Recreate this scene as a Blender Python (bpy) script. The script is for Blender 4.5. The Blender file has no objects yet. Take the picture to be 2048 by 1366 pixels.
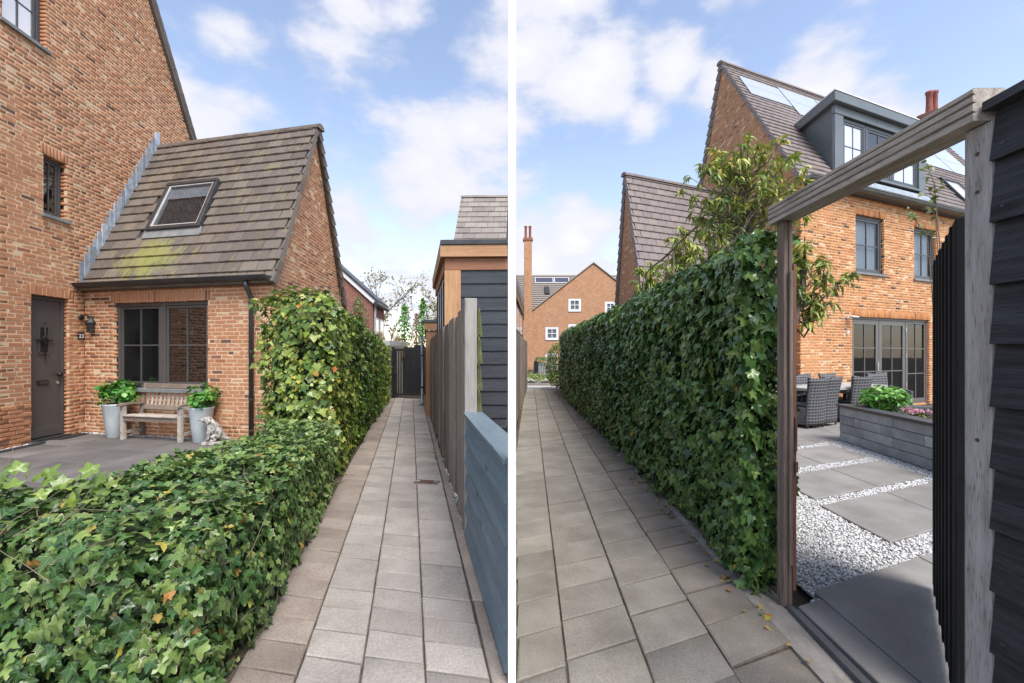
import bpy, bmesh, math, random
import numpy as np
from mathutils import Matrix, Vector, noise as mnoise
from mathutils.geometry import tessellate_polygon

random.seed(7)
rng = np.random.default_rng(7)
SC = bpy.context.scene
COL = SC.collection

# ---------------------------------------------------------------- camera
cam_data = bpy.data.cameras.new('camera')
cam = bpy.data.objects.new('camera', cam_data)
COL.objects.link(cam)
cam.location = (0, 0, 1.5)
cam.rotation_euler = (math.pi / 2, 0, 0)
cam_data.sensor_width = 36.0
cam_data.lens = 850.0 / 2048.0 * 36.0
cam_data.shift_y = 22.0 / 2048.0
cam_data.clip_start = 0.05
cam_data.clip_end = 600
SC.camera = cam

# ---------------------------------------------------------------- sky, sun, exposure
SUN_EL, SUN_AZ = math.radians(57), math.radians(151)     # azimuth clockwise from +Y: behind the camera
w = bpy.data.worlds.new('World')
SC.world = w
w.use_nodes = True
wn, wl = w.node_tree.nodes, w.node_tree.links
wn.clear()


def WN(t, **kw):
    n = wn.new(t)
    for k, v in kw.items():
        setattr(n, k, v)
    return n


def wmath(op, a, b=None, c=None, clamp=False):
    n = WN('ShaderNodeMath', operation=op, use_clamp=clamp)
    for i, s in enumerate((a, b, c)):
        if s is None:
            continue
        if isinstance(s, (int, float)):
            n.inputs[i].default_value = s
        else:
            wl.new(s, n.inputs[i])
    return n.outputs[0]


out = WN('ShaderNodeOutputWorld')
bg = WN('ShaderNodeBackground')
SKY_STRENGTH = 0.12
bg.inputs['Strength'].default_value = SKY_STRENGTH
sky = WN('ShaderNodeTexSky', sky_type='NISHITA', sun_disc=False)
sky.sun_elevation = SUN_EL
sky.sun_rotation = SUN_AZ
sky.air_density = 1.0
sky.dust_density = 0.6
sky.ozone_density = 2.0
geo = WN('ShaderNodeTexCoord')
direction = geo.outputs['Generated']
nz = WN('ShaderNodeTexNoise')
nz.inputs['Scale'].default_value = 4.2
nz.inputs['Detail'].default_value = 13.0
nz.inputs['Roughness'].default_value = 0.57
mp = WN('ShaderNodeMapping')
mp.inputs['Scale'].default_value = (1.0, 1.0, 1.9)
wl.new(direction, mp.inputs['Vector'])
wl.new(mp.outputs[0], nz.inputs['Vector'])
broad = WN('ShaderNodeTexNoise')
broad.inputs['Scale'].default_value = 2.1
broad.inputs['Detail'].default_value = 3.0
mp2 = WN('ShaderNodeMapping')
mp2.inputs['Scale'].default_value = (1.0, 1.0, 1.6)
mp2.inputs['Location'].default_value = (3.3, 1.2, 0.4)
wl.new(direction, mp2.inputs['Vector'])
wl.new(mp2.outputs[0], broad.inputs['Vector'])
# cloud banks: centre direction (x, y, z), angular radius, weight
CLOUDS = [((-.17, .80, .35), .20, .95), ((-.03, .80, .40), .20, .95), ((-.30, .80, .30), .14, .70),
          ((-.45, .70, .52), .11, .62), ((-.30, .75, .62), .10, .60), ((-.12, .72, .66), .09, .62),
          ((-.62, .72, .42), .12, .98), ((-.52, .72, .34), .12, .90), ((-.30, .95, .12), .24, .72), ((-.12, .95, .08), .22, .82),
          ((.02, .70, .50), .17, 1.0), ((.13, .72, .44), .15, 1.0), ((.10, .70, .60), .11, .85), ((.24, .78, .42), .09, .80),
          ((.27, .72, .48), .09, .92), ((.36, .74, .47), .08, .85), ((.13, .90, .24), .15, .88), ((.05, .92, .20), .15, .88),
          ((.28, .88, .22), .14, .62), ((.42, .84, .36), .10, .55), ((.13, .95, .12), .22, .92),
          ((.50, .72, .44), .12, .80), ((.60, .70, .38), .12, .72), ((.36, .68, .62), .10, .55)]
acc = None
nrm_ = WN('ShaderNodeVectorMath', operation='NORMALIZE')
wl.new(direction, nrm_.inputs[0])
for c, r, wt in CLOUDS:
    d = WN('ShaderNodeVectorMath', operation='DISTANCE')
    wl.new(nrm_.outputs[0], d.inputs[0])
    d.inputs[1].default_value = Vector(c).normalized()
    v = wmath('MULTIPLY', wmath('SUBTRACT', 1.0, wmath('DIVIDE', d.outputs['Value'], r * 1.12), clamp=True), wt * 1.1)
    acc = v if acc is None else wmath('SMOOTH_MAX', acc, v, 0.15)
elsewhere = wmath('MULTIPLY', wmath('SUBTRACT', broad.outputs['Fac'], 0.43), 2.2)
body = wmath('ADD', wmath('MAXIMUM', acc, elsewhere), wmath('MULTIPLY', wmath('SUBTRACT', nz.outputs['Fac'], 0.5), 2.5))
ramp = WN('ShaderNodeMapRange', interpolation_type='SMOOTHSTEP')
ramp.inputs['From Min'].default_value = 0.20
ramp.inputs['From Max'].default_value = 0.72
wl.new(body, ramp.inputs['Value'])
# thin veil towards the horizon
sep = WN('ShaderNodeSeparateXYZ')
wl.new(nrm_.outputs[0], sep.inputs[0])
veil = WN('ShaderNodeMapRange')
veil.inputs['From Min'].default_value = 0.45
veil.inputs['From Max'].default_value = 0.0
veil.inputs['To Min'].default_value = 0.0
veil.inputs['To Max'].default_value = 0.30
wl.new(sep.outputs['Z'], veil.inputs['Value'])
mask = wmath('MAXIMUM', ramp.outputs[0], veil.outputs[0], clamp=True)
tint = WN('ShaderNodeMix', data_type='RGBA', blend_type='MULTIPLY')
tint.inputs['Factor'].default_value = 1.0
wl.new(sky.outputs[0], tint.inputs['A'])
SKY_TINT = (1.58, 1.32, 1.16, 1)
tint.inputs['B'].default_value = SKY_TINT
shade = WN('ShaderNodeMix', data_type='RGBA')
shade.inputs['A'].default_value = (3.05, 3.15, 3.65, 1)
shade.inputs['B'].default_value = (3.85, 3.88, 4.1, 1)
sh = WN('ShaderNodeMapRange')
sh.inputs['From Min'].default_value = 0.35
sh.inputs['From Max'].default_value = 1.15
wl.new(body, sh.inputs['Value'])
wl.new(sh.outputs[0], shade.inputs['Factor'])
mix = WN('ShaderNodeMix', data_type='RGBA')
wl.new(mask, mix.inputs['Factor'])
wl.new(tint.outputs['Result'], mix.inputs['A'])
wl.new(shade.outputs['Result'], mix.inputs['B'])
wl.new(mix.outputs['Result'], bg.inputs['Color'])
wl.new(bg.outputs[0], out.inputs['Surface'])

sun_data = bpy.data.lights.new('sun', 'SUN')
sun_data.energy = 2.3
sun_data.angle = math.radians(32)
sun_data.color = (1.0, 0.96, 0.90)
sun = bpy.data.objects.new('sun', sun_data)
COL.objects.link(sun)
sd = Vector((math.sin(SUN_AZ) * math.cos(SUN_EL), math.cos(SUN_AZ) * math.cos(SUN_EL), math.sin(SUN_EL)))
sun.rotation_euler = (-sd).to_track_quat('-Z', 'Y').to_euler()

SC.view_settings.view_transform = 'Standard'
SC.view_settings.look = 'None'
SC.view_settings.exposure = 1.12
SC.view_settings.gamma = 1.0
SC.view_settings.use_curve_mapping = False
SC.cycles.max_bounces = 6
SC.cycles.transparent_max_bounces = 8

# ---------------------------------------------------------------- helpers
WM = {}                                     # world matrix of every object built


def frame(o, d, z=0.0):
    """local axes: x along d (plan direction), y to the left of it, z up"""
    d = Vector((d[0], d[1], 0)).normalized()
    zz = Vector((0, 0, 1))
    y = zz.cross(d)
    M = Matrix.Identity(4)
    for i, a in enumerate((d, y, zz)):
        M[0][i], M[1][i], M[2][i] = a
    M[0][3], M[1][3], M[2][3] = o[0], o[1], z if len(o) < 3 else o[2]
    return M


def put(o, parent, M):
    COL.objects.link(o)
    if parent is None:
        o.matrix_basis = M
    else:
        o.parent = parent
        o.matrix_basis = WM[parent.name_full].inverted() @ M
    WM[o.name_full] = M.copy()
    return o


def T(x, y, z):
    return Matrix.Translation((x, y, z))


def R(a, ax='Z'):
    return Matrix.Rotation(a, 4, ax)


def tag(o, label=None, cat=None, group=None, kind=None):
    if label:
        o['label'] = label
    if cat:
        o['category'] = cat
    if group:
        o['group'] = group
    if kind:
        o['kind'] = kind
    return o


def thing(name, M, label, cat, group=None, kind=None):
    o = bpy.data.objects.new(name, None)
    o.empty_display_size = 0.1
    put(o, None, M)
    return tag(o, label, cat, group, kind)


class MB:
    def __init__(s):
        s.v, s.f = [], []

    def add(s, vs, fs):
        b = len(s.v)
        s.v += [tuple(p) for p in vs]
        s.f += [tuple(b + i for i in f) for f in fs]
        return s

    def hexa(s, p):          # 4 bottom points (counter-clockwise), 4 top points
        return s.add(p, [(3, 2, 1, 0), (4, 5, 6, 7), (0, 1, 5, 4), (1, 2, 6, 5), (2, 3, 7, 6), (3, 0, 4, 7)])

    def box(s, x0, x1, y0, y1, z0, z1, M=None):
        p = [(x0, y0, z0), (x1, y0, z0), (x1, y1, z0), (x0, y1, z0), (x0, y0, z1), (x1, y0, z1), (x1, y1, z1), (x0, y1, z1)]
        if M is not None:
            p = [M @ Vector(q) for q in p]
        return s.hexa(p)

    def prism(s, poly, vec):
        n = len(poly)
        vec = Vector(vec)
        a = [Vector(p) for p in poly]
        s.add(a + [p + vec for p in a], [tuple(range(n - 1, -1, -1)), tuple(range(n, 2 * n))] + [(i, (i + 1) % n, n + (i + 1) % n, n + i) for i in range(n)])
        return s

    def tube(s, pts, r, n=8, cap=True):
        pts = [Vector(p) for p in pts]
        m = len(pts)
        rs = r if isinstance(r, (list, tuple)) else [r] * m
        b = len(s.v)
        ref = Vector((0.13, 0.31, 0.94))
        for i, p in enumerate(pts):
            d = (pts[min(i + 1, m - 1)] - pts[max(i - 1, 0)]).normalized()
            q = ref if abs(d.dot(ref)) < .95 else Vector((1, 0, 0))
            x = d.cross(q).normalized()
            y = d.cross(x)
            for k in range(n):
                a = 2 * math.pi * k / n
                s.v.append(tuple(p + (x * math.cos(a) + y * math.sin(a)) * rs[i]))
        for i in range(m - 1):
            for k in range(n):
                k2 = (k + 1) % n
                s.f.append((b + i * n + k, b + i * n + k2, b + (i + 1) * n + k2, b + (i + 1) * n + k))
        if cap:
            s.f.append(tuple(b + k for k in range(n - 1, -1, -1)))
            s.f.append(tuple(b + (m - 1) * n + k for k in range(n)))
        return s

    def lathe(s, prof, n=24, M=None):
        b = len(s.v)
        for r, z in prof:
            for k in range(n):
                a = 2 * math.pi * k / n
                p = Vector((r * math.cos(a), r * math.sin(a), z))
                s.v.append(tuple(M @ p if M is not None else p))
        for i in range(len(prof) - 1):
            for k in range(n):
                k2 = (k + 1) % n
                s.f.append((b + i * n + k, b + i * n + k2, b + (i + 1) * n + k2, b + (i + 1) * n + k))
        return s

    def shear(s, k):         # x moves with y: for roofs and dormers whose gable is not square to the eaves
        s.v = [(x + k * y, y, z) for x, y, z in s.v]
        return s

    def mesh(s, name, mat, smooth=False):
        me = bpy.data.meshes.new(name)
        me.from_pydata(s.v, [], s.f)
        if mat is not None:
            me.materials.append(mat)
        if smooth:
            me.polygons.foreach_set('use_smooth', [True] * len(me.polygons))
        me.update()
        return me

    def build(s, name, mat, parent, M, smooth=False, bev=0.0, label=None, kind=None):
        o = bpy.data.objects.new(name, s.mesh(name, mat, smooth))
        put(o, parent, M)
        if bev:
            m = o.modifiers.new('edge', 'BEVEL')
            m.width = bev
            m.segments = 2
            m.limit_method = 'ANGLE'
        return tag(o, label=label, kind=kind)


def link_mesh(name, me, parent, M, label=None):
    o = bpy.data.objects.new(name, me)
    put(o, parent, M)
    return tag(o, label=label)


def np_mat(M):
    return np.array([list(r) for r in M])


def set_attr(me, name, vals, dom='FACE'):
    a = me.attributes.new(name, 'FLOAT', dom)
    a.data.foreach_set('value', np.asarray(vals, dtype=np.float32))


def emit(parent, name, rest_name, protos, items, mat, quota=300, smooth=False, seen=None):
    """items: list of (4x4 world matrix as numpy, proto index, rnd, parent or None). The ones that show largest become objects of
    their own, the rest one joined mesh."""
    if not items:
        return
    Ms = np.array([i[0] for i in items])
    idx = np.array([i[1] for i in items])
    rn = np.array([i[2] for i in items])
    ctr = Ms[:, :3, 3] + 0.5 * Ms[:, :3, 0] * 0
    d = np.linalg.norm(ctr - np.array([0, 0, 1.5]), axis=1)
    yy = np.maximum(ctr[:, 1], 1e-3)
    px = ctr[:, 0] / yy * 850
    py = (ctr[:, 2] - 1.5) / yy * 850
    inside = (ctr[:, 1] > .2) & (np.abs(px) < 1030) & (py < 715) & (py > -670)
    if seen is not None:
        inside &= seen(ctr, px + 1024, 705 - py)
    score = np.where(inside, 1.0, 1e-6) / d ** 2
    order = np.argsort(-score)
    sel = [int(k) for k in order[:quota] if inside[k]]
    chosen = set(sel)
    pme = []
    for k, mb in enumerate(protos):
        me = mb.mesh(name, mat, smooth)
        if hasattr(mb, 'rim'):
            set_attr(me, 'rim', mb.rim, 'POINT')
        if hasattr(mb, 'uv'):
            uvl = me.uv_layers.new(name='UVMap')
            li = np.zeros(len(me.loops), dtype=np.int32)
            me.loops.foreach_get('vertex_index', li)
            uvl.data.foreach_set('uv', np.asarray(mb.uv, dtype=np.float32)[li].ravel())
        pme.append(me)
    for k in sel:
        par = items[k][3] if len(items[k]) > 3 and items[k][3] is not None else parent
        link_mesh(name, pme[idx[k]], par, Matrix(Ms[k].tolist()))
    rest = np.array([k for k in range(len(items)) if k not in chosen], dtype=int)
    if len(rest) == 0:
        return
    # joined remainder in the parent's frame
    Pm = np.linalg.inv(np_mat(WM[parent.name_full]))
    V, LV, LS, FR, RIM, UV = [], [], [], [], [], []
    vb = lb = 0
    for p, mb in enumerate(protos):
        ks = rest[idx[rest] == p]
        if len(ks) == 0:
            continue
        pv = np.c_[np.array(mb.v, dtype=float), np.ones(len(mb.v))]
        A = Pm @ Ms[ks]
        W = np.einsum('nij,vj->nvi', A, pv)[:, :, :3]
        nv = len(mb.v)
        flat = np.array([i for f in mb.f for i in f])
        st = np.cumsum([0] + [len(f) for f in mb.f])[:-1]
        nl = len(flat)
        n = len(ks)
        V.append(W.reshape(-1, 3))
        LV.append((flat[None] + (np.arange(n) * nv)[:, None] + vb).ravel())
        LS.append((st[None] + (np.arange(n) * nl)[:, None] + lb).ravel())
        FR.append(np.repeat(np.maximum(rn[ks], 2e-6), len(mb.f)))
        if hasattr(mb, 'rim'):
            RIM.append(np.tile(np.array(mb.rim), n))
        if hasattr(mb, 'uv'):
            UV.append(np.tile(np.asarray(mb.uv)[flat], (n, 1)))
        vb += nv * n
        lb += nl * n
    me = bpy.data.meshes.new(rest_name)
    V = np.concatenate(V)
    LV = np.concatenate(LV).astype(np.int32)
    LS = np.concatenate(LS).astype(np.int32)
    me.vertices.add(len(V))
    me.vertices.foreach_set('co', V.ravel().astype(np.float32))
    me.loops.add(len(LV))
    me.loops.foreach_set('vertex_index', LV)
    me.polygons.add(len(LS))
    me.polygons.foreach_set('loop_start', LS)
    me.update(calc_edges=True)
    me.validate()
    set_attr(me, 'rnd', np.concatenate(FR))
    if RIM:
        set_attr(me, 'rim', np.concatenate(RIM), 'POINT')
    if UV:
        uvl = me.uv_layers.new(name='UVMap')
        uvl.data.foreach_set('uv', np.concatenate(UV).astype(np.float32).ravel())
    if smooth:
        me.polygons.foreach_set('use_smooth', [True] * len(me.polygons))
    me.materials.append(mat)
    o = link_mesh(rest_name, me, parent, WM[parent.name_full])
    o['kind'] = 'stuff'
    return o


def dup(root, M, label=None, group=None):
    """a copy of a thing with copies of its parts and sub-parts"""
    r = root.copy()
    COL.objects.link(r)
    r.matrix_basis = M
    WM[r.name_full] = M
    if label:
        r['label'] = label
    if group:
        r['group'] = group

    def kids(a, b):
        for ch in list(a.children):
            c = ch.copy()
            COL.objects.link(c)
            c.parent = b
            WM[c.name_full] = WM[b.name_full] @ c.matrix_basis
            kids(ch, c)
    kids(root, r)
    return r


# ---------------------------------------------------------------- materials
class NT:
    def __init__(s, name):
        s.m = bpy.data.materials.new(name)
        s.m.use_nodes = True
        s.n, s.l = s.m.node_tree.nodes, s.m.node_tree.links
        s.n.clear()
        s.out = s.n.new('ShaderNodeOutputMaterial')
        s.bsdf = s.n.new('ShaderNodeBsdfPrincipled')
        s.l.new(s.bsdf.outputs[0], s.out.inputs['Surface'])

    def new(s, t, ins=None, **kw):
        n = s.n.new(t)
        for k, v in kw.items():
            setattr(n, k, v)
        for k, v in (ins or {}).items():
            s.set(n.inputs[k], v)
        return n

    def set(s, sock, v):
        if isinstance(v, bpy.types.NodeSocket):
            s.l.new(v, sock)
        else:
            sock.default_value = v

    def math(s, op, a, b=0.0, clamp=False):
        return s.new('ShaderNodeMath', {0: a, 1: b}, operation=op, use_clamp=clamp).outputs[0]

    def ramp(s, fac, stops, interp='LINEAR'):
        n = s.new('ShaderNodeValToRGB', {'Fac': fac})
        n.color_ramp.interpolation = interp
        e = n.color_ramp.elements
        while len(e) < len(stops):
            e.new(0.5)
        for i, (p, c) in enumerate(stops):
            e[i].position = p
            e[i].color = (*c, 1) if len(c) == 3 else c
        return n.outputs['Color']

    def mixc(s, f, a, b, blend='MIX'):
        n = s.new('ShaderNodeMix', data_type='RGBA', blend_type=blend)
        s.set(n.inputs['Factor'], f)
        for k, v in (('A', a), ('B', b)):
            s.set(n.inputs[k], (*v, 1) if isinstance(v, tuple) and len(v) == 3 else v)
        return n.outputs['Result']

    def rnd(s):
        oi = s.new('ShaderNodeObjectInfo')
        at = s.new('ShaderNodeAttribute', attribute_name='rnd')
        # joined pieces carry their own number per face, single pieces take the object's
        own = s.math('GREATER_THAN', at.outputs['Fac'], 1e-6)
        return s.math('ADD', at.outputs['Fac'], s.math('MULTIPLY', oi.outputs['Random'], s.math('SUBTRACT', 1.0, own)))

    def coords(s, stretch=(1, 1, 1), obj=None, offset=True):
        tc = s.new('ShaderNodeTexCoord')
        if obj is not None:
            tc.object = obj
        v = tc.outputs['Object']
        if offset:
            oi = s.new('ShaderNodeObjectInfo')
            at = s.new('ShaderNodeAttribute', attribute_name='rnd')
            k = s.math('MULTIPLY', s.math('ADD', oi.outputs['Random'], at.outputs['Fac']), 31.7)
            v = s.new('ShaderNodeVectorMath', {0: v, 1: k}, operation='ADD').outputs[0]
        return s.new('ShaderNodeMapping', {'Vector': v, 'Scale': stretch}).outputs[0]

    def noise(s, vec, scale, detail=4.0, rough=.55):
        return s.new('ShaderNodeTexNoise', {'Vector': vec, 'Scale': scale, 'Detail': detail, 'Roughness': rough}).outputs['Fac']

    def bump(s, h, strength, dist=.01):
        b = s.new('ShaderNodeBump', {'Height': h, 'Strength': strength, 'Distance': dist})
        s.l.new(b.outputs[0], s.bsdf.inputs['Normal'])

    def fin(s, col, rough=.7, metal=0.0, spec=.5, coat=0.0):
        s.set(s.bsdf.inputs['Base Color'], (*col, 1) if isinstance(col, tuple) and len(col) == 3 else col)
        s.set(s.bsdf.inputs['Roughness'], rough)
        s.set(s.bsdf.inputs['Metallic'], metal)
        s.bsdf.inputs['Specular IOR Level'].default_value = spec
        s.bsdf.inputs['Coat Weight'].default_value = coat
        return s.m


def jitter(t, col, amount):
    v = t.math('ADD', 1.0 - amount, t.math('MULTIPLY', t.rnd(), 2 * amount))
    return t.new('ShaderNodeHueSaturation', {'Color': col, 'Value': v}).outputs[0]


def pm(name, cols, rough=.7, scale=6., stretch=(1, 1, 1), bump=.2, bscale=40., rnd=.1, metal=0., spec=.5, coat=0., lo=.3, hi=.7, fine=.12, bdist=.004, world=0.):
    """plain two or three tone surface: broad mottling, fine speckle, relief"""
    t = NT(name)
    v = t.coords(stretch)
    n1 = t.noise(v, scale)
    n2 = t.noise(v, bscale, 3)
    k = len(cols)
    col = t.ramp(n1, [(lo + (hi - lo) * i / max(1, k - 1), c) for i, c in enumerate(cols)])
    if fine:
        col = t.new('ShaderNodeHueSaturation', {'Color': col, 'Value': t.math('ADD', 1 - fine, t.math('MULTIPLY', n2, 2 * fine))}).outputs[0]
    if rnd:
        col = jitter(t, col, rnd)
    if world:                # weathering that runs on from piece to piece
        gp = t.new('ShaderNodeNewGeometry').outputs['Position']
        wn_ = t.noise(gp, 1.1, 6, .62)
        col = t.new('ShaderNodeHueSaturation', {'Color': col, 'Value': t.math('ADD', 1 - world, t.math('MULTIPLY', wn_, 2 * world))}).outputs[0]
        sp = t.noise(gp, 16., 4, .7)
        col = t.mixc(t.ramp(sp, [(.66, (0, 0, 0)), (.76, (.38, .38, .38))]), col, (.07, .06, .045))
        li = t.noise(gp, 37., 2, .5)
        col = t.mixc(t.ramp(li, [(.70, (0, 0, 0)), (.78, (.4, .4, .4))]), col, (.50, .48, .44))
    if bump:
        t.bump(n2, bump, bdist)
    return t.fin(col, rough, metal, spec, coat)


def brick_material(name, stops, speck):
    t = NT(name)
    v = t.coords((1, 1, 1))
    base = t.ramp(t.rnd(), stops)
    n = t.noise(v, 9., 5)
    col = t.new('ShaderNodeHueSaturation', {'Color': base, 'Value': t.math('ADD', .85, t.math('MULTIPLY', n, .30))}).outputs[0]
    n2 = t.noise(v, 30., 4)
    col = t.mixc(t.ramp(n2, [(.66, (0, 0, 0)), (.84, (.16, .16, .16))]), col, speck)
    dk = t.noise(v, 14., 3)
    col = t.mixc(t.ramp(dk, [(.64, (0, 0, 0)), (.76, (.42, .42, .42))]), col, (.10, .06, .045))
    big = t.noise(t.new('ShaderNodeNewGeometry').outputs['Position'], .8, 5, .6)     # broad weathering over many bricks
    col = t.new('ShaderNodeHueSaturation', {'Color': col, 'Value': t.math('ADD', .84, t.math('MULTIPLY', big, .32))}).outputs[0]
    t.bump(t.noise(v, 60., 4), .5, .004)
    return t.fin(col, .88, spec=.25)


MAT = {}
MAT['brick_left'] = brick_material('weathered pink brown brick', [
    (.0, (.44, .196, .100)), (.25, (.465, .215, .113)), (.5, (.485, .232, .124)), (.7, (.445, .203, .105)), (.86, (.495, .244, .134)),
    (.945, (.36, .148, .085)), (.975, (.20, .095, .065)), (1., (.13, .075, .058))], (.60, .44, .30))
MAT['brick_right'] = brick_material('warm orange brick', [
    (.0, (.50, .205, .080)), (.25, (.54, .235, .095)), (.5, (.57, .262, .108)), (.7, (.49, .195, .080)), (.86, (.58, .285, .125)),
    (.945, (.34, .14, .075)), (.972, (.18, .09, .06)), (1., (.10, .065, .05))], (.66, .46, .28))
MAT['mortar'] = pm('cream mortar', [(.57, .41, .26), (.70, .53, .355)], .95, 5, bump=.5, bscale=90, rnd=0, spec=.2)
MAT['mortar_right'] = pm('sand mortar', [(.57, .40, .24), (.69, .51, .325)], .95, 5, bump=.5, bscale=90, rnd=0, spec=.2)


def far_brick(name, a, b, mortar, sc):
    t = NT(name)
    tc = t.new('ShaderNodeTexCoord')
    mp_ = t.new('ShaderNodeMapping', {'Vector': tc.outputs['Object'], 'Rotation': (math.pi / 2, 0, 0)})
    br = t.new('ShaderNodeTexBrick', {'Vector': mp_.outputs[0], 'Color1': (*a, 1), 'Color2': (*b, 1), 'Mortar': (*mortar, 1), 'Scale': sc,
                                      'Mortar Size': .014, 'Brick Width': .5, 'Row Height': .16, 'Bias': -.1})
    n = t.noise(tc.outputs['Object'], 1.3, 5)
    col = t.new('ShaderNodeHueSaturation', {'Color': br.outputs['Color'], 'Value': t.math('ADD', .75, t.math('MULTIPLY', n, .5))}).outputs[0]
    dk = t.noise(t.coords((2.2, 2.2, 6.5), offset=False), 1.6, 2)
    col = t.mixc(t.ramp(dk, [(.56, (0, 0, 0)), (.66, (.55, .55, .55))]), col, (.16, .085, .05))
    return t.fin(col, .9, spec=.2)


MAT['brick_far'] = far_brick('far orange brick', (.46, .245, .135), (.38, .185, .10), (.52, .36, .23), 2.0)
MAT['brick_far_red'] = far_brick('far red brick', (.30, .12, .09), (.24, .095, .075), (.40, .28, .22), 2.0)


def tile_material(name, stops, moss_obj=None):
    t = NT(name)
    v = t.coords((1, 1, 1))
    col = t.ramp(t.rnd(), stops)
    n = t.noise(v, 7., 5)
    col = t.new('ShaderNodeHueSaturation', {'Color': col, 'Value': t.math('ADD', .68, t.math('MULTIPLY', n, .64))}).outputs[0]
    t.bump(t.noise(v, 90., 3), .35, .003)
    if moss_obj is not None:
        u = t.coords((1, 1, 1), obj=moss_obj, offset=False)
        sx = t.new('ShaderNodeSeparateXYZ', {0: u})
        x, y = sx.outputs['X'], sx.outputs['Y']
        # streaky algae that runs down from the skylight's apron
        fx = t.math('SUBTRACT', 1.0, t.math('ABSOLUTE', t.math('DIVIDE', t.math('SUBTRACT', x, 1.30), 1.05)), clamp=True)
        fy = t.math('SUBTRACT', 1.0, t.math('ABSOLUTE', t.math('DIVIDE', t.math('SUBTRACT', y, .50), .75)), clamp=True)
        st = t.noise(t.new('ShaderNodeMapping', {'Vector': u, 'Scale': (5.5, 1.1, 1)}).outputs[0], 1.6, 5)
        cl = t.noise(u, 17., 5, .65)
        mk = t.math('ADD', t.math('MULTIPLY', t.math('MULTIPLY', fx, fy), 1.45), t.math('ADD', t.math('MULTIPLY', t.math('SUBTRACT', st, .5), 2.2), t.math('MULTIPLY', t.math('SUBTRACT', cl, .5), 1.9)))
        col = t.mixc(t.ramp(mk, [(.30, (0, 0, 0)), (1.0, (.78, .78, .78))]), col, (.255, .265, .075))
        lich = t.noise(t.new('ShaderNodeMapping', {'Vector': u, 'Scale': (2.4, 1.0, 1)}).outputs[0], 2.3, 6)
        col = t.mixc(t.ramp(lich, [(.54, (0, 0, 0)), (.76, (.60, .60, .60))]), col, (.25, .215, .095))
    return t.fin(col, .72, spec=.35)


TILE_STOPS = [(0, (.108, .088, .075)), (.3, (.150, .124, .104)), (.6, (.130, .110, .100)), (.85, (.180, .150, .120)), (1, (.100, .082, .073))]
TILE_STOPS_R = [(0, (.165, .138, .134)), (.4, (.198, .170, .166)), (.8, (.18, .150, .142)), (1, (.22, .182, .162))]
MAT['tile'] = tile_material('brown grey roof tile', TILE_STOPS)
MAT['tile_right'] = tile_material('mauve brown roof tile', TILE_STOPS_R)
MAT['tile_far'] = tile_material('grey brown roof tile', [(0, (.18, .16, .145)), (.5, (.24, .21, .19)), (1, (.28, .25, .215))])

MAT['paver'] = pm('worn grey concrete paver', [(.250, .225, .200), (.335, .306, .276)], .9, 3.5, world=.22, bump=.5, bscale=75, rnd=.12, spec=.25, fine=.42, bdist=.004)
MAT['paver_stained'] = pm('brown stained concrete paver', [(.200, .163, .134), (.290, .248, .212)], .9, 3.0, world=.25, bump=.5, bscale=75, rnd=.13, spec=.25, fine=.42, bdist=.004)
MAT['paver_right'] = pm('grey beige concrete paver', [(.190, .171, .141), (.280, .256, .219)], .9, 3.2, world=.24, bump=.5, bscale=110, rnd=.10, spec=.25, fine=.45, bdist=.004)
MAT['paver_right_stained'] = pm('earth stained concrete paver', [(.160, .138, .110), (.238, .210, .175)], .9, 3.2, world=.25, bump=.5, bscale=110, rnd=.10, spec=.25, fine=.45, bdist=.004)
MAT['soil'] = pm('dark soil', [(.045, .035, .026), (.10, .078, .058)], .95, 9, bump=.8, bscale=60, rnd=0, spec=.15, fine=.3, bdist=.02)
MAT['joint'] = pm('mossy joint sand', [(.055, .046, .032), (.13, .108, .08)], .95, 14, bump=.6, bscale=80, rnd=0, spec=.15, fine=.3)
MAT['slab_dark'] = pm('dark grey terrace slab', [(.105, .098, .093), (.160, .150, .142)], .8, 1.7, bump=.25, bscale=120, rnd=.07, spec=.3, fine=.15)
MAT['slab'] = pm('grey concrete slab', [(.175, .166, .152), (.262, .250, .232)], .85, 2.4, bump=.4, bscale=120, rnd=.06, spec=.25, fine=.25)
MAT['cement'] = pm('rough cement edge', [(.22, .195, .165), (.33, .30, .265)], .95, 6, bump=.7, bscale=60, rnd=.06, spec=.2)
MAT['gravel'] = pm('white gravel bed', [(.22, .215, .205), (.52, .515, .50)], .9, 26, bump=.8, bscale=50, rnd=0, fine=.35, bdist=.02)


def stone_material(name, stops):
    t = NT(name)
    col = t.ramp(t.rnd(), stops)
    return t.fin(col, .75, spec=.35)


MAT['chip'] = stone_material('white gravel chips', [(0, (.74, .735, .72)), (.5, (.66, .655, .645)), (.78, (.50, .50, .50)), (.93, (.33, .33, .335)), (1, (.52, .46, .38))])
MAT['chip_blue'] = stone_material('blue grey gravel chips', [(0, (.30, .32, .32)), (.6, (.40, .42, .41)), (1, (.20, .22, .23))])
MAT['frame'] = pm('dark bronze grey paint', [(.074, .071, .068), (.087, .083, .080)], .42, 4, bump=.03, bscale=60, rnd=.03, fine=.03)
MAT['frame_far'] = pm('grey painted timber', [(.115, .111, .107), (.135, .130, .126)], .42, 4, bump=.03, bscale=60, rnd=.03, fine=.03)
MAT['frame_blue'] = pm('slate grey painted frame', [(.070, .078, .086), (.085, .093, .102)], .4, 4, bump=.03, rnd=.03, fine=.03)
MAT['zinc'] = pm('grey green zinc cladding', [(.145, .170, .178), (.175, .200, .208)], .42, 1.5, bump=.05, bscale=14, rnd=.02, metal=.25, fine=.04)
MAT['gutter'] = pm('anthracite gutter zinc', [(.050, .052, .055), (.078, .080, .083)], .38, 6, bump=.04, rnd=.03, metal=.4, fine=.06)
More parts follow.
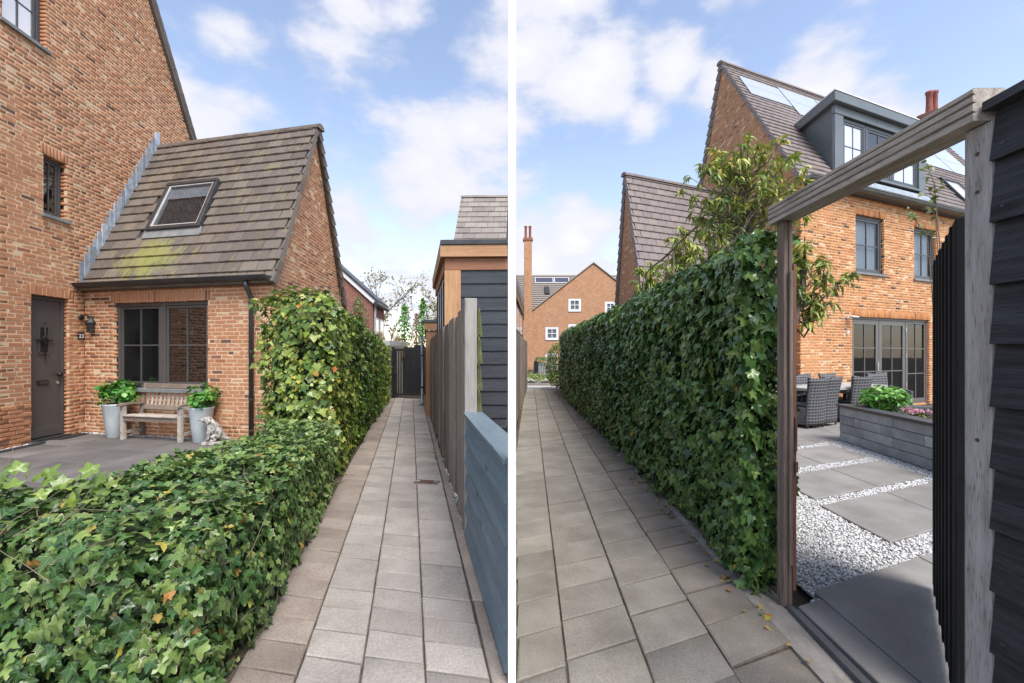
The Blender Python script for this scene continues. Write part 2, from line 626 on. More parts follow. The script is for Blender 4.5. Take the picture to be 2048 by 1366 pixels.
MAT['gutter_right'] = pm('grey zinc gutter', [(.13, .145, .145), (.19, .205, .20)], .40, 4, bump=.04, rnd=.03, metal=.4, fine=.06)
MAT['lead'] = pm('lead flashing', [(.24, .285, .34), (.46, .51, .57)], .5, 9, bump=.25, bscale=26, rnd=.22, metal=.15)
MAT['sill'] = pm('bluestone sill', [(.16, .17, .175), (.25, .26, .26)], .6, 6, bump=.15, rnd=.05)
MAT['black'] = pm('black paint', [(.012, .013, .015), (.020, .021, .024)], .45, 7, bump=.08, rnd=.05)
MAT['iron'] = pm('black wrought iron', [(.010, .010, .011), (.018, .017, .017)], .5, 12, bump=.25, bscale=50, rnd=0)
MAT['steel'] = pm('brushed steel', [(.55, .55, .54), (.66, .66, .65)], .3, 8, bump=.02, rnd=0, metal=.9)
MAT['white'] = pm('white paint', [(.76, .76, .755), (.82, .82, .815)], .45, 3, bump=.03, rnd=.02, fine=.02)
MAT['curtain'] = pm('pale net curtain', [(.50, .54, .60), (.72, .75, .80)], .9, 3.5, stretch=(1, 1, .35), bump=.0, rnd=.05, fine=.06)
MAT['dark_room'] = pm('dim room behind glass', [(.016, .014, .013), (.045, .035, .030)], .95, 1.4, bump=.0, rnd=0, fine=.05)
MAT['terracotta'] = pm('red clay chimney pot', [(.20, .055, .042), (.30, .095, .07)], .75, 9, bump=.2, rnd=.08)


def wood(name, cols, grain=(14, 14, .8), rough=.82, bump=.45, rnd=.13, knots=True, scale=1.6, coat=0., spec=.3, knot_col=None):
    t = NT(name)
    v = t.coords(grain)
    n = t.noise(v, scale, 6, .62)
    f = t.noise(v, scale * 6, 4, .6)
    k = len(cols)
    col = t.ramp(t.math('ADD', t.math('MULTIPLY', n, .72), t.math('MULTIPLY', f, .28)), [(.33 + .34 * i / (k - 1), c) for i, c in enumerate(cols)])
    crack = t.ramp(f, [(.33, (1, 1, 1)), (.41, (0, 0, 0))])
    col = t.mixc(t.math('MULTIPLY', crack, .55), col, tuple(c * .35 for c in cols[0]))
    if knots:
        kv = t.coords(tuple(max(.5, g ** .5) for g in grain))
        vo = t.new('ShaderNodeTexVoronoi', {'Vector': kv, 'Scale': 1.3})
        kn = t.ramp(vo.outputs['Distance'], [(.05, (1, 1, 1)), (.11, (0, 0, 0))])
        col = t.mixc(t.math('MULTIPLY', kn, .8), col, knot_col or tuple(c * .4 for c in cols[0]))
    if rnd:
        col = jitter(t, col, rnd)
    t.bump(t.math('ADD', n, t.math('MULTIPLY', f, .6)), bump, .006)
    return t.fin(col, rough, spec=spec, coat=coat)


MAT['plank_grey'] = wood('silver grey weathered planks', [(.115, .088, .068), (.215, .172, .138), (.32, .272, .232)], grain=(24, 24, .9), rnd=.26, bump=.6)
MAT['plank_warm'] = wood('newer brown plank', [(.22, .115, .06), (.33, .185, .10)], rnd=.1)
MAT['post_pale'] = wood('pale grey post wood', [(.25, .232, .21), (.40, .38, .352)], rnd=.03, bump=.3)
MAT['post_grey'] = wood('grey sawn oak post', [(.23, .215, .205), (.37, .352, .338), (.48, .462, .448)], grain=(20, 20, 2.2), rnd=.02, bump=.8)
MAT['post_brown'] = wood('brown grey grooved hardwood', [(.11, .078, .060), (.19, .145, .118), (.29, .24, .205)], grain=(26, 26, 1.), rnd=.02, bump=.6)
MAT['strip_red'] = wood('red brown hardwood strip', [(.14, .060, .040), (.23, .115, .08)], grain=(16, 16, .7), rnd=.02)
MAT['beam'] = wood('grey grooved beam', [(.22, .19, .155), (.42, .375, .32), (.56, .51, .45)], grain=(2.6, 26, 26), rnd=.02, bump=.6)
MAT['cedar'] = wood('orange larch timber', [(.40, .215, .105), (.55, .33, .175)], rough=.65, rnd=.06, bump=.15)
MAT['cedar_h'] = wood('orange larch fascia', [(.36, .19, .10), (.52, .31, .17)], grain=(.8, 14, 14), rough=.65, rnd=.06, bump=.15)
MAT['cedar_dark'] = wood('red brown larch beam', [(.26, .115, .065), (.36, .175, .10)], grain=(.8, 14, 14), rough=.65, rnd=.04, bump=.15)
MAT['cladding'] = wood('dark slate stained boards', [(.034, .040, .047), (.050, .057, .066), (.064, .072, .082)], grain=(.8, 9, 9), rough=.55, bump=.18, rnd=.08)
MAT['blue_board'] = wood('blue grey painted boards', [(.090, .135, .165), (.130, .180, .212), (.165, .218, .250)], grain=(1.1, 16, 16), rough=.5, bump=.3, rnd=.15, knot_col=(.06, .085, .10))
MAT['blue_cap'] = wood('blue grey painted cap', [(.12, .165, .192), (.17, .222, .25)], grain=(1.1, 16, 16), rough=.45, bump=.12, rnd=.03, knots=False)
MAT['charred'] = wood('black stained rough sawn board', [(.012, .014, .017), (.030, .034, .039), (.055, .060, .068)], grain=(.9, 15, 15), rough=.48, bump=1.0, rnd=.06, scale=2.2)
MAT['charred_v'] = wood('black stained upright board', [(.012, .013, .015), (.026, .028, .031)], grain=(18, 18, .7), rough=.85, bump=.3, rnd=.10, spec=.15)
MAT['bench'] = wood('weathered grey teak', [(.25, .21, .175), (.40, .35, .30), (.52, .47, .42)], grain=(3, 9, 9), rnd=.10, knots=False)
MAT['bench_dark'] = wood('stained brown teak', [(.15, .115, .09), (.27, .22, .18)], grain=(2, 9, 9), rnd=.10, knots=False)
MAT['mossy'] = pm('mossy board end', [(.07, .085, .03), (.15, .16, .065)], .95, 14, bump=.6, rnd=.15)
MAT['bamboo'] = wood('dry bamboo', [(.22, .175, .10), (.36, .30, .19)], rnd=.1, knots=False)
MAT['pot'] = pm('pale blue grey zinc pot', [(.33, .38, .395), (.50, .545, .555)], .5, 5, stretch=(1, 1, .3), bump=.12, bscale=24, rnd=.03, metal=.15)
MAT['bluestone'] = pm('grey stone block', [(.25, .27, .28), (.45, .465, .465)], .8, 3.2, bump=.35, bscale=60, rnd=.24, spec=.3, fine=.18)
MAT['slate_cap'] = pm('dark slate coping', [(.042, .046, .052), (.075, .080, .088)], .5, 4, bump=.15, rnd=.06)
MAT['statue'] = pm('weathered stone statue', [(.10, .09, .08), (.34, .32, .29), (.50, .48, .44)], .9, 16, bump=.6, bscale=50, rnd=0, lo=.36, hi=.64)
MAT['mat'] = pm('black rubber mat', [(.012, .012, .013), (.022, .022, .023)], .85, 30, bump=.6, bscale=150, rnd=0)
MAT['rust'] = pm('rusty drain lid', [(.075, .035, .022), (.15, .075, .05)], .85, 14, bump=.4, rnd=0)
MAT['panel'] = pm('solar panel glass with painted cloud reflection', [(.70, .73, .76), (.76, .78, .80)], .22, 2, bump=0, rnd=.03, metal=.6, fine=.02)  # pale base colour stands in for white clouds reflected in the panels
MAT['panel_dark'] = pm('dark solar panel', [(.045, .05, .085), (.06, .065, .10)], .12, 2, bump=0, rnd=.05, fine=.02)
MAT['concrete_pale'] = pm('pale concrete', [(.38, .375, .37), (.50, .495, .49)], .85, 4, bump=.3, rnd=.02)
MAT['table'] = pm('pale concrete table top', [(.33, .325, .30), (.43, .425, .40)], .6, 4, bump=.1, rnd=0)
MAT['bark'] = pm('grey brown bark', [(.075, .060, .045), (.17, .145, .115)], .9, 20, stretch=(1, 1, .3), bump=.7, bscale=40, rnd=.05)
MAT['bark_pale'] = pm('pale tan twig bark', [(.12, .095, .065), (.23, .19, .135)], .9, 20, bump=.5, rnd=.2)
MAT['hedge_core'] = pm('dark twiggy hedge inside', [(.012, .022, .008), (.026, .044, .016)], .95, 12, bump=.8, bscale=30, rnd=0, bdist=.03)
MAT['grey_plastic'] = pm('pale grey plastic pipe', [(.34, .38, .41), (.42, .46, .48)], .4, 5, bump=.02, rnd=0)


def glass(name, tintc, clear, rough=.02):
    """window pane: mirror by fresnel, otherwise partly see-through"""
    t = NT(name)
    tr = t.new('ShaderNodeBsdfTransparent', {'Color': (*tintc, 1)})
    t.fin((.010, .011, .012), rough, spec=.9)
    t.bsdf.inputs['IOR'].default_value = 1.9
    v = t.coords((1, 1, 1))
    t.bump(t.noise(v, 2.2, 2), .03, .02)
    mx = t.new('ShaderNodeMixShader', {'Fac': clear})
    t.l.new(t.bsdf.outputs[0], mx.inputs[1])
    t.l.new(tr.outputs[0], mx.inputs[2])
    t.l.new(mx.outputs[0], t.out.inputs['Surface'])
    return t.m


MAT['glass'] = glass('dark window glass', (.85, .88, .88), .30)
MAT['glass_dim'] = glass('dim garden door glass', (.80, .84, .84), .30)
MAT['glass_dim'].node_tree.nodes['Principled BSDF'].inputs['IOR'].default_value = 1.45
MAT['glass_clear'] = glass('clear window glass', (.92, .95, .97), .72)
MAT['glass_painted_sky'] = pm('glass with sky reflection painted pale', [(.78, .80, .83), (.84, .85, .87)], .12, 1.5, bump=0, rnd=.04, metal=.6, fine=0)  # bright sky reflection is put into the pale base colour


def wicker_material():
    t = NT('grey woven wicker')
    v = t.coords((1, 1, 1), offset=False)
    w1 = t.new('ShaderNodeTexWave', {'Vector': v, 'Scale': 5.2, 'Distortion': .5, 'Detail': 1.}, wave_type='BANDS', bands_direction='Z')
    w2 = t.new('ShaderNodeTexWave', {'Vector': v, 'Scale': 4.1, 'Distortion': .4, 'Detail': 1.}, wave_type='BANDS', bands_direction='X')
    h = t.math('MAXIMUM', w1.outputs['Fac'], t.math('MULTIPLY', w2.outputs['Fac'], .9))
    n = t.noise(v, 30, 2)
    col = t.ramp(t.math('ADD', t.math('MULTIPLY', h, .7), t.math('MULTIPLY', n, .3)), [(.30, (.020, .020, .022)), (.58, (.085, .085, .092)), (.88, (.15, .15, .158))])
    t.bump(h, .9, .012)
    return t.fin(col, .6, spec=.4)


MAT['wicker'] = wicker_material()


def leaf_material(name, stops, rim=None, rim_amount=.0, rough=.38, trans=.18, vein=(.22, .30, .14), vein_amt=.35, back=None):
    t = NT(name)
    col = t.ramp(t.rnd(), stops)
    v = t.coords((1, 1, 1))
    n = t.noise(v, 22., 3)
    col = t.new('ShaderNodeHueSaturation', {'Color': col, 'Value': t.math('ADD', .7, t.math('MULTIPLY', n, .6))}).outputs[0]
    uv = t.new('ShaderNodeUVMap', uv_map='UVMap')
    sx = t.new('ShaderNodeSeparateXYZ', {0: uv.outputs[0]})
    x, y = sx.outputs['X'], sx.outputs['Y']
    ang = t.math('ARCTAN2', x, t.math('ADD', y, .0))
    ray = t.math('ABSOLUTE', t.math('SINE', t.math('MULTIPLY', ang, 2.55)))
    rr = t.math('SQRT', t.math('ADD', t.math('MULTIPLY', x, x), t.math('MULTIPLY', y, y)))
    line = t.math('MULTIPLY', ray, rr)
    vm = t.ramp(line, [(.012, (1, 1, 1)), (.045, (0, 0, 0))])
    col = t.mixc(t.math('MULTIPLY', vm, vein_amt), col, vein)
    if rim is not None:
        at = t.new('ShaderNodeAttribute', attribute_name='rim')
        nb = t.noise(v, 11., 2)
        m = t.math('MULTIPLY', t.math('GREATER_THAN', t.math('ADD', at.outputs['Fac'], t.math('MULTIPLY', t.math('SUBTRACT', nb, .62), 1.3)), .90),
                   t.math('GREATER_THAN', t.rnd(), 1 - rim_amount))
        col = t.mixc(m, col, rim)
    t.fin(col, rough, spec=.5)
    tl = t.new('ShaderNodeBsdfTranslucent', {'Color': col})
    mx = t.new('ShaderNodeMixShader', {'Fac': trans})
    t.l.new(t.bsdf.outputs[0], mx.inputs[1])
    t.l.new(tl.outputs[0], mx.inputs[2])
    t.l.new(mx.outputs[0], t.out.inputs['Surface'])
    return t.m


MAT['ivy_left'] = leaf_material('ivy leaf green to yellow', [
    (0, (.042, .095, .018)), (.22, (.100, .180, .030)), (.45, (.180, .265, .040)), (.62, (.265, .345, .055)), (.78, (.370, .430, .080)), (.88, (.062, .130, .022)),
    (.955, (.34, .40, .07)), (.988, (.50, .38, .04)), (1, (.45, .16, .04))], rim=(.50, .40, .26), rim_amount=.5, vein=(.30, .38, .16), vein_amt=.3, rough=.34)
MAT['ivy_low'] = leaf_material('ivy leaf mid green', [
    (0, (.024, .068, .016)), (.25, (.048, .118, .028)), (.5, (.088, .175, .040)), (.7, (.200, .290, .075)), (.84, (.034, .088, .022)), (.965, (.23, .33, .08)),
    (.99, (.42, .32, .04)), (1, (.40, .17, .06))], rim=(.50, .42, .30), rim_amount=.75, vein=(.28, .36, .19), vein_amt=.42, rough=.32)
MAT['ivy_right'] = leaf_material('ivy leaf dark green', [
    (0, (.032, .086, .024)), (.3, (.076, .162, .044)), (.6, (.130, .235, .058)), (.82, (.215, .320, .080)), (.95, (.062, .138, .036)), (.985, (.12, .20, .04)),
    (.996, (.10, .17, .03)), (1, (.40, .27, .03))], rim=(.30, .24, .12), rim_amount=.12, rough=.24, vein=(.16, .24, .11), vein_amt=.42)
MAT['leaf_fresh'] = leaf_material('fresh green leaf', [(0, (.07, .22, .03)), (.5, (.12, .33, .04)), (1, (.20, .42, .06))], trans=.3, vein_amt=.15)
MAT['leaf_hydrangea'] = leaf_material('bright hydrangea leaf', [(0, (.05, .19, .03)), (.5, (.09, .28, .04)), (1, (.17, .38, .06))], trans=.2, vein_amt=.2)
MAT['leaf_loquat'] = leaf_material('long evergreen leaf', [(0, (.06, .13, .028)), (.4, (.11, .20, .036)), (.66, (.22, .29, .055)), (.88, (.40, .43, .085)), (.97, (.50, .48, .10)), (1, (.50, .36, .07))], rough=.4, trans=.22, vein_amt=.2)
MAT['leaf_yellow'] = leaf_material('pale yellow spring leaf', [(0, (.30, .25, .10)), (.6, (.42, .34, .15)), (1, (.30, .30, .13))], trans=.3, vein_amt=0)
MAT['leaf_olive'] = leaf_material('olive green leaf', [(0, (.10, .15, .045)), (.5, (.16, .20, .06)), (1, (.22, .25, .08))], trans=.2, vein_amt=0)
MAT['petal_pink'] = leaf_material('pink blossom', [(0, (.55, .26, .33)), (.5, (.66, .38, .44)), (1, (.45, .16, .25))], trans=.3, vein_amt=0)
MAT['straw'] = leaf_material('straw grass blade', [(0, (.24, .17, .09)), (1, (.36, .27, .15))], trans=.2, vein_amt=0)


# ---------------------------------------------------------------- small prototypes
def unit_brick(jit):
    """1 x 1 x 1 brick with a chamfered, slightly uneven face; x length, y depth into the wall, z height"""
    m = MB()
    r = lambda a: random.uniform(-a, a) * jit
    bx, bz, by = .014, .06, .03
    f = [(bx + r(.012), 0 + r(.02), bz + r(.05)), (1 - bx + r(.012), 0 + r(.02), bz + r(.05)), (1 - bx + r(.012), 0 + r(.02), 1 - bz + r(.05)), (bx + r(.012), 0 + r(.02), 1 - bz + r(.05))]
    g = [(0 + r(.006), by, r(.03)), (1 + r(.006), by, r(.03)), (1 + r(.006), by, 1 + r(.03)), (r(.006), by, 1 + r(.03))]
    b = [(p[0], 1, p[2]) for p in g]
    m.add(f + g + b, [(0, 1, 2, 3)] + [(4 + i, 4 + (i + 1) % 4, (i + 1) % 4, i) for i in range(4)] + [(8 + i, 8 + (i + 1) % 4, 4 + (i + 1) % 4, 4 + i) for i in range(4)])
    return m


BRICKS = [unit_brick(1.0) for _ in range(7)]


def in_poly_span(poly, z):
    xs = []
    n = len(poly)
    for i in range(n):
        (x0, z0), (x1, z1) = poly[i], poly[(i + 1) % n]
        if (z0 <= z < z1) or (z1 <= z < z0):
            xs.append(x0 + (x1 - x0) * (z - z0) / (z1 - z0))
    xs.sort()
    return [(xs[i], xs[i + 1]) for i in range(0, len(xs) - 1, 2)]


def lay_bricks(M, poly, holes, course=.0667, length=.228, joint=.0155, depth=.11, lintels=(), plinth=None):
    """world matrices for every brick of a wall face in frame M (x along the wall, y inwards)"""
    Mn = np_mat(M)
    zmax = max(p[1] for p in poly)
    items = []
    row = 0
    z = min(p[1] for p in poly)
    blocked = list(holes) + [(a, b, c, d) for a, b, c, d in lintels]
    while z < zmax:
        zm = z + course / 2
        for a, b in in_poly_span(poly, zm):
            spans = [(a, b)]
            for h0, h1, g0, g1 in blocked:
                if g0 < zm < g1:
                    ns = []
                    for p, q in spans:
                        if h1 <= p or h0 >= q:
                            ns.append((p, q))
                        else:
                            if h0 > p:
                                ns.append((p, h0))
                            if h1 < q:
                                ns.append((h1, q))
                    spans = ns
            off = (row % 2) * length * .5 + ((row * 7) % 5) * .012
            for p, q in spans:
                k = math.floor((p - off) / length)
                x = off + k * length
                while x < q:
                    x0, x1 = max(x, p), min(x + length - joint, q)
                    if random.random() < .16 and x1 - x0 > .2:      # a pair of headers
                        cuts = [(x0, (x0 + x1) / 2 - joint / 2), ((x0 + x1) / 2 + joint / 2, x1)]
                    else:
                        cuts = [(x0, x1)]
                    for c0, c1 in cuts:
                        if c1 - c0 < .035:
                            continue
                        y = random.uniform(-.003, .003)
                        if plinth and zm < plinth[0] and c1 < plinth[1]:
                            y -= .022
                        m = np.eye(4)
                        m[0, 0], m[1, 1], m[2, 2] = c1 - c0, depth, course - joint
                        m[0, 3], m[1, 3], m[2, 3] = c0, y, z + random.uniform(-.0015, .0015)
                        items.append((Mn @ m, random.randrange(len(BRICKS)), random.random(), None))
                    x += length
        z += course
        row += 1
    for u0, u1, z0, z1 in lintels:                                   # soldier course, joints fanned a little
        n = max(2, round((u1 - u0) / .066))
        wd = (u1 - u0) / n
        for i in range(n):
            m = np.eye(4)
            m[0, 0], m[1, 1], m[2, 2] = wd - joint * .9, depth, z1 - z0 - .006
            m[0, 3], m[1, 3], m[2, 3] = u0 + i * wd, -.004 + random.uniform(-.003, .003), z0
            a = (i + .5 - n / 2) / n * .10
            m = m @ np_mat(R(a, 'Y')) if False else m
            items.append((Mn @ m, random.randrange(len(BRICKS)), (random.random() * .72 + .25) % 1, None))
    return items


def wall_slab(parent, M, poly, holes, mat, thick=.045, y0=.0025, grow=.006, name='wall'):
    """solid mortar-coloured wall with openings, just behind the brick faces"""
    loops = [[Vector((u, z, 0)) for u, z in poly]]
    for a, b, c, d in holes:
        loops.append([Vector((a - grow, c - grow, 0)), Vector((b + grow, c - grow, 0)), Vector((b + grow, d + grow, 0)), Vector((a - grow, d + grow, 0))])
    pts = [p for l in loops for p in l]
    tris = tessellate_polygon(loops)
    m = MB()
    n = len(pts)
    vs = [(p.x, y0, p.y) for p in pts] + [(p.x, y0 + thick, p.y) for p in pts]
    fs = [tuple(t) for t in tris] + [tuple(n + i for i in reversed(t)) for t in tris]
    b = 0
    for l in loops:
        k = len(l)
        fs += [(b + i, b + (i + 1) % k, n + b + (i + 1) % k, n + b + i) for i in range(k)]
        b += k
    m.add(vs, fs)
    o = m.build(name, mat, parent, M)
    return o


def window(parent, M, u0, u1, z0, z1, fm, gm, cols=2, rows=2, recess=.09, fw=.055, bar=.022, sill=None, backing=None, name='window', sash=True, sill_out=.05):
    """a framed window: frame, glazing bars, one pane per opening, sill"""
    f = MB()
    y = recess
    d = .07
    f.box(u0, u0 + fw, y, y + d, z0, z1).box(u1 - fw, u1, y, y + d, z0, z1)
    f.box(u0 + fw, u1 - fw, y, y + d, z0, z0 + fw).box(u0 + fw, u1 - fw, y, y + d, z1 - fw, z1)
    if sash:
        e, s = .006, fw * .7
        a0, a1, b0, b1 = u0 + fw + e, u1 - fw - e, z0 + fw + e, z1 - fw - e
        f.box(a0, a0 + s, y + .012, y + d - .01, b0, b1).box(a1 - s, a1, y + .012, y + d - .01, b0, b1)
        f.box(a0 + s, a1 - s, y + .012, y + d - .01, b0, b0 + s).box(a0 + s, a1 - s, y + .012, y + d - .01, b1 - s, b1)
        i0, i1, j0, j1 = a0 + s, a1 - s, b0 + s, b1 - s
    else:
        i0, i1, j0, j1 = u0 + fw, u1 - fw, z0 + fw, z1 - fw
    o = f.build(name, fm, parent, M, bev=.004)
    cw, rh = (i1 - i0) / cols, (j1 - j0) / rows
    for i in range(1, cols):
        MB().box(i0 + i * cw - bar / 2, i0 + i * cw + bar / 2, y + .018, y + .05, j0, j1).build('glazing_bar', fm, o, M)
    for j in range(1, rows):
        MB().box(i0, i1, y + .021, y + .047, j0 + j * rh - bar / 2, j0 + j * rh + bar / 2).build('glazing_bar', fm, o, M)
    for i in range(cols):
        for j in range(rows):
            g = MB().box(i0 + i * cw - .002, i0 + (i + 1) * cw - .004, y + .030, y + .036, j0 + j * rh - .002, j0 + (j + 1) * rh - .004)
            g.build('pane', gm, o, M)
    if backing is not None:
        bm_, by = backing
        n = 40
        b = MB()
        top, bot = [], []
        for k in range(n + 1):
            u = i0 - .02 + (i1 - i0 + .04) * k / n
            yy = y + by + .012 * math.sin(k * 1.9) + .008 * math.sin(k * .7)
            bot.append((u, yy, j0 - .03))
            top.append((u, yy, j1 + .03))
        b.add(bot + top, [(k, k + 1, n + 2 + k, n + 1 + k) for k in range(n)])
        b.build('curtain' if bm_ is MAT['curtain'] else 'room_backing', bm_, o, M, smooth=True)
    if sill is not None:
        MB().box(u0 - .05, u1 + .05, -sill_out, y + .02, z0 - .06, z0 - .004).build('sill', sill, o, M, bev=.005)
    return o


def tile_proto(jit=1.0, lip=.044):
    """roof tile, x width 1, y up the slope 1, z thickness in metres scaled later; low rounded lip"""
    m = MB()
    r = lambda a: random.uniform(-a, a) * jit
    n = 3
    vs, fs = [], []
    for i in range(n + 1):
        x = i / n
        crown = .004 * math.sin(math.pi * x)
        zz = lip + r(.003)
        vs += [(x, r(.010), -.004), (x, r(.006) - .002, zz * .7), (x, .035, zz + crown), (x, 1.0, .010)]
    for i in range(n):
        a, b = 4 * i, 4 * (i + 1)
        fs += [(a, b, b + 1, a + 1), (a + 1, b + 1, b + 2, a + 2), (a + 2, b + 2, b + 3, a + 3)]
    fs += [(0, 1, 2, 3), (4 * n + 3, 4 * n + 2, 4 * n + 1, 4 * n)]
    return m.add(vs, fs)


TILES = [tile_proto() for _ in range(5)]
VERGE = MB().hexa([(0, 0, -.055), (1, 0, -.055), (1, 1, -.085), (0, 1, -.085), (0, 0, .046), (1, 0, .046), (1, 1, .012), (0, 1, .012)])


def oblique(u, g, run, rise):
    """pitch, slope length and sideways drift per metre of slope of a roof whose gable runs along g, not square to the eaves u"""
    c = u[0] * g[0] + u[1] * g[1]
    sn = math.sqrt(1 - c * c)
    ln = math.hypot(run * sn, rise)
    return math.atan2(rise, run * sn), ln, run * c / ln


def tile_roof(roof, M, u0, u1, length, tw, ex, mat, quota=300, skip=(), verge=None, rest='tiling', seen=None, k_=0.0):
    """M: x along the eaves, y up the slope, z out of the roof"""
    Mn = np_mat(M)
    items = []
    rows = math.ceil(length / ex)
    for j in range(rows):
        y = j * ex
        off = (j % 2) * tw / 2
        k = math.floor((u0 - off) / tw)
        x = off + k * tw
        while x < u1:
            a, b = max(x, u0), min(x + tw - .009, u1)
            x += tw
            if b - a < .05:
                continue
            if any(s0 < (a + b) / 2 < s1 and t0 < y + ex * .5 < t1 for s0, s1, t0, t1 in skip):
                continue
            for s0, s1, t0, t1 in skip:                   # trim tiles that run into an opening
                if t0 < y + ex * .5 < t1:
                    if a < s0 < b:
                        b = s0
                    if a < s1 < b:
                        a = s1
            ln = min(ex + .05, length + .03 - y)
            m = np.eye(4)
            m[0, 0], m[1, 1] = b - a, ln
            m[0, 3], m[1, 3], m[2, 3] = a + k_ * y, y, random.uniform(-.002, .002)
            m = m @ np_mat(R(random.uniform(-.004, .004), 'Z'))
            items.append((Mn @ m, random.randrange(len(TILES)), random.random(), None))
        for v in (verge or []):
            m = np.eye(4)
            m[0, 0], m[1, 1] = .028, min(ex + .02, length - y)
            m[0, 3], m[1, 3], m[2, 3] = v + k_ * y, y - .002, .004
            items.append((Mn @ m, len(TILES), random.random(), None))
    protos = []
    for p_, w_ in [(p_, tw) for p_ in TILES] + [(VERGE, .028)]:
        q = MB()
        q.v = [(x + k_ * (ex + .03) * y / w_, y, z) for x, y, z in p_.v]
        q.f = p_.f
        protos.append(q)
    emit(roof, 'tile', rest, protos, items, mat, quota, seen=seen)


def slope_frame(o, d, pitch, z):
    """frame of a roof plane: x along the eaves direction d, y up the slope (to the left of d), z out"""
    return frame(o, d, z) @ R(pitch, 'X')


def ridge_tiles(roof, M, u0, u1, mat, step=.36, r=.12):
    n = round((u1 - u0) / step)
    s = (u1 - u0) / n
    prof = [(-r, -.05), (-r * .8, .025), (-r * .3, .06), (r * .3, .06), (r * .8, .025), (r, -.05)]
    m = MB().prism([(0, y, z) for y, z in prof], (s - .006, 0, 0)).mesh('ridge_tile', mat)
    for i in range(n):
        link_mesh('ridge_tile', m, roof, M @ T(u0 + i * s, 0, random.uniform(-.003, .004)))


# ivy leaves -----------------------------------------------------
def leaf_from_outline(out, fold=.12, cup=-.10, curl=0.0):
    m = MB()
    vs = [(0, 0, 0)]
    for x, y in out:
        r2 = x * x + y * y
        vs.append((x, y, fold * abs(x) + cup * r2 + curl * y * y + random.uniform(-.02, .02)))
    n = len(out)
    m.add(vs, [(0, 1 + i, 1 + (i + 1) % n) for i in range(n)])
    m.rim = [0.0] + [1.0] * n
    m.uv = [(v[0], v[1]) for v in vs]
    return m


def ivy_leaf():
    j = lambda a=.05: random.uniform(-a, a)
    half = [(.07, -.22), (.24 + j(), -.36 + j()), (.34 + j(), -.12 + j(.03)), (.55 + j(), .04 + j()), (.30 + j(.03), .20 + j(.03)), (.22 + j(.03), .36 + j(.04))]
    out = [(0, -.12)] + half + [(j(.04), .66 + j(.08))] + [(-x + j(.02), y + j(.03)) for x, y in reversed(half)]
    return leaf_from_outline(out, fold=random.uniform(.02, .30), cup=random.uniform(-.35, .1))


def oval_leaf(wd=.3, ln=.9, n=5, fold=.25, curl=-.25):
    out = []
    for i in range(1, n + 1):
        t = i / (n + 1)
        out.append((wd * math.sin(math.pi * t ** .8), ln * t - .0))
    out = [(0, -.02)] + out + [(0, ln)] + [(-x, y) for x, y in reversed(out)]
    m = MB()
    # strip along a midrib: two quads rows so that the leaf can curl
    ys = [0, .3, .65, 1.0]
    ws = [.12, .95, .8, .0]
    vs = []
    for y, w_ in zip(ys, ws):
        z = curl * (y ** 2) * ln
        vs += [(-wd * w_, ln * y, z + fold * wd * w_), (0, ln * y, z), (wd * w_, ln * y, z + fold * wd * w_)]
    fs = []
    for i in range(3):
        a = 3 * i
        fs += [(a, a + 1, a + 4, a + 3), (a + 1, a + 2, a + 5, a + 4)]
    m.add(vs, fs)
    m.rim = [1, 0, 1] * 4
    m.uv = [(v[0], v[1]) for v in vs]
    return m




def ivy_leaf_fine():
    """five soft lobes, two rings, curled edges"""
    ang = [0, 16, 33, 50, 63, 77, 95, 113, 128, 148, 180]
    rad = [.68, .50, .34, .44, .54, .42, .33, .38, .41, .31, .13]
    rad = [r * random.uniform(.9, 1.1) for r in rad]
    pol = [(a, r) for a, r in zip(ang, rad)] + [(-a, r * random.uniform(.9, 1.1)) for a, r in reversed(list(zip(ang, rad))[1:-1])]
    fold, cup, curl = random.uniform(.02, .30), random.uniform(-.55, .15), random.uniform(-.45, .1)
    ph = random.uniform(0, 6.3)
    m = MB()
    vs = [(0, 0, 0)]
    for q in (.52, 1.0):
        for a, r in pol:
            t = math.radians(a)
            rr = r * (q if q == 1 else (.30 + .22 * r / .6))
            x, y = rr * math.sin(t), rr * math.cos(t)
            z = fold * abs(x) + cup * rr * rr + curl * y * abs(y) + q * .035 * math.sin(3 * t + ph) + (.02 if q < 1 and a in (0, 63, -63) else 0)
            vs.append((x, y, z))
    n = len(pol)
    fs = [(0, 1 + (i + 1) % n, 1 + i) for i in range(n)] + [(1 + i, 1 + (i + 1) % n, 1 + n + (i + 1) % n, 1 + n + i) for i in range(n)]
    m.add(vs, fs)
    m.rim = [0.0] + [.35] * n + [1.0] * n
    m.uv = [(v[0], v[1]) for v in vs]
    return m


IVY = [ivy_leaf() for _ in range(9)]
IVY_FINE = [ivy_leaf_fine() for _ in range(14)]
OVAL = [oval_leaf(.30, .9, curl=c, fold=f) for c, f in ((-.1, .2), (-.35, .35), (-.6, .3), (.1, .2))]
LONG = [oval_leaf(.15, 1.0, curl=c, fold=f) for c, f in ((-.3, .35), (-.7, .45), (-1.0, .5), (-.1, .3))]
BROAD = [oval_leaf(.40, .9, curl=c, fold=f) for c, f in ((-.2, .25), (-.5, .3), (.1, .2))]


def leaf_matrix(p, nrm, tip, s):
    z = Vector(nrm).normalized()
    y = Vector(tip) - z * z.dot(Vector(tip))
    if y.length < 1e-4:
        y = z.orthogonal()
    y.normalize()
    x = y.cross(z)
    m = np.eye(4)
    m[:3, 0], m[:3, 1], m[:3, 2], m[:3, 3] = np.array(x) * s, np.array(y) * s, np.array(z) * s, np.array(p)
    return m


def rvec(a=1.0):
    return Vector((random.gauss(0, a), random.gauss(0, a), random.gauss(0, a)))


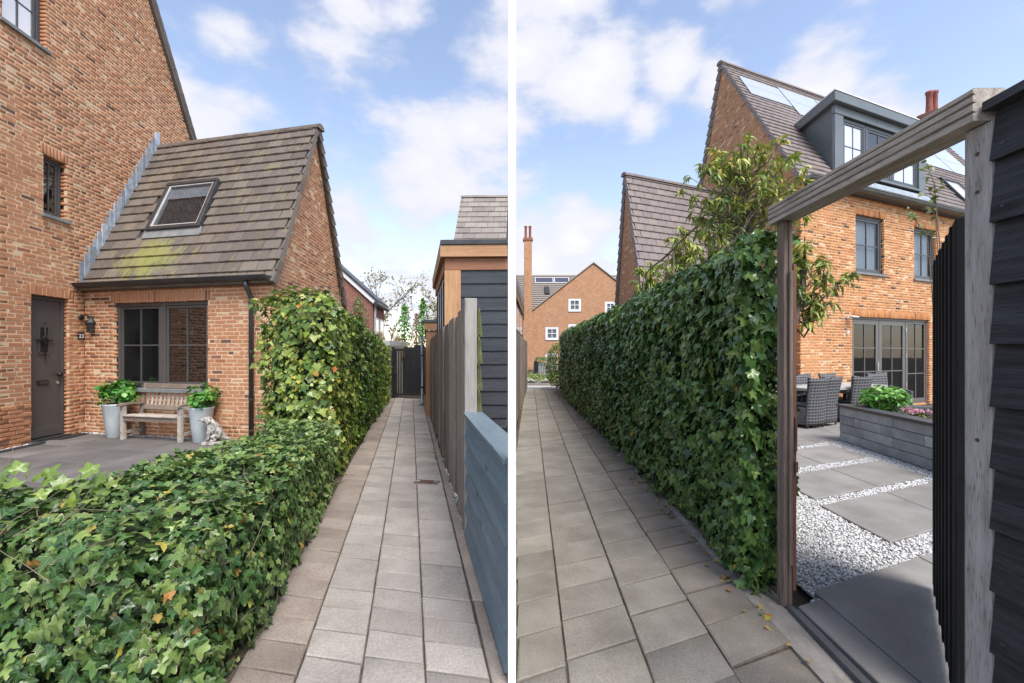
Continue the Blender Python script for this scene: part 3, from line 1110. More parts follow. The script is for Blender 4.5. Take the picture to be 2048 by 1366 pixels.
def hedge_leaves(quads, density, size, protos, thick=.09, bumpy=.10, seed=0, droop=1.0, fine=5.0):
    """scatter leaves over bilinear patches (a, b, c, d counter-clockwise seen from outside)"""
    items = []
    for a, b, c, d, dens in quads:
        a, b, c, d = map(Vector, (a, b, c, d))
        nrm = (b - a).cross(d - a).normalized()
        area = ((b - a).cross(d - a).length + (b - c).cross(d - c).length) / 2
        n = int(area * density * dens)
        for _ in range(n):
            u, v = random.random(), random.random()
            p = (a * (1 - u) + b * u) * (1 - v) + (d * (1 - u) + c * u) * v
            q = p * 2.3 + Vector((seed, 0, 0))
            bump = mnoise.noise(q) * bumpy + mnoise.noise(p * 6.1) * bumpy * .45
            dep = random.random() ** 1.3
            pos = p + nrm * (bump - dep * thick)
            up = Vector((0, 0, 1))
            nn = nrm + up * random.uniform(.1, .75) + rvec(.33)
            down = Vector((0, 0, -1)) * droop + rvec(.45)
            if nrm.z > .6:
                nn = up + rvec(.42)
                down = rvec(1.0) + nrm.cross(Vector((0, 0, 1))) * .2
            s = size * random.choice((.42, .55, .7, .85, .85, 1.0, 1.0, 1.15, 1.4)) * random.uniform(.85, 1.15)
            k = random.randrange(14) if pos.length < fine else 14 + random.randrange(9)
            items.append((leaf_matrix(pos, nn, down, s), k, random.random(), None))
    return items


def blob_core(parent, M, poly, z0, z1, mat, name='core'):
    MB().prism([(x, y, z0) for x, y in poly], (0, 0, z1 - z0)).build(name, mat, parent, M)


def twigs(parent, quads, n, r, mat, ln=.3, name='stem', lift=.012):
    m = MB()
    for _ in range(n):
        a, b, c, d = map(Vector, random.choice(quads)[:4])
        nrm = (b - a).cross(d - a).normalized()
        u, v = random.random(), random.random()
        p = (a * (1 - u) + b * u) * (1 - v) + (d * (1 - u) + c * u) * v
        t = (d - a).normalized() * random.uniform(-.2, 1) + (b - a).normalized() * random.uniform(-1, 1)
        t.normalize()
        pts = []
        q = p + nrm * random.uniform(-.02, lift)
        for k in range(6):
            pts.append(q.copy())
            t = (t + rvec(.22)).normalized()
            t = (t - nrm * t.dot(nrm) * .95 - nrm * .02).normalized()
            q = q + t * ln / 5 * random.uniform(.7, 1.2)
        m.tube(pts, [r * (1 - .13 * k) for k in range(6)], 5, False)
    o = m.build(name, mat, parent, WM[parent.name_full])
    # points were in world space: move the mesh into the parent's frame
    o.data.transform(WM[parent.name_full].inverted())
    o['kind'] = 'stuff'
    return o


# plan directions: house and path of the left alley, house and path of the right alley
UH = (-.10992, .99394)
VL = (.97676, -.21431)
UP = (-.2312, .9729)
ROWL = (.982, -.19)
UR = (.042315, .999104)
VR = (.925433, .378911)
C0 = (-8.0156, 7.9688)
C1 = (-3.9747, 7.0821)
R0 = (7.1482, 10.5485)
A0 = (3.2614, 8.9571)


def along(o, d, t, e=(0, 0), s=0.0):
    return (o[0] + d[0] * t + e[0] * s, o[1] + d[1] * t + e[1] * s)
# ================================================================ SETTING
I4 = Matrix.Identity(4)


def build_ground():
    m = MB()
    xs = [-160, -80, -40, -20, -12, -8, -5, -3, -1, 1, 3, 5, 8, 12, 20, 40, 80, 160]
    ys = [-60, -20, -5, 0, 2, 4, 6, 8, 10, 12, 14, 16, 18, 20, 22, 26, 30, 36, 42, 50, 60, 80, 120, 180, 260]
    vs = []
    for y in ys:
        for x in xs:
            t = min(1, max(0, (y - 21) / 29))
            vs.append((x, y, -.06 - .46 * t * t * (3 - 2 * t)))
    n = len(xs)
    m.add(vs, [(j * n + i, j * n + i + 1, (j + 1) * n + i + 1, (j + 1) * n + i) for j in range(len(ys) - 1) for i in range(n - 1)])
    o = m.build('ground', MAT['soil'], None, I4)
    tag(o, 'bare dark soil around the paths and gardens', None, None, 'structure')


build_ground()


def para_proto(a, b, h, gap=.006, jit=.004):
    """paver: parallelogram spanned by plan vectors a and b, slightly worn top edges; origin at one corner, top at z = 0"""
    a, b = Vector((*a, 0)), Vector((*b, 0))
    au, bu = a.normalized(), b.normalized()
    m = MB()
    g = gap / 2

    def ring(inset, z, j):
        o = []
        for s, t in ((0, 0), (1, 0), (1, 1), (0, 1)):
            p = a * s + b * t + au * ((inset) * (1 - 2 * s)) + bu * ((inset) * (1 - 2 * t))
            o.append((p.x + random.uniform(-j, j), p.y + random.uniform(-j, j), z))
        return o
    bot, mid, top = ring(g, -h, 0), ring(g, -.006, jit * .4), ring(g + .006, 0, jit)
    m.add(bot + mid + top, [(8, 9, 10, 11)] + [(4 + i, 4 + (i + 1) % 4, 8 + (i + 1) % 4, 8 + i) for i in range(4)] + [(i, (i + 1) % 4, 4 + (i + 1) % 4, 4 + i) for i in range(4)])
    return m


def tilt_matrix(x, y, z, a=.006):
    return np_mat(T(x, y, z) @ R(random.gauss(0, a), 'X') @ R(random.gauss(0, a), 'Y'))


# ---- paved alley between the low hedge and the plank fence
def left_path():
    P0 = (-.100, 1.95)
    root = thing('alley_path', I4, 'straight alley of worn grey concrete pavers leading to the black gate', None, None, 'structure')
    bed = MB()
    a, b = along(P0, UP, -1.6, ROWL, .12), along(P0, UP, 13.4, ROWL, .10)
    c, d = along(P0, UP, 13.4, ROWL, -1.36), along(P0, UP, -1.6, ROWL, -1.36)
    bed.add([(*p, -.016) for p in (a, b, c, d)], [(0, 1, 2, 3)])
    bed.build('joint_sand', MAT['joint'], root, I4)
    colw = .3165
    row = .2095
    for stained in (False, True):
        protos = [para_proto((ROWL[0] * colw, ROWL[1] * colw), (UP[0] * row, UP[1] * row), .05, gap=.008) for _ in range(5)]
        items = []
        for c in range(4):
            if (c == 3) != stained:
                continue
            off = (.0, .035, -.02, .05)[c]
            for k in range(-5, 63):
                x, y = along(P0, UP, k * row + off, ROWL, -(c + 1) * colw - (.002 * c))
                if k * row + off > 12.15:
                    continue
                items.append((tilt_matrix(x, y, random.uniform(-.003, .003)), random.randrange(5), random.random(), None))
        emit(root, 'paver', 'paving', protos, items, MAT['paver_stained'] if stained else MAT['paver'], 230 if not stained else 70)
    ke = MB()
    pr = [para_proto((ROWL[0] * .085, ROWL[1] * .085), (UP[0] * .93, UP[1] * .93), .08, gap=.008) for _ in range(3)]
    items = []
    for k in range(-1, 14):
        x, y = along(P0, UP, k * .93 - .3, ROWL, .004)
        if k * .93 < 11.5:
            items.append((tilt_matrix(x, y, .010, .002), k % 3, random.random(), None))
    emit(root, 'kerb_stone', 'kerb', pr, items, MAT['paver_stained'], 40)
    # soil and litter between pavers and hedge
    return root


left_path()

# ---- terrace in front of the tall house
def terrace():
    root = thing('terrace', I4, 'dark grey slab terrace in front of the brick house with the front door', None, None, 'structure')
    s = .80
    protos = [para_proto((VL[0] * s, VL[1] * s), (UH[0] * s, UH[1] * s), .05, gap=.004, jit=.001) for _ in range(3)]
    items = []
    for i in range(-5, 6):
        for j in range(-9, 1):
            x, y = along(C0, UH, j * s - .80 + .62, VL, i * s)
            cx, cy = x + .4 * (VL[0] + UH[0]), y + .4 * (VL[1] + UH[1])
            if cx > -1.75 - .235 * (cy - 2.0) - .75 or cy < 1.0:
                continue
            items.append((tilt_matrix(x, y, random.uniform(-.0015, .0015), .0012), random.randrange(3), random.random(), None))
    emit(root, 'slab', 'slabs', protos, items, MAT['slab_dark'], 120)
    b = MB()
    q = [along(C0, UH, .15, VL, -.2), along(C0, UH, .15, VL, 4.1), (-2.75, 4.6), (-2.3, 1.2), (-9, .9)]
    b.add([(*p, -.03) for p in q], [tuple(range(len(q) - 1, -1, -1))])
    b.build('joint_sand', MAT['joint'], root, I4)
    return root


terrace()


def chip_protos():
    o = []
    for _ in range(5):
        m = MB()
        v = [(1, 0, 0), (-1, 0, 0), (0, 1, 0), (0, -1, 0), (0, 0, 1), (0, 0, -1)]
        v = [tuple(c * random.uniform(.6, 1.15) + random.uniform(-.2, .2) for c in p) for p in v]
        m.add(v, [(0, 2, 4), (2, 1, 4), (1, 3, 4), (3, 0, 4), (2, 0, 5), (1, 2, 5), (3, 1, 5), (0, 3, 5)])
        o.append(m)
    return o


CHIPS = chip_protos()


def chips(name, label, pts, size, mat, z=.0):
    root = bpy.data.objects.new('x', None)
    items = []
    for x, y in pts:
        s = size * random.uniform(.55, 1.25)
        M = T(x, y, z + random.uniform(-.4, .5) * size) @ R(random.uniform(0, 6.3), 'Z') @ R(random.gauss(0, .5), 'X') @ Matrix.Diagonal((s, s * random.uniform(.5, .9), s * random.uniform(.35, .6), 1))
        items.append((np_mat(M), random.randrange(5), random.random(), None))
    WM['x_tmp'] = I4.copy()

    class P:
        name_full = 'x_tmp'
    bpy.data.objects.remove(root)
    # one top-level joined object
    par = thing(name + '_bed', I4, None, None)
    o = emit(par, name, name, CHIPS, items, mat, 0)
    o.parent = None
    o.matrix_basis = I4
    bpy.data.objects.remove(par)
    tag(o, label, None, None, 'stuff')
    return o


def in_poly(x, y, poly):
    r = False
    n = len(poly)
    for i in range(n):
        (x0, y0), (x1, y1) = poly[i], poly[(i + 1) % n]
        if (y0 > y) != (y1 > y) and x < (x1 - x0) * (y - y0) / (y1 - y0) + x0:
            r = not r
    return r


# white gravel strip along the foot of the left walls
pts = [along(C0, VL, random.uniform(.03, 3.9), UH, -random.uniform(.005, .10)) for _ in range(900)]
pts += [along(C0, UH, -random.uniform(1.08, 1.9), (-UH[1], UH[0]), -random.uniform(.03, .16)) for _ in range(420)]
chips('gravel_strip', 'thin strip of white gravel along the foot of the brick wall behind the bench', pts, .018, MAT['chip'], .006)

# blue grey gravel under the plank fence
FN0, FNd = (-.379, 3.465), (-.2312, .9729)
pts = [along(FN0, FNd, random.uniform(-.1, 8.5) * random.random() ** .4, (.97, .23), random.uniform(-.055, .16)) for _ in range(2600)]
chips('fence_gravel', 'blue grey gravel under the bottom ends of the plank fence', pts, .020, MAT['chip_blue'], -.012)

# ================================================================ LEFT HOUSES
def tall_house():
    M = frame(C0, UH)
    root = thing('brick_house', M, 'tall brick house with grey front door at the left edge', 'house')
    poly = [(-2.8, 0), (5.5, 0), (5.5, 3.02), (.5, 11.26), (-2.8, 5.8)]
    holes = [(-.982, -.315, 0.0, 2.465), (-.775, -.362, 3.86, 4.87), (-1.43, -.737, 6.655, 8.15)]
    lint = [(-1.06, -.20, 2.465, 2.625), (-.83, -.32, 4.87, 5.05), (-1.5, -.67, 8.15, 8.33)]
    wall = wall_slab(root, M, poly, holes, MAT['mortar'])
    items = lay_bricks(M, poly, holes, lintels=lint, plinth=(.66, -.99))
    emit(wall, 'brick', 'brickwork', BRICKS, items, MAT['brick_left'], 300,
         seen=lambda c, px, py: (px < 330) & ~((px > 168) & (py > 560)) & (c[:, 1] < 10.4))
    # the other walls and the roof, out of view
    W = 6.8
    o = MB()
    o.prism([(-2.8, .35, 0), (-2.8, W, 0), (-2.8, W, 5.8), (-2.8, .35, 5.8)], (.3, 0, 0))
    o.prism([(5.2, .35, 0), (5.2, W, 0), (5.2, W, 3.0), (5.2, .35, 3.0)], (.3, 0, 0))
    o.prism([(-2.8, W, 0), (5.5, W, 0), (5.5, W, 3.0), (.5, W, 11.2), (-2.8, W, 5.8)], (0, .3, 0))
    o.build('wall', MAT['brick_far_red'], root, M)
    rf = MB()
    rf.prism([(-3.0, -.06, 5.5), (.5, -.06, 11.30), (.5, -.06, 11.45), (-3.1, -.06, 5.6)], (0, W + .4, 0))
    rf.prism([(5.75, -.06, 2.66), (5.75, -.06, 2.82), (.5, -.06, 11.45), (.5, -.06, 11.30)], (0, W + .4, 0))
    roof = rf.build('roof', MAT['tile'], root, M)
    # stepped verge tiles down the visible slope of the gable
    dx, dz = 5.25, -8.63
    L = math.hypot(dx, dz)
    n = 40
    vt = MB().box(-.085, .02, -.04, .24, -.02, L / n - .01).mesh('tile', MAT['tile'])
    for k in range(n):
        t = (k + 1) / n
        Mk = M @ T(.5 + dx * t + .10, 0, 11.43 + dz * t) @ R(math.atan2(-dx, -dz) + math.pi + .05, 'Y')
        link_mesh('tile', vt, roof, Mk)
    # windows
    window(root, M, -.775, -.362, 3.86, 4.87, MAT['frame'], MAT['glass'], 2, 2, sill=MAT['sill'], fw=.05, bar=.02)
    window(root, M, -1.43, -.737, 6.655, 8.15, MAT['frame_blue'], MAT['glass_painted_sky'], 2, 3, sill=MAT['sill'], fw=.06)
    # front door
    d = MB().box(-.982, -.93, .075, .15, .03, 2.465).box(-.367, -.315, .075, .15, .03, 2.465).box(-.93, -.367, .075, .15, 2.40, 2.465)
    door = d.build('door', MAT['frame'], root, M, bev=.004)
    leaf = MB().box(-.927, -.370, .095, .135, .045, 2.397)
    leaf.build('door_leaf', MAT['frame'], door, M, bev=.004)
    MB().box(-.92, -.375, .060, .096, .06, .20).box(-.92, -.375, .075, .096, .20, .225).build('weather_bar', MAT['frame'], door, M, bev=.008)
    MB().box(-.982, -.315, -.03, .10, 0.0, .045).build('threshold', MAT['gutter'], door, M, bev=.006)
    # little barred window in the door
    pv = MB()
    a0, a1, b0, b1 = -.745, -.605, 1.50, 1.93
    for q in ((a0 - .02, a1 + .02, b1, b1 + .03), (a0 - .02, a1 + .02, b0 - .03, b0), (a0 - .03, a0, b0, b1), (a1, a1 + .03, b0, b1)):
        pv.box(q[0], q[1], .080, .098, q[2], q[3])
    pv.build('peep_frame', MAT['frame'], door, M)
    MB().box(a0, a1, .088, .094, b0, b1).build('peep_pane', MAT['black'], door, M)
    g = MB()
    cx, cz = (a0 + a1) / 2, (b0 + b1) / 2
    g.tube([(cx, .066, b0 - .09), (cx, .066, b1 + .09)], .008, 8)
    for s in (-1, 1):
        g.tube([(cx, .066, cz + .10), (cx + s * .055, .060, cz), (cx, .066, cz - .10)], .010, 8)
    g.tube([(cx - .13, .066, cz), (cx - .05, .062, cz)], .012, 8).tube([(cx + .05, .062, cz), (cx + .13, .066, cz)], .012, 8)
    for x, z in ((cx, b0 - .09), (cx, b1 + .09), (cx - .13, cz), (cx + .13, cz)):
        g.lathe([(.0, -.02), (.02, 0), (.0, .02)], 8, T(x, .066, z))
    g.build('door_grille', MAT['iron'], door, M, smooth=True)
    sl = MB().box(-.79, -.60, .074, .096, .95, 1.025)
    slot = sl.build('letter_slot', MAT['iron'], door, M, bev=.005)
    MB().box(-.765, -.625, .069, .076, .965, 1.005).build('slot_flap', MAT['gutter'], slot, M, bev=.003)
    MB().lathe([(.016, 0), (.016, .03), (.042, .045), (.046, .062), (.028, .078), (0, .08)], 16, T(-.425, .095, 1.115) @ R(math.pi / 2, 'X')).build('door_knob', MAT['iron'], door, M, smooth=True)
    MB().lathe([(.026, 0), (.026, .012), (0, .014)], 14, T(-.425, .095, .965) @ R(math.pi / 2, 'X')).build('lock_plate', MAT['steel'], door, M)
    # slate edging on the ground left of the door
    MB().box(-2.4, -.99, -.22, -.17, -.02, .035).box(-1.06, -.99, -.17, .0, -.02, .03).build('edging', MAT['slate_cap'], root, M, bev=.004)
    return root


tall_house()

AP = math.radians(60.5)


def annex_left():
    M = frame(C0, VL)
    root = thing('brick_annex', M, 'low brick annex with mossy tiled roof and skylight beside the front door', 'annex')
    W = 4.137
    poly = [(0.012, 0), (W - .012, 0), (W - .012, 2.75), (0.012, 2.75)]
    holes = [(.713, 2.802, .86, 2.405)]
    lint = [(.64, 2.875, 2.405, 2.60)]
    wall = wall_slab(root, M, poly, holes, MAT['mortar'])
    poly = [(0.012, 0), (W, 0), (W, 2.75), (0.012, 2.75)]
    items = lay_bricks(M, poly, holes, lintels=lint, depth=.08)
    emit(wall, 'brick', 'brickwork', BRICKS, items, MAT['brick_left'], 230, seen=lambda c, px, py: (px < 512) & (py < 850))
    G = frame(C1, UH)
    gp = [(0.022, 0), (3.95, 0), (3.95, 2.72), (1.98, 6.22), (0.022, 2.75)]
    gw = wall_slab(root, G, gp, [], MAT['mortar'], name='gable_wall', thick=.05)
    gp[0], gp[4] = (0, 0), (0, 2.75)
    emit(gw, 'brick', 'brickwork', BRICKS, lay_bricks(G, gp, [], depth=.025), MAT['brick_left'], 70, seen=lambda c, px, py: py < 560)
    # back wall
    B = frame(along(C1, UH, 3.95), VL)
    MB().box(-4.05, 0, -.3, 0, 0, 2.7).build('wall', MAT['brick_far_red'], root, B)
    # roof
    pitch, L, k_ = oblique(VL, UH, 1.98, 3.50)
    S = slope_frame(C0, VL, pitch, 2.75 - .02) @ T(0, 0, .06)
    deck = MB().box(.01, W + .03, -.12, L - .04, -.05, -.006).shear(k_)
    roof = deck.build('roof', MAT['slate_cap'], root, S)
    bp, bL, kb = oblique(VL, (-UH[0], -UH[1]), 1.98, 3.50)
    back = slope_frame(along(C0, UH, 3.96), VL, math.pi - bp, 2.7)
    bk = MB().box(.01, W + .10, -.15, bL + .03, -.06, .0).shear(kb)
    bk.build('roof', MAT['tile'], root, back)
    vt = MB().box(W + .06, W + .115, 0, .25, -.06, .06).mesh('tile', MAT['tile'])
    for k in range(16):
        link_mesh('tile', vt, roof, back @ T(k * .252 * kb, k * .252, -.04))
    tm = tile_material('mossy brown roof tile', TILE_STOPS, moss_obj=roof)
    sk = (1.02, 2.30, 1.23 * L / 4.02, 2.56 * L / 4.02)
    tile_roof(roof, S @ T(0, -.13, 0), .02, W + .10, L + .12, .335, .2365, tm, 290, skip=[(sk[0] - .02, sk[1] + .02, sk[2] + .08, sk[3] + .16)], verge=[W + .10], k_=k_)
    ridge_tiles(roof, S @ T(k_ * L, L + .02, -.01) @ R(-pitch, 'X') @ T(0, .05, .02), .02, W + .14, tm, .37, .12)
    # skylight
    f = MB()
    a, b, c, d = sk
    t = .085
    f.box(a, b, c, c + t, -.02, .10).box(a, b, d - t, d, -.02, .11).box(a, a + t, c + t, d - t, -.02, .10).box(b - t, b, c + t, d - t, -.02, .10)
    sl = f.shear(k_).build('skylight', MAT['gutter'], roof, S, bev=.01)
    inn = MB()
    e = .03
    a2, b2, c2, d2 = a + t, b - t, c + t, d - t
    inn.box(a2, a2 + e, c2, d2, .0, .085).box(b2 - e, b2, c2, d2, .0, .085).box(a2 + e, b2 - e, c2, c2 + e, 0, .085).box(a2 + e, b2 - e, d2 - e, d2, 0, .085)
    inn.shear(k_).build('sash', MAT['concrete_pale'], sl, S, bev=.004)
    MB().box(a2 + e, b2 - e, c2 + e, d2 - e, .055, .062).shear(k_).build('pane', MAT['glass_clear'], sl, S)
    bl = MB()
    n = 26
    for k in range(n):
        x0 = a2 + e + (b2 - a2 - 2 * e) * k / n
        x1 = a2 + e + (b2 - a2 - 2 * e) * (k + 1) / n
        bl.add([(x0, c2 + .80, .03), (x1, c2 + .80, .034), (x1, d2, .034), (x0, d2, .03)], [(0, 1, 2, 3)])
    bl.shear(k_).build('blind', MAT['curtain'], sl, S)
    MB().box(a2, b2, c2, d2, -.13, -.12).shear(k_).build('room_backing', MAT['bark_pale'], sl, S)
    MB().box(a2 - .01, a2, c2, d2, -.12, .0).box(b2, b2 + .01, c2, d2, -.12, 0).box(a2, b2, d2, d2 + .01, -.12, 0).box(a2, b2, c2 - .01, c2, -.12, 0).shear(k_).build('lining', MAT['white'], sl, S)
    ap = MB()
    ap.add([(a - .06, c - .17, .040), (b + .06, c - .17, .040), (b + .04, c + .02, .055), (a - .04, c + .02, .055)], [(0, 1, 2, 3)])
    ap.add([(a - .06, c - .17, .028), (b + .06, c - .17, .028), (b + .06, c - .17, .040), (a - .06, c - .17, .040)], [(0, 1, 2, 3)])
    ap.shear(k_).build('apron_flashing', MAT['sill'], sl, S)
    # gutter
    gt = MB()
    prof = []
    for k in range(13):
        an = math.pi * (1 + k / 12)
        prof.append((.075 * math.cos(an), .075 * math.sin(an)))
    x0, x1 = -.03, W + .06
    vs, n = [], len(prof)
    for x in (x0, x1):
        vs += [(x, -.165 + p, 2.755 + q) for p, q in prof] + [(x, -.165 + p * .9, 2.755 + q * .9) for p, q in reversed(prof)]
    k = 2 * n
    gt.add(vs, [(i, (i + 1) % k, k + (i + 1) % k, k + i) for i in range(k)])
    gt.add([(x0, -.165 + p, 2.755 + q) for p, q in prof], [tuple(range(n))])
    gt.add([(x1, -.165 + p, 2.755 + q) for p, q in prof], [tuple(range(n - 1, -1, -1))])
    gt.tube([(x0, -.245, 2.757), (x1, -.245, 2.757)], .011, 8)
    gu = gt.build('gutter', MAT['gutter'], root, M)
    for x in (.55, 1.25, 1.95, 2.65, 3.35, 3.95):
        st = MB()
        vs = []
        for xx in (x, x + .02):
            vs += [(xx, -.165 + p * 1.05, 2.755 + q * 1.05) for p, q in prof]
        st.add(vs, [(i, i + 1, n + i + 1, n + i) for i in range(n - 1)])
        st.build('gutter_strap', MAT['gutter'], gu, M)
    MB().box(.012, W, -.09, -.0, 2.70, 2.76).build('fascia', MAT['frame'], root, M)
    dp = MB().tube([(3.75, -.165, 2.68), (3.75, -.165, 2.60), (3.75, -.10, 2.50), (3.75, -.055, 2.40), (3.75, -.055, .0)], .038, 14)
    pipe = dp.build('drainpipe', MAT['gutter'], root, M, smooth=True)
    for z in (2.3, 1.5, .7):
        MB().tube([(3.75, -.055, z), (3.75, -.055, z + .035)], .044, 14).build('pipe_bracket', MAT['gutter'], pipe, M)
    # window with two casements
    for a, b in ((.713, 1.7575), (1.7575, 2.802)):
        window(root, M, a, b, .86, 2.405, MAT['frame'], MAT['glass'], 2, 2, fw=.062, bar=.026, recess=.06)
    MB().box(.66, 2.86, -.06, .10, .79, .856).build('window_sill', MAT['sill'], root, M, bev=.006)
    # stepped lead flashing up the tall wall
    LA = frame(C0, UH)
    n = 21
    for k in range(n):
        s = -.10 + 1.92 * k / (n - 1)
        zr = 2.80 + s * math.tan(AP) + .12
        w_ = .115
        m = MB().prism([(s - .02, -.006, zr - .14), (s + w_, -.006, zr + .06), (s + w_, -.006, zr + .46), (s - .01, -.006, zr + .43), (s - .02, -.006, zr + .41)], (0, -.008 - .010 * (k % 3), 0))
        m.build('lead_step', MAT['lead'], root, LA)
    return root


annex_left()

# ================================================================ RIGHT HOUSES
MPITCH = math.radians(53.0)


def main_house_right():
    M = frame(R0, VR)
    root = thing('brick_house', M, 'large orange brick house with zinc dormer and french doors behind the gate', 'house')
    W = 14.0
    poly = [(.022, -.06), (W, -.06), (W, 5.80), (.022, 5.80)]
    w1 = (2.235, 3.52, 3.665, 5.225)
    w2 = (5.0, 6.19, 3.665, 5.19)
    fd = (2.085, 5.81, 0.0, 2.465)
    w3 = (8.2, 9.4, 3.665, 5.19)
    holes = [w1, w2, fd, w3]
    lint = [(a - .07, b + .07, d, d + .20) for a, b, c, d in holes]
    wall = wall_slab(root, M, poly, holes, MAT['mortar_right'])
    poly = [(.0, -.06), (W, -.06), (W, 5.80), (.0, 5.80)]
    items = lay_bricks(M, poly, holes, lintels=lint, course=.0715, length=.245, depth=.08)
    emit(wall, 'brick', 'brickwork', BRICKS, items, MAT['brick_right'], 240, seen=lambda c, px, py: (px > 1600) & (px < 1868) & (py < 760))
    G = frame(R0, (-UR[0], -UR[1]))
    gp = [(0, -.06), (0, 5.78), (-4.37, 11.52), (-7.25, 5.78), (-7.25, -.06)]
    gs = [(-.03, z) if u == 0 else (u, z) for u, z in reversed(gp)]
    gw = wall_slab(root, G, gs, [], MAT['mortar_right'], name='gable_wall', thick=.05)
    emit(gw, 'brick', 'brickwork', BRICKS, lay_bricks(G, gp, [], course=.0715, length=.245, depth=.025), MAT['brick_left'], 60,
         seen=lambda c, px, py: (py < 380))
    B = frame(along(R0, UR, 7.25), VR)
    MB().box(0, W, -.3, 0, -.06, 5.7).build('wall', MAT['brick_far_red'], root, B)
    E_ = frame(along(R0, VR, W), UR)
    MB().prism([(.0, 0, -.06), (7.25, 0, -.06), (7.25, 0, 5.7), (4.3, 0, 11.4), (0, 0, 5.7)], (0, .3, 0)).build('wall', MAT['brick_far_red'], root, E_)
    # roof
    pitch, L, k_ = oblique(VR, UR, 4.37, 5.76)
    S = slope_frame(R0, VR, pitch, 5.78) @ T(0, 0, .06)
    sc = L / 7.262
    deck = MB().box(.0, W, -.15, L - .02, -.06, -.006).shear(k_)
    roof = deck.build('roof', MAT['slate_cap'], root, S)
    bp, bL, kb = oblique(VR, (-UR[0], -UR[1]), 2.88, 5.74)
    back = slope_frame(along(R0, UR, 7.25), VR, math.pi - bp, 5.78)
    MB().box(-.06, W, -.2, bL + .10, -.02, .10).shear(kb).build('roof', MAT['tile_right'], root, back)
    bt = MB().box(-.10, -.045, 0, .28, -.05, .13).mesh('tile', MAT['tile_right'])
    for k in range(23):
        link_mesh('tile', bt, roof, back @ T((k * .285 - .1) * kb, k * .285 - .1, 0))
    dm = (1.74, 6.12, .58, 3.10)
    pan = [(.38, 2.36, 4.98, 6.42), (2.40, 4.42, 4.46, 6.62), (4.46, 6.5, 4.46, 6.62), (6.75, 8.75, 3.40, 6.62), (8.79, 10.79, 3.40, 6.62), (10.83, 12.83, 3.40, 6.62)]
    skl = (8.68, 9.90, .80, 2.40)
    dm, skl = [(q[0], q[1], q[2] * sc, q[3] * sc) for q in (dm, skl)]
    pan = [(q[0], q[1], q[2] * sc, q[3] * sc) for q in pan]
    skips = [(dm[0], dm[1], dm[2], dm[3])] + [(a + .05, b - .05, c + .1, d - .1) for a, b, c, d in pan] + [skl]
    tile_roof(roof, S @ T(0, -.16, 0), -.07, W, L + .12, .335, .2525, MAT['tile_right'], 290, skip=[(a, b, c + .16, d + .16) for a, b, c, d in skips], verge=[-.10], k_=k_,
              seen=lambda c, px, py: (px < 1935) & (py < 420))
    ridge_tiles(roof, S @ T(k_ * L, L + .05, 0) @ R(-pitch, 'X') @ T(0, .0, .02), -.10, W, MAT['tile_right'], .37, .13)
    for a, b, c, d in pan:
        fr = MB().box(a, b, c, d, .0, .045).shear(k_)
        pf = fr.build('solar_panel', MAT['gutter'], roof, S)
        nr = 2 if d - c < 2.5 else 3
        h = (d - c) / nr
        for k in range(nr):
            MB().box(a + .015, b - .015, c + k * h + .012, c + (k + 1) * h - .012, .046, .056).shear(k_).build('panel_glass', MAT['panel'], pf, S)
    a, b, c, d = skl
    sk = MB().box(a, b, c, c + .09, 0, .10).box(a, b, d - .09, d, 0, .10).box(a, a + .09, c + .09, d - .09, 0, .10).box(b - .09, b, c + .09, d - .09, 0, .10).shear(k_).build('skylight', MAT['gutter'], roof, S)
    MB().box(a + .09, b - .09, c + .09, d - .09, .06, .066).shear(k_).build('pane', MAT['glass_painted_sky'], sk, S)
    # chimney at the far end of the ridge
    K = frame(along(along(R0, VR, 13.45), UR, 4.37), VR)
    ch = MB().box(-.38, .38, -.3, .3, 10.6, 12.55).build('chimney', MAT['brick_far'], root, K)
    MB().box(-.46, .46, -.38, .38, 12.55, 12.72).build('chimney_cap', MAT['brick_far_red'], ch, K, bev=.01)
    for x, h in ((-.24, 1.0), (.20, 1.12)):
        MB().lathe([(.15, 12.72), (.135, 12.9), (.12, 13.2), (.125, 12.72 + h - .14), (.15, 12.72 + h - .1), (.15, 12.72 + h), (.10, 12.72 + h), (.10, 12.8)], 14, T(x, 0, 0)).build('chimney_pot', MAT['terracotta'], ch, K, smooth=True)
    # dormer
    D = frame((8.7598, 11.5617), VR)
    zb, zt = 6.40, 8.26
    dep = 1.55
    body = MB()
    body.prism([(.0, 0, zb - .05), (.0, 0, zt), (.0, dep, zt), (.0, .10, zb)], (.06, 0, 0))
    kd = .4597
    dorm = body.shear(kd).build('dormer', MAT['zinc'], root, D)
    MB().prism([(4.34, 0, zb - .05), (4.34, 0, zt), (4.34, dep, zt), (4.34, .10, zb)], (.06, 0, 0)).shear(kd).build('dormer_cheek', MAT['zinc'], dorm, D)
    MB().box(.0, .36, -.03, .06, zb - .02, 8.0).build('corner_panel', MAT['zinc'], dorm, D, bev=.008)
    MB().box(4.06, 4.41, -.03, .06, zb - .02, 8.0).build('corner_panel', MAT['zinc'], dorm, D, bev=.008)
    for a, b in ((-.02, 1.85), (1.86, 3.2), (3.21, 4.43)):
        MB().box(a, b, -.045, .05, 8.004, 8.235).build('fascia_panel', MAT['zinc'], dorm, D, bev=.006)
    MB().box(-.16, 4.58, -.17, dep + .6, 8.24, 8.50).shear(kd).build('dormer_roof', MAT['zinc'], dorm, D, bev=.015)
    MB().box(-.175, 4.595, -.185, dep + .6, 8.50, 8.525).shear(kd).build('roof_trim', MAT['white'], dorm, D)
    MB().box(.34, 4.08, -.07, .06, 6.44, 6.50).build('dormer_sill', MAT['zinc'], dorm, D, bev=.005)
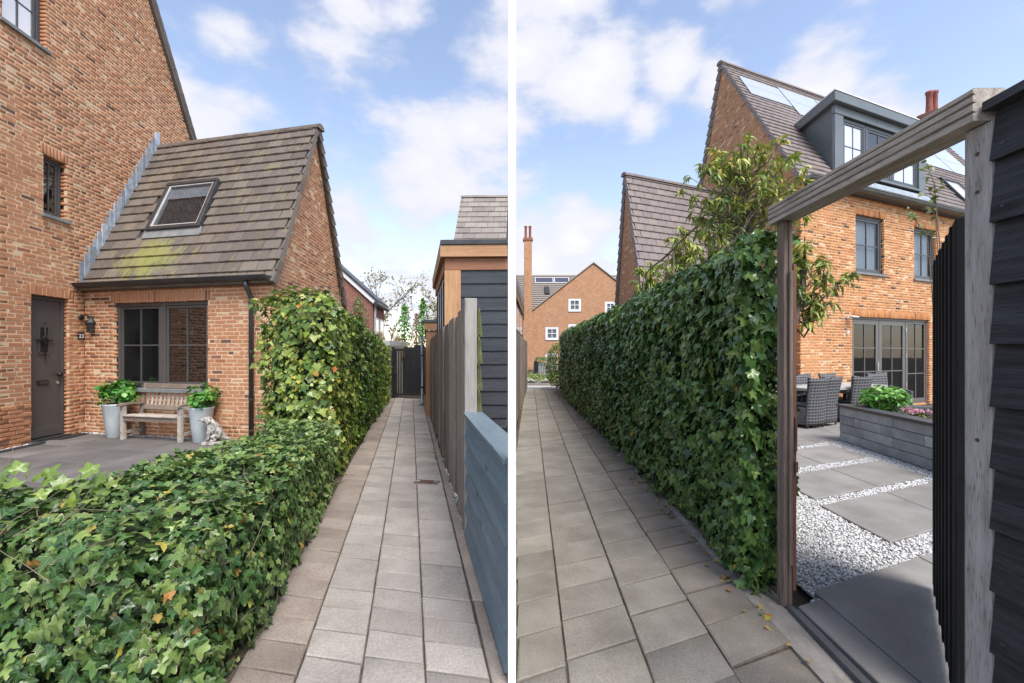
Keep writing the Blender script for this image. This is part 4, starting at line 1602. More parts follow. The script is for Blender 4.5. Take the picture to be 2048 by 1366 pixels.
    for a, b, g, bk in ((.37, 1.43, MAT['glass_painted_sky'], None), (1.45, 2.70, MAT['glass'], (MAT['curtain'], .14)), (2.72, 4.05, MAT['glass_painted_sky'], None)):
        window(root, D, a, b, 6.50, 7.98, MAT['frame_blue'], g, 2, 2, recess=.02, fw=.085, bar=.025, backing=bk, name='dormer_window')
    # windows of the facade
    for a, b, c, d in (w1, w2, w3):
        window(root, M, a, b, c, d, MAT['frame_blue'], MAT['glass_clear'], 2, 2, recess=.07, fw=.075, bar=.03, sill=MAT['sill'], backing=(MAT['curtain'], .10))
    # french doors: two leaves and a side light
    a, b, c, d = fd
    fr = MB().box(a, a + .06, .06, .15, c, d).box(b - .06, b, .06, .15, c, d).box(a + .06, b - .06, .06, .15, d - .06, d).box(4.70, 4.76, .06, .15, c, d - .06).box(a + .06, b - .06, .06, .15, c, c + .05)
    door = fr.build('french_door', MAT['frame_far'], root, M, bev=.004)
    for p, q, st in ((2.15, 3.40, .13), (3.42, 4.695, .13), (4.765, 5.745, .06)):
        lf = MB()
        z0, z1 = .055, d - .065
        bot = .27 if st > .1 else .09
        lf.box(p, p + st, .07, .125, z0, z1).box(q - st, q, .07, .125, z0, z1).box(p + st, q - st, .07, .125, z0, z0 + bot).box(p + st, q - st, .07, .125, z1 - st, z1)
        i0, i1, j0, j1 = p + st, q - st, z0 + bot, z1 - st
        lf.box((i0 + i1) / 2 - .016, (i0 + i1) / 2 + .016, .078, .118, j0, j1)
        for k in (1, 2):
            z = j0 + (j1 - j0) * k / 3
            lf.box(i0, (i0 + i1) / 2 - .016, .08, .116, z - .015, z + .015).box((i0 + i1) / 2 + .016, i1, .08, .116, z - .015, z + .015)
        lf.build('door_leaf' if st > .1 else 'side_light', MAT['frame_far'], door, M, bev=.003)
        for i in range(2):
            for k in range(3):
                x0 = i0 if i == 0 else (i0 + i1) / 2 + .016
                x1 = (i0 + i1) / 2 - .016 if i == 0 else i1
                zz0 = j0 + (j1 - j0) * k / 3 + (.015 if k else 0)
                zz1 = j0 + (j1 - j0) * (k + 1) / 3 - (.015 if k < 2 else 0)
                MB().box(x0, x1, .094, .100, zz0, zz1).build('pane', MAT['glass_dim'], door, M)
    hd = MB().box(3.325, 3.375, .050, .070, .98, 1.24).tube([(3.35, .05, 1.14), (3.35, .012, 1.14), (3.35, .010, 1.14), (3.20, .010, 1.14)], .012, 8)
    hd.build('door_handle', MAT['steel'], door, M)
    for z in (.5, 1.35, 2.1):
        MB().tube([(4.70, .055, z), (4.70, .055, z + .12)], .012, 8).build('hinge', MAT['steel'], door, M)
    MB().box(4.9, 5.15, .45, .50, .1, 2.2).build('curtain', MAT['curtain'], door, M)
    # gutter
    gt = MB()
    prof = [(.105 * math.cos(math.pi * (1 + k / 12)), .105 * math.sin(math.pi * (1 + k / 12))) for k in range(13)]
    n = len(prof)
    vs = []
    for x in (-.05, W):
        vs += [(x, -.21 + p, 5.80 + q) for p, q in prof] + [(x, -.21 + p * .92, 5.80 + q * .92) for p, q in reversed(prof)]
    k = 2 * n
    gt.add(vs, [(i, (i + 1) % k, k + (i + 1) % k, k + i) for i in range(k)])
    gt.add([(-.05, -.21 + p, 5.80 + q) for p, q in prof], [tuple(range(n))])
    gt.tube([(-.05, -.322, 5.803), (W, -.322, 5.803)], .014, 8)
    gu = gt.build('gutter', MAT['gutter_right'], root, M)
    for x in np.arange(.6, W, 1.05):
        st = MB()
        vs = []
        for xx in (x, x + .03):
            vs += [(xx, -.21 + p * 1.04, 5.80 + q * 1.04) for p, q in prof]
        st.add(vs, [(i, i + 1, n + i + 1, n + i) for i in range(n - 1)])
        st.build('gutter_strap', MAT['gutter_right'], gu, M)
    MB().box(.012, W, -.115, 0, 5.70, 5.79).build('fascia', MAT['frame'], root, M)
    # eaves tile course covers the wall head: small lead apron under the dormer
    MB().box(1.70, 6.16, .30, .60, .034, .050).shear(k_).build('lead_apron', MAT['lead'], roof, S)
    return root


main_house_right()

ARP = math.radians(64.4)


def annex_right():
    o = along(A0, UR, 1.87)
    M = frame(o, VR)
    root = thing('brick_annex', M, 'low gabled brick annex with mauve tiles attached to the large house behind the ivy hedge', 'annex')
    W = 4.2
    wall = wall_slab(root, M, [(.03, -.06), (W, -.06), (W, 2.74), (.03, 2.74)], [], MAT['mortar_right'])
    emit(wall, 'brick', 'brickwork', BRICKS, lay_bricks(M, [(0, -.06), (W, -.06), (W, 2.74), (0, 2.74)], [], course=.0715, length=.245, depth=.03), MAT['brick_right'], 0)
    G = frame(o, (-UR[0], -UR[1]))
    gp = [(-3.32, -.06), (0, -.06), (0, 2.74), (-1.935, 6.74), (-3.32, 2.74)]
    gs = [(-.03, z) if u == 0 else (u, z) for u, z in gp]
    gw = wall_slab(root, G, gs, [], MAT['mortar_right'], name='gable_wall', thick=.05)
    emit(gw, 'brick', 'brickwork', BRICKS, lay_bricks(G, gp, [], course=.0715, length=.245, depth=.025), MAT['brick_left'], 200,
         seen=lambda c, px, py: py < 600)
    MB().box(1.75, W, 2.7, 2.95, -.06, 2.6).build('wall', MAT['brick_far_red'], root, M)
    pitch, L, k_ = oblique(VR, UR, 1.935, 4.02)
    S = slope_frame(o, VR, pitch, 2.74) @ T(0, 0, .05)
    roof = MB().box(0, W, -.14, L - .02, -.05, -.006).shear(k_).build('roof', MAT['slate_cap'], root, S)
    bp, bL, kb = oblique(VR, (-UR[0], -UR[1]), 1.385, 4.0)
    back = slope_frame(along(o, UR, 3.32), VR, math.pi - bp, 2.74)
    MB().box(-.05, W, -.2, bL + .06, -.02, .08).shear(kb).build('roof', MAT['tile_right'], root, back)
    bt = MB().box(-.09, -.04, 0, .25, -.05, .10).mesh('tile', MAT['tile_right'])
    for k in range(17):
        link_mesh('tile', bt, roof, back @ T((k * .255 - .1) * kb, k * .255 - .1, 0))
    tile_roof(roof, S @ T(0, -.13, 0), -.06, W, L + .12, .335, .2465, MAT['tile_right'], 280, verge=[-.09], k_=k_)
    ridge_tiles(roof, S @ T(k_ * L, L + .04, 0) @ R(-pitch, 'X') @ T(0, .03, .02), -.10, W, MAT['tile_right'], .37, .12)
    return root


annex_right()


def far_house_right():
    M = frame((0, 50.0), (1, 0))
    root = thing('brick_house', M, 'distant orange brick house with pointed gable, white windows and tall chimney', 'house')
    a, b, ax, az, ez = 2.24, 16.9, 9.59, 11.9, 6.2
    X = lambda px: (px - 1024) / 17.0
    Z = lambda py: 1.5 + (705 - py) / 17.0
    wins = [(X(1137), X(1162), Z(623), Z(597), 2, 2), (X(1210), X(1232), Z(626), Z(603), 2, 2), (X(1091), X(1117), Z(680), Z(654), 2, 2), (X(1137), X(1172), Z(672), Z(648), 4, 1)]
    dr = (X(1091), X(1115), -.5, Z(706))
    holes = [q[:4] for q in wins] + [dr]
    wall_slab(root, M, [(a, -.5), (b, -.5), (b, ez), (ax, az), (a, ez)], holes, MAT['brick_far'], y0=0)
    for u0, u1, z0, z1, c, r in wins:
        window(root, M, u0, u1, z0, z1, MAT['white'], MAT['glass_clear'], c, r, recess=.02, fw=.15, bar=.07, backing=(MAT['curtain'], .09), sill=MAT['gutter'])
    d = MB().box(dr[0], dr[0] + .12, .0, .1, dr[2], dr[3]).box(dr[1] - .12, dr[1], 0, .1, dr[2], dr[3]).box(dr[0], dr[1], 0, .1, dr[3] - .12, dr[3]).build('door', MAT['white'], root, M)
    MB().box(dr[0] + .12, dr[1] - .12, .04, .1, dr[2], dr[3] - .12).build('door_leaf', MAT['concrete_pale'], d, M)
    MB().lathe([(.0, -.30), (.16, -.12), (.13, 0), (.16, .12), (0, .30)], 10, T((dr[0] + dr[1]) / 2, .02, 1.0)).build('door_grille', MAT['iron'], d, M)
    MB().box(a + .05, b - .05, 9.0, 9.3, -.5, 6).build('wall', MAT['brick_far'], root, M)
    for x in (a, b - .3):
        MB().box(x, x + .3, .3, 9.0, -.5, 6).build('wall', MAT['brick_far'], root, M)
    # roof behind the gable and of the wing
    rf = MB()
    for s, e in ((a - .25, ax), (b + .25, ax)):
        k = (az - ez) / (ax - a)
        z0 = ez - .25 * k + .12
        rf.prism([(s, -.12, z0), (e, -.12, az + .12), (e, -.12, az + .25), (s, -.12, z0 + .13)], (0, 4.0, 0))
    roof = rf.build('roof', MAT['tile_far'], root, M)
    wing = MB()
    n = 20
    y0, z0, y1, z1 = .55, 6.15, 6.2, 11.75
    for k in range(n):
        t0, t1 = k / n, (k + 1) / n
        wing.hexa([(-4, y0 + (y1 - y0) * t0, z0 + (z1 - z0) * t0), (19, y0 + (y1 - y0) * t0, z0 + (z1 - z0) * t0), (19, y0 + (y1 - y0) * t1, z0 + (z1 - z0) * t1), (-4, y0 + (y1 - y0) * t1, z0 + (z1 - z0) * t1),
                   (-4, y0 + (y1 - y0) * t0 - .09, z0 + (z1 - z0) * t0 + .09), (19, y0 + (y1 - y0) * t0 - .09, z0 + (z1 - z0) * t0 + .09), (19, y0 + (y1 - y0) * t1, z0 + (z1 - z0) * t1 + .02), (-4, y0 + (y1 - y0) * t1, z0 + (z1 - z0) * t1 + .02)])
    wr = wing.build('wing_roof', MAT['tile_far'], root, M)
    MB().box(-4, a + .1, .4, .7, -.5, 6.2).build('wall', MAT['brick_far'], root, M)
    S = frame((0, 50.0 + y0), (1, 0), z0) @ R(math.atan2(z1 - z0, y1 - y0), 'X')
    for u0, u1 in ((3.0, 5.35), (5.5, 7.4), (11.6, 14.5)):
        p = MB().box(u0, u1, 6.05, 7.2, .06, .14).build('solar_panel', MAT['white'], wr, S)
        MB().box(u0 + .06, u1 - .06, 6.12, 7.13, .14, .155).build('panel_glass', MAT['panel_dark'], p, S)
    MB().box(4.1, 4.7, 3.6, 5.0, .06, .35).build('roof_vent', MAT['black'], wr, S, bev=.05)
    c = MB().box(1.30, 2.42, -.55, .4, -.5, 5.2).box(1.42, 2.32, -.5, .38, 5.2, 14.6).build('chimney', MAT['brick_far'], root, M)
    MB().box(1.30, 2.44, -.6, .5, 14.6, 14.85).build('chimney_cap', MAT['brick_far_red'], c, M)
    for x in (1.62, 2.12):
        MB().lathe([(.20, 14.85), (.16, 15.2), (.15, 16.1), (.19, 16.25), (.19, 16.35), (.1, 16.35), (.1, 15)], 12, T(x, -.05, 0)).build('chimney_pot', MAT['terracotta'], c, M, smooth=True)


far_house_right()


def far_house_left():
    # gable end towards the alley, side wall receding
    M = frame((-12.56, 20.1), (1, -.016))
    root = thing('brick_house', M, 'distant dark red brick house with white verge board behind the low annex', 'house')
    poly = [(0, -.1), (6.0, -.1), (6.0, 3.85), (2.2, 7.25), (0, 5.3)]
    wall_slab(root, M, poly, [], MAT['brick_far_red'], y0=0)
    S = frame((-6.56, 20.0), (-.12, .993))
    sw = MB()
    sw.box(.06, 3.0, 0, .3, -.1, 3.85)
    sw.build('wall', MAT['brick_far_red'], root, S)
    v = MB()
    k = (7.25 - 3.85) / 3.8
    v.prism([(6.18, -.10, 3.85 - .18 * k), (6.18, -.10, 4.07 - .18 * k), (2.2, -.10, 7.47), (2.2, -.10, 7.25)], (0, .08, 0))
    v.prism([(0, -.10, 5.3), (2.2, -.10, 7.25), (2.2, -.10, 7.47), (0, -.10, 5.52)], (0, .08, 0))
    v.build('verge_board', MAT['white'], root, M)
    r = MB()
    r.prism([(6.22, -.13, 4.07 - .2 * k), (6.22, -.13, 4.19 - .2 * k), (2.2, -.13, 7.62), (2.2, -.13, 7.47)], (-.42, 3.2, 0))
    r.prism([(0, -.13, 5.52), (2.2, -.13, 7.47), (2.2, -.13, 7.62), (-.1, -.13, 5.6)], (-.42, 3.2, 0))
    r.build('roof', MAT['slate_cap'], root, M)
    g = MB().tube([(-.15, -.16, 3.80), (3.1, -.16, 3.80)], .10, 10)
    g.build('gutter', MAT['gutter'], root, S)
    MB().tube([(.1, -.10, 3.75), (.1, -.06, 0)], .05, 8).build('drainpipe', MAT['grey_plastic'], root, S)
    for u in (.35, 1.7):
        f = MB().box(u, u + 1.0, -.03, .05, 1.9, 3.2).build('window', MAT['white'], root, S)
        MB().box(u + .1, u + .9, -.045, -.031, 2.0, 3.1).build('pane', MAT['glass_painted_sky'], f, S)


far_house_left()
# ================================================================ LEFT ALLEY: fences and sheds
def blue_fence():
    M = frame((-.340, 3.474), (.2286, -.9735))          # x towards the camera, y to the right of the alley
    root = thing('board_fence', M, 'low blue grey painted board fence with flat cap beside the alley', 'fence')
    L = 1.553
    n = 5
    h = .97 / n
    for k in range(n):
        z0 = .02 + k * h
        m = MB()
        x0, x1 = 0, L
        m.hexa([(x0, -.052, z0), (x1, -.052, z0), (x1, -.020, z0), (x0, -.020, z0), (x0, -.004, z0 + h + .012), (x1, -.004, z0 + h + .012), (x1, .012, z0 + h + .012), (x0, .012, z0 + h + .012)])
        m.build('board', MAT['blue_board'], root, M @ T(0, 0, 0), bev=.011)
    MB().prism([(-.01, -.058, .985), (L, -.058, .985), (L, .0, .985), (1.12, .10, .985), (-.01, .10, .985)], (0, 0, .027)).build('cap_board', MAT['blue_cap'], root, M, bev=.004)
    MB().box(0.02, .09, .013, .08, 0, .984).box(1.0, 1.07, .013, .08, 0, .984).build('post', MAT['blue_board'], root, M)
    return root


blue_fence()
# added white upright standing in for the strip that divides the two views
t = thing('white_divider', frame((0, 1.92), (1, 0)), 'tall slim white square post added as the dividing strip between the two alleys', 'post')
MB().box(-.018, .018, -.018, .018, -.02, 3.25).build('shaft', MAT['white'], t, WM[t.name_full], bev=.0015)
MB().box(-.021, .021, -.021, .021, 3.25, 3.27).build('cap', MAT['white'], t, WM[t.name_full])

t = thing('waste_bin', frame((-.085, 3.25), (1, 0)), 'narrow black bin just showing behind the low blue grey fence', 'bin')
b = MB().hexa([(-.03, -.10, 0), (.03, -.10, 0), (.03, .10, 0), (-.03, .10, 0), (-.045, -.13, .90), (.045, -.13, .90), (.045, .13, .90), (-.045, .13, .90)])
b.build('bin_body', MAT['black'], t, WM[t.name_full], bev=.008)
MB().box(-.055, .05, -.15, .15, .905, .965).build('lid', MAT['black'], t, WM[t.name_full], bev=.012)


def plank_fence():
    M = frame(FN0, FNd)                                  # x away from the camera, y to the left (alley side)
    root = thing('plank_fence', M, 'tall grey weathered upright plank fence along the right side of the alley', 'fence')
    random.seed(21)
    x = .12
    k = 0
    while x < 9.6:
        w_ = random.uniform(.36, .54) if k % 4 != 3 else random.uniform(.14, .22)
        zt = 1.875 - .012 * x + random.uniform(-.012, .012)
        y = -.022 if k % 2 else .004
        m = MB().box(x - .02, x + w_ + .02, y - .022, y + .002, .05 + random.uniform(0, .02), zt)
        m.build('plank', MAT['plank_warm'] if k in (5, 11, 14) else MAT['plank_grey'], root, M, bev=.003)
        x += w_
        k += 1
    MB().box(.1, 9.6, -.075, -.03, .35, .43).box(.1, 9.6, -.075, -.03, 1.45, 1.53).build('rail', MAT['plank_grey'], root, M)
    MB().box(.0, .075, -.075, .025, 0, 1.945).build('post', MAT['post_pale'], root, M @ T(0, -.02, 0), bev=.004, label='pale grey end post')
    for j in range(5):
        z = .75 + j * .22
        m = MB().hexa([(.04, -.115, z), (.10, -.115, z), (.10, -.100, z), (.04, -.100, z), (.04, -.128, z + .24), (.10, -.128, z + .24), (.10, -.112, z + .24), (.04, -.112, z + .24)])
        m.hexa([(.04, -.150, z), (.10, -.150, z), (.10, -.115, z), (.04, -.115, z), (.04, -.128, z + .20), (.10, -.128, z + .20), (.10, -.115, z + .20), (.04, -.115, z + .20)])
        m.build('board_end', MAT['mossy'], root, M)
    return root


plank_fence()


def garden_shed():
    M = frame((-.955, 6.0), (1, -.035))
    root = thing('garden_shed', M, 'dark slate boarded shed with orange larch corner post and flat roof behind the plank fence', 'shed')
    W = .895
    n = 14
    h = 2.66 / n
    for k in range(n):
        z = .0 + k * h
        m = MB().hexa([(.235, .010, z + .004), (W, .010, z + .004), (W, .05, z + .004), (.235, .05, z + .004), (.235, .026, z + h + .010), (W, .026, z + h + .010), (W, .05, z + h + .010), (.235, .05, z + h + .010)])
        m.build('board', MAT['cladding'], root, M, bev=.003)
    MB().box(0, .232, .0, .20, 0, 2.66).build('corner_post', MAT['cedar'], root, M, bev=.006)
    MB().box(.003, W, .004, .20, 2.664, 2.835).build('beam', MAT['cedar_dark'], root, M, bev=.004)
    MB().box(-.05, W, -.055, -.01, 2.84, 3.005).build('fascia', MAT['cedar_h'], root, M, bev=.005)
    MB().box(-.06, W, -.07, 3.1, 3.009, 3.075).shear(-.26).build('roof_edge', MAT['gutter'], root, M, bev=.004)
    MB().box(-.045, W, -.05, 3.0, 2.8365, 2.8395).shear(-.26).build('soffit', MAT['cedar_dark'], root, M)
    # side towards the alley
    Sd = frame((-.955, 6.0), (-.226, 1))
    MB().box(.05, 2.95, .012, .055, 2.84, 3.005).build('fascia', MAT['cedar_h'], root, Sd, bev=.004)
    MB().box(.21, 2.9, -.12, -.002, 2.664, 2.835).build('beam', MAT['cedar_dark'], root, Sd)
    MB().box(.24, 2.9, -.10, -.02, 0, 1.25).build('wall_panel', MAT['cladding'], root, Sd)
    for a, b in ((.25, .85), (.88, 1.48), (1.51, 2.11), (2.14, 2.88)):
        window(root, Sd @ R(math.pi, 'Z') @ T(0, 0, 0), -b, -a, 1.27, 2.655, MAT['black'], MAT['glass'], 1, 1, recess=.03, fw=.06, sash=False)
    for a in (.86, 1.49, 2.12):
        MB().box(a, a + .012, -.09, -.02, 1.27, 2.655).build('mullion', MAT['white'], root, Sd)
    # far side, right side and floor deck
    MB().box(W - .05, W, .055, 2.95, 0, 3.0).box(-.6, W, 2.9, 2.95, 0, 2.83).build('wall_panel', MAT['cladding'], root, M)


garden_shed()


def brown_shed():
    M = frame((-2.03, 10.0), (1, -.03))
    root = thing('garden_shed', M, 'lower brown timber shed with dark roof edge, farther down the alley beyond the first shed', 'shed')
    W = 1.0
    MB().box(-.05, W, -.05, 2.9, 2.20, 2.27).shear(-.23).build('roof_edge', MAT['gutter'], root, M, bev=.004)
    MB().box(-.03, W, -.035, 0, 2.03, 2.195).build('fascia', MAT['plank_warm'], root, M, bev=.004)
    for k in range(7):
        MB().box(.005 + k * .14, .140 + k * .14, .0, .04, 0, 2.02).build('board', MAT['plank_warm'], root, M, bev=.003)
    Sd = frame((-2.03, 10.0), (-.20, 1))
    MB().box(.0, 2.9, -.0, .035, 2.03, 2.195).build('fascia', MAT['plank_warm'], root, Sd, bev=.004)
    for k in range(18):
        MB().box(.02 + k * .16, .165 + k * .16, -.05, -.01, 0, 2.02).build('board', MAT['plank_warm'], root, Sd)
    MB().box(W - .04, W, .045, 2.9, 0, 2.19).build('wall_panel', MAT['plank_warm'], root, M)


brown_shed()

t = thing('rain_pipe', frame((-2.56, 12.1), (1, 0)), 'thin pale grey rain pipe at the corner by the black gate', 'drainpipe')
MB().tube([(.12, .1, 1.98), (.05, .03, 1.93), (0, 0, 1.83), (0, 0, .06), (-.03, -.06, .02)], .042, 12).build('pipe', MAT['grey_plastic'], t, WM[t.name_full], smooth=True)
for z in (.5, 1.4):
    MB().tube([(0, 0, z), (0, 0, z + .04)], .05, 12).build('pipe_bracket', MAT['gutter'], t, WM[t.name_full])


def tiled_house():
    M = frame((-1.86, 13.6), (1, -.02))
    root = thing('tiled_house', M, 'steep brown tiled roof of a house rising behind the dark boarded shed', 'house')
    W = 1.66
    p = math.radians(49)
    ze = 4.60
    MB().box(.02, W - .02, .02, 4.6, -.06, 4.55).build('wall', MAT['brick_far_red'], root, M)
    G = MB().prism([(.03, .05, 4.55), (.03, 2.35, 7.15), (.03, 4.65, 4.55)], (.25, 0, 0)).build('gable_wall', MAT['brick_far_red'], root, M)
    S = slope_frame((-1.86, 13.6), (1, -.02), p, ze)
    L = 3.62
    roof = MB().box(0, W, -.1, L, -.06, -.006).build('roof', MAT['slate_cap'], root, S)
    MB().prism([(0, 2.38, 7.30), (0, 4.75, 4.58), (0, 4.75, 4.50), (0, 2.38, 7.18)], (W, 0, 0)).build('roof', MAT['tile_far'], root, M)
    tile_roof(roof, S @ T(0, -.12, 0), -.06, W, L + .1, .40, .335, MAT['tile_far'], 290, verge=[-.085])
    ridge_tiles(roof, S @ T(0, L, 0) @ R(-p, 'X') @ T(0, .05, .02), -.10, W, MAT['tile_far'], .42, .15)


tiled_house()


def black_gate():
    M = frame((-3.90, 14.0), (.99, -.03))
    root = thing('metal_gate', M, 'black upright bar gate closing the far end of the alley', 'gate')
    W = .94
    MB().box(-.06, .02, -.02, .06, 0, 1.68).box(W - .02, W + .06, -.02, .06, 0, 1.62).build('post', MAT['black'], root, M)
    f = MB().box(.02, W - .02, 0, .04, 1.56, 1.63).box(.02, W - .02, 0, .04, .08, .15).box(.02, .07, .0, .04, .15, 1.56).box(W - .07, W - .02, 0, .04, .15, 1.56)
    f.build('gate_frame', MAT['black'], root, M, bev=.003)
    n = 11
    for k in range(n):
        x = .085 + (W - .17) * k / (n - 1)
        MB().box(x - .016, x + .016, .008, .032, .15, 1.56).build('bar', MAT['black'], root, M)
    MB().box(.035, .065, -.03, 0, .75, 1.02).tube([(.05, -.05, .86), (.17, -.05, .86)], .014, 8).build('latch', MAT['gutter'], root, M)


black_gate()

# close boarded black screen behind the gate
t = thing('board_screen', frame((-4.6, 15.6), (1, 0)), 'black close boarded screen standing behind the upright bar gate', 'fence')
for k in range(11):
    MB().box(k * .20, k * .20 + .192, 0, .03, 0, 1.70 + (.08 if k in (5, 6) else 0)).build('board', MAT['black'], t, WM[t.name_full])
for z in (.3, 1.3):
    MB().box(0, 2.2, .03, .07, z, z + .08).build('rail', MAT['charred_v'], t, WM[t.name_full])

# pale pier with a coping, left of the gate
t = thing('garden_pier', frame((-4.40, 13.9), (1, 0)), 'pale concrete coping on a low wall end beside the black gate', 'wall')
MB().box(-.25, .42, 0, 2.2, 0, 1.72).build('wall', MAT['cement'], t, WM[t.name_full])
MB().box(-.3, .42, -.08, 2.3, 1.72, 1.90).build('coping', MAT['concrete_pale'], t, WM[t.name_full], bev=.01)

# drain lid in the paving
t = thing('drain_cover', frame((-1.142, 4.86), ROWL, .002), 'rust brown drain lid let into the alley pavers', 'drain cover')
MB().box(0, .30, 0, .145, -.03, .004).build('drain_frame', MAT['cement'], t, WM[t.name_full])
MB().box(.012, .288, .012, .133, .0045, .010).build('lid', MAT['rust'], t, WM[t.name_full], bev=.003)
for x in (.02, .235):
    MB().box(x, x + .045, .045, .10, .0102, .014).build('lift_plate', MAT['steel'], t, WM[t.name_full])

# ================================================================ TERRACE FURNITURE
def garden_bench():
    M = frame((-6.735, 7.300), VL)
    root = thing('garden_bench', M, 'weathered wooden slatted bench under the wide dark window', 'bench')
    W, D = 1.28, .31
    wd, dk = MAT['bench'], MAT['bench_dark']
    b = .004
    for x in (0, W - .065):
        MB().box(x, x + .065, 0, .06, 0, .575).build('leg', wd, root, M, bev=b)
        m = MB().hexa([(x, D, 0), (x + .065, D, 0), (x + .065, D + .055, 0), (x, D + .055, 0), (x, D - .01, .42), (x + .065, D - .01, .42), (x + .065, D + .05, .42), (x, D + .05, .42)])
        m.hexa([(x, D - .01, .42), (x + .065, D - .01, .42), (x + .065, D + .05, .42), (x, D + .05, .42), (x + .005, D + .075, .95), (x + .06, D + .075, .95), (x + .06, D + .115, .95), (x + .005, D + .115, .95)])
        m.build('leg', dk, root, M, bev=b)
        arm = MB()
        ys = [-.05, .02, .14, .30, D + .04]
        zs = [.572, .592, .602, .592, .580]
        for i in range(4):
            arm.hexa([(x - .012, ys[i], zs[i] - .0), (x + .077, ys[i], zs[i]), (x + .077, ys[i + 1], zs[i + 1]), (x - .012, ys[i + 1], zs[i + 1]),
                      (x - .012, ys[i], zs[i] + .034), (x + .077, ys[i], zs[i] + .034), (x + .077, ys[i + 1], zs[i + 1] + .034), (x - .012, ys[i + 1], zs[i + 1] + .034)])
        arm.build('armrest', dk, root, M)
        MB().box(x + .012, x + .053, .06, D, .10, .155).build('stretcher', wd, root, M, bev=b)
        MB().box(x + .008, x + .057, .06, D, .34, .395).build('seat_support', dk, root, M, bev=b)
    MB().box(.065, W - .065, .008, .045, .325, .405).build('seat_rail', dk, root, M, bev=b)
    for k in range(4):
        y = -.012 + k * .082
        MB().box(-.0 if k else -.005, W, y, y + .07, .407 - .003 * k, .429 - .003 * k).build('seat_slat', wd, root, M @ T(.0, 0, 0), bev=.005) if 0 < k < 4 and k * .082 < D - .08 else MB().box(.068, W - .068, y, y + .07, .407 - .003 * k, .429 - .003 * k).build('seat_slat', wd, root, M, bev=.005)
    back = lambda z: D + .0 + (z - .42) / .53 * .085
    for z, h, mt in ((.49, .075, dk), (.865, .08, dk)):
        y = back(z)
        MB().hexa([(.065, y, z), (W - .065, y, z), (W - .065, y + .035, z), (.065, y + .035, z), (.065, y + .017, z + h), (W - .065, y + .017, z + h), (W - .065, y + .05, z + h), (.065, y + .05, z + h)]).build('back_rail', mt, root, M, bev=b)
    n = 12
    for k in range(n):
        x = .115 + (W - .23 - .042) * k / (n - 1)
        y0, y1 = back(.565) + .012, back(.865) + .012
        MB().hexa([(x, y0, .565), (x + .042, y0, .565), (x + .042, y0 + .014, .565), (x, y0 + .014, .565), (x, y1, .865), (x + .042, y1, .865), (x + .042, y1 + .014, .865), (x, y1 + .014, .865)]).build('back_slat', wd, root, M, bev=.003)


garden_bench()


def leafy_bush(root, M, centre, rad, n, protos, size, mat, name='leaf', quota=60, stems=10, stem_mat=None, base=(0, 0, 0), flat=.6, rest='foliage'):
    if stems:
        st = MB()
        for k in range(stems):
            tgt = Vector(centre) + Vector((random.gauss(0, .5) * rad[0], random.gauss(0, .5) * rad[1], random.uniform(-.2, .6) * rad[2]))
            b0 = Vector(base) + Vector((random.uniform(-.05, .05), random.uniform(-.05, .05), 0))
            mid = (b0 + tgt) / 2 + rvec(.03)
            st.tube([b0, mid, tgt], [.010, .007, .004], 6, False)
        st.build('stem', stem_mat or MAT['bark'], root, M)
    items = []
    clumps = []
    for _ in range(max(6, n // 16)):
        v = rvec(1).normalized() * (random.random() ** .35)
        clumps.append(Vector((v.x * rad[0], v.y * rad[1], v.z * rad[2])))
    Mn = np_mat(M)
    for _ in range(n):
        c = random.choice(clumps)
        d = rvec(1).normalized()
        p = Vector(centre) + c + Vector((d.x, d.y, d.z * .7)) * size * random.uniform(.1, .9)
        nn = (c * (1 / max(rad)) + Vector((0, 0, flat)) + rvec(.35))
        tip = d + Vector((0, 0, -.15)) + c * .5
        items.append((Mn @ leaf_matrix(p, nn, tip, size * random.uniform(.65, 1.2)), random.randrange(len(protos)), random.random(), None))
    emit(root, name, rest, protos, items, mat, quota, smooth=True)


POT_PROF = [(.0, .0), (.110, .0), (.118, .012), (.150, .28), (.178, .545), (.186, .575), (.190, .60), (.176, .60), (.168, .56), (.150, .50), (0, .50)]
for i, (x, y, s, lab, bl) in enumerate((
        (-7.0, 7.50, 1.0, 'tall tapered pale blue grey pot left of the bench', 'bright green hydrangea in the pot left of the bench'),
        (-5.20, 7.115, .98, 'tall tapered pale blue grey pot right of the bench', 'bright green hydrangea in the pot right of the bench'))):
    M = frame((x, y), (1, 0)) @ Matrix.Scale(s, 4)
    M = frame((x, y), (1, 0))
    p = thing('plant_pot', M, lab, 'pot', 'pots either side of the bench')
    MB().lathe([(r * s, z * s) for r, z in POT_PROF[:9]], 36).build('pot_body', MAT['pot'], p, M, smooth=True)
    MB().lathe([(.168 * s, .55 * s), (0, .56 * s)], 20).build('potting_soil', MAT['soil'], p, M)
    Mb = frame((x, y), (1, 0), .55)
    q = thing('hydrangea', Mb, bl, 'shrub', 'hydrangeas in the tall pots')
    if i == 0:
        leafy_bush(q, Mb, (.05, -.02, .26), (.33, .25, .21), 420, BROAD, .095, MAT['leaf_hydrangea'], quota=120, stems=14)
    else:
        leafy_bush(q, Mb, (.02, -.02, .23), (.26, .22, .18), 300, BROAD, .085, MAT['leaf_hydrangea'], quota=100, stems=14)

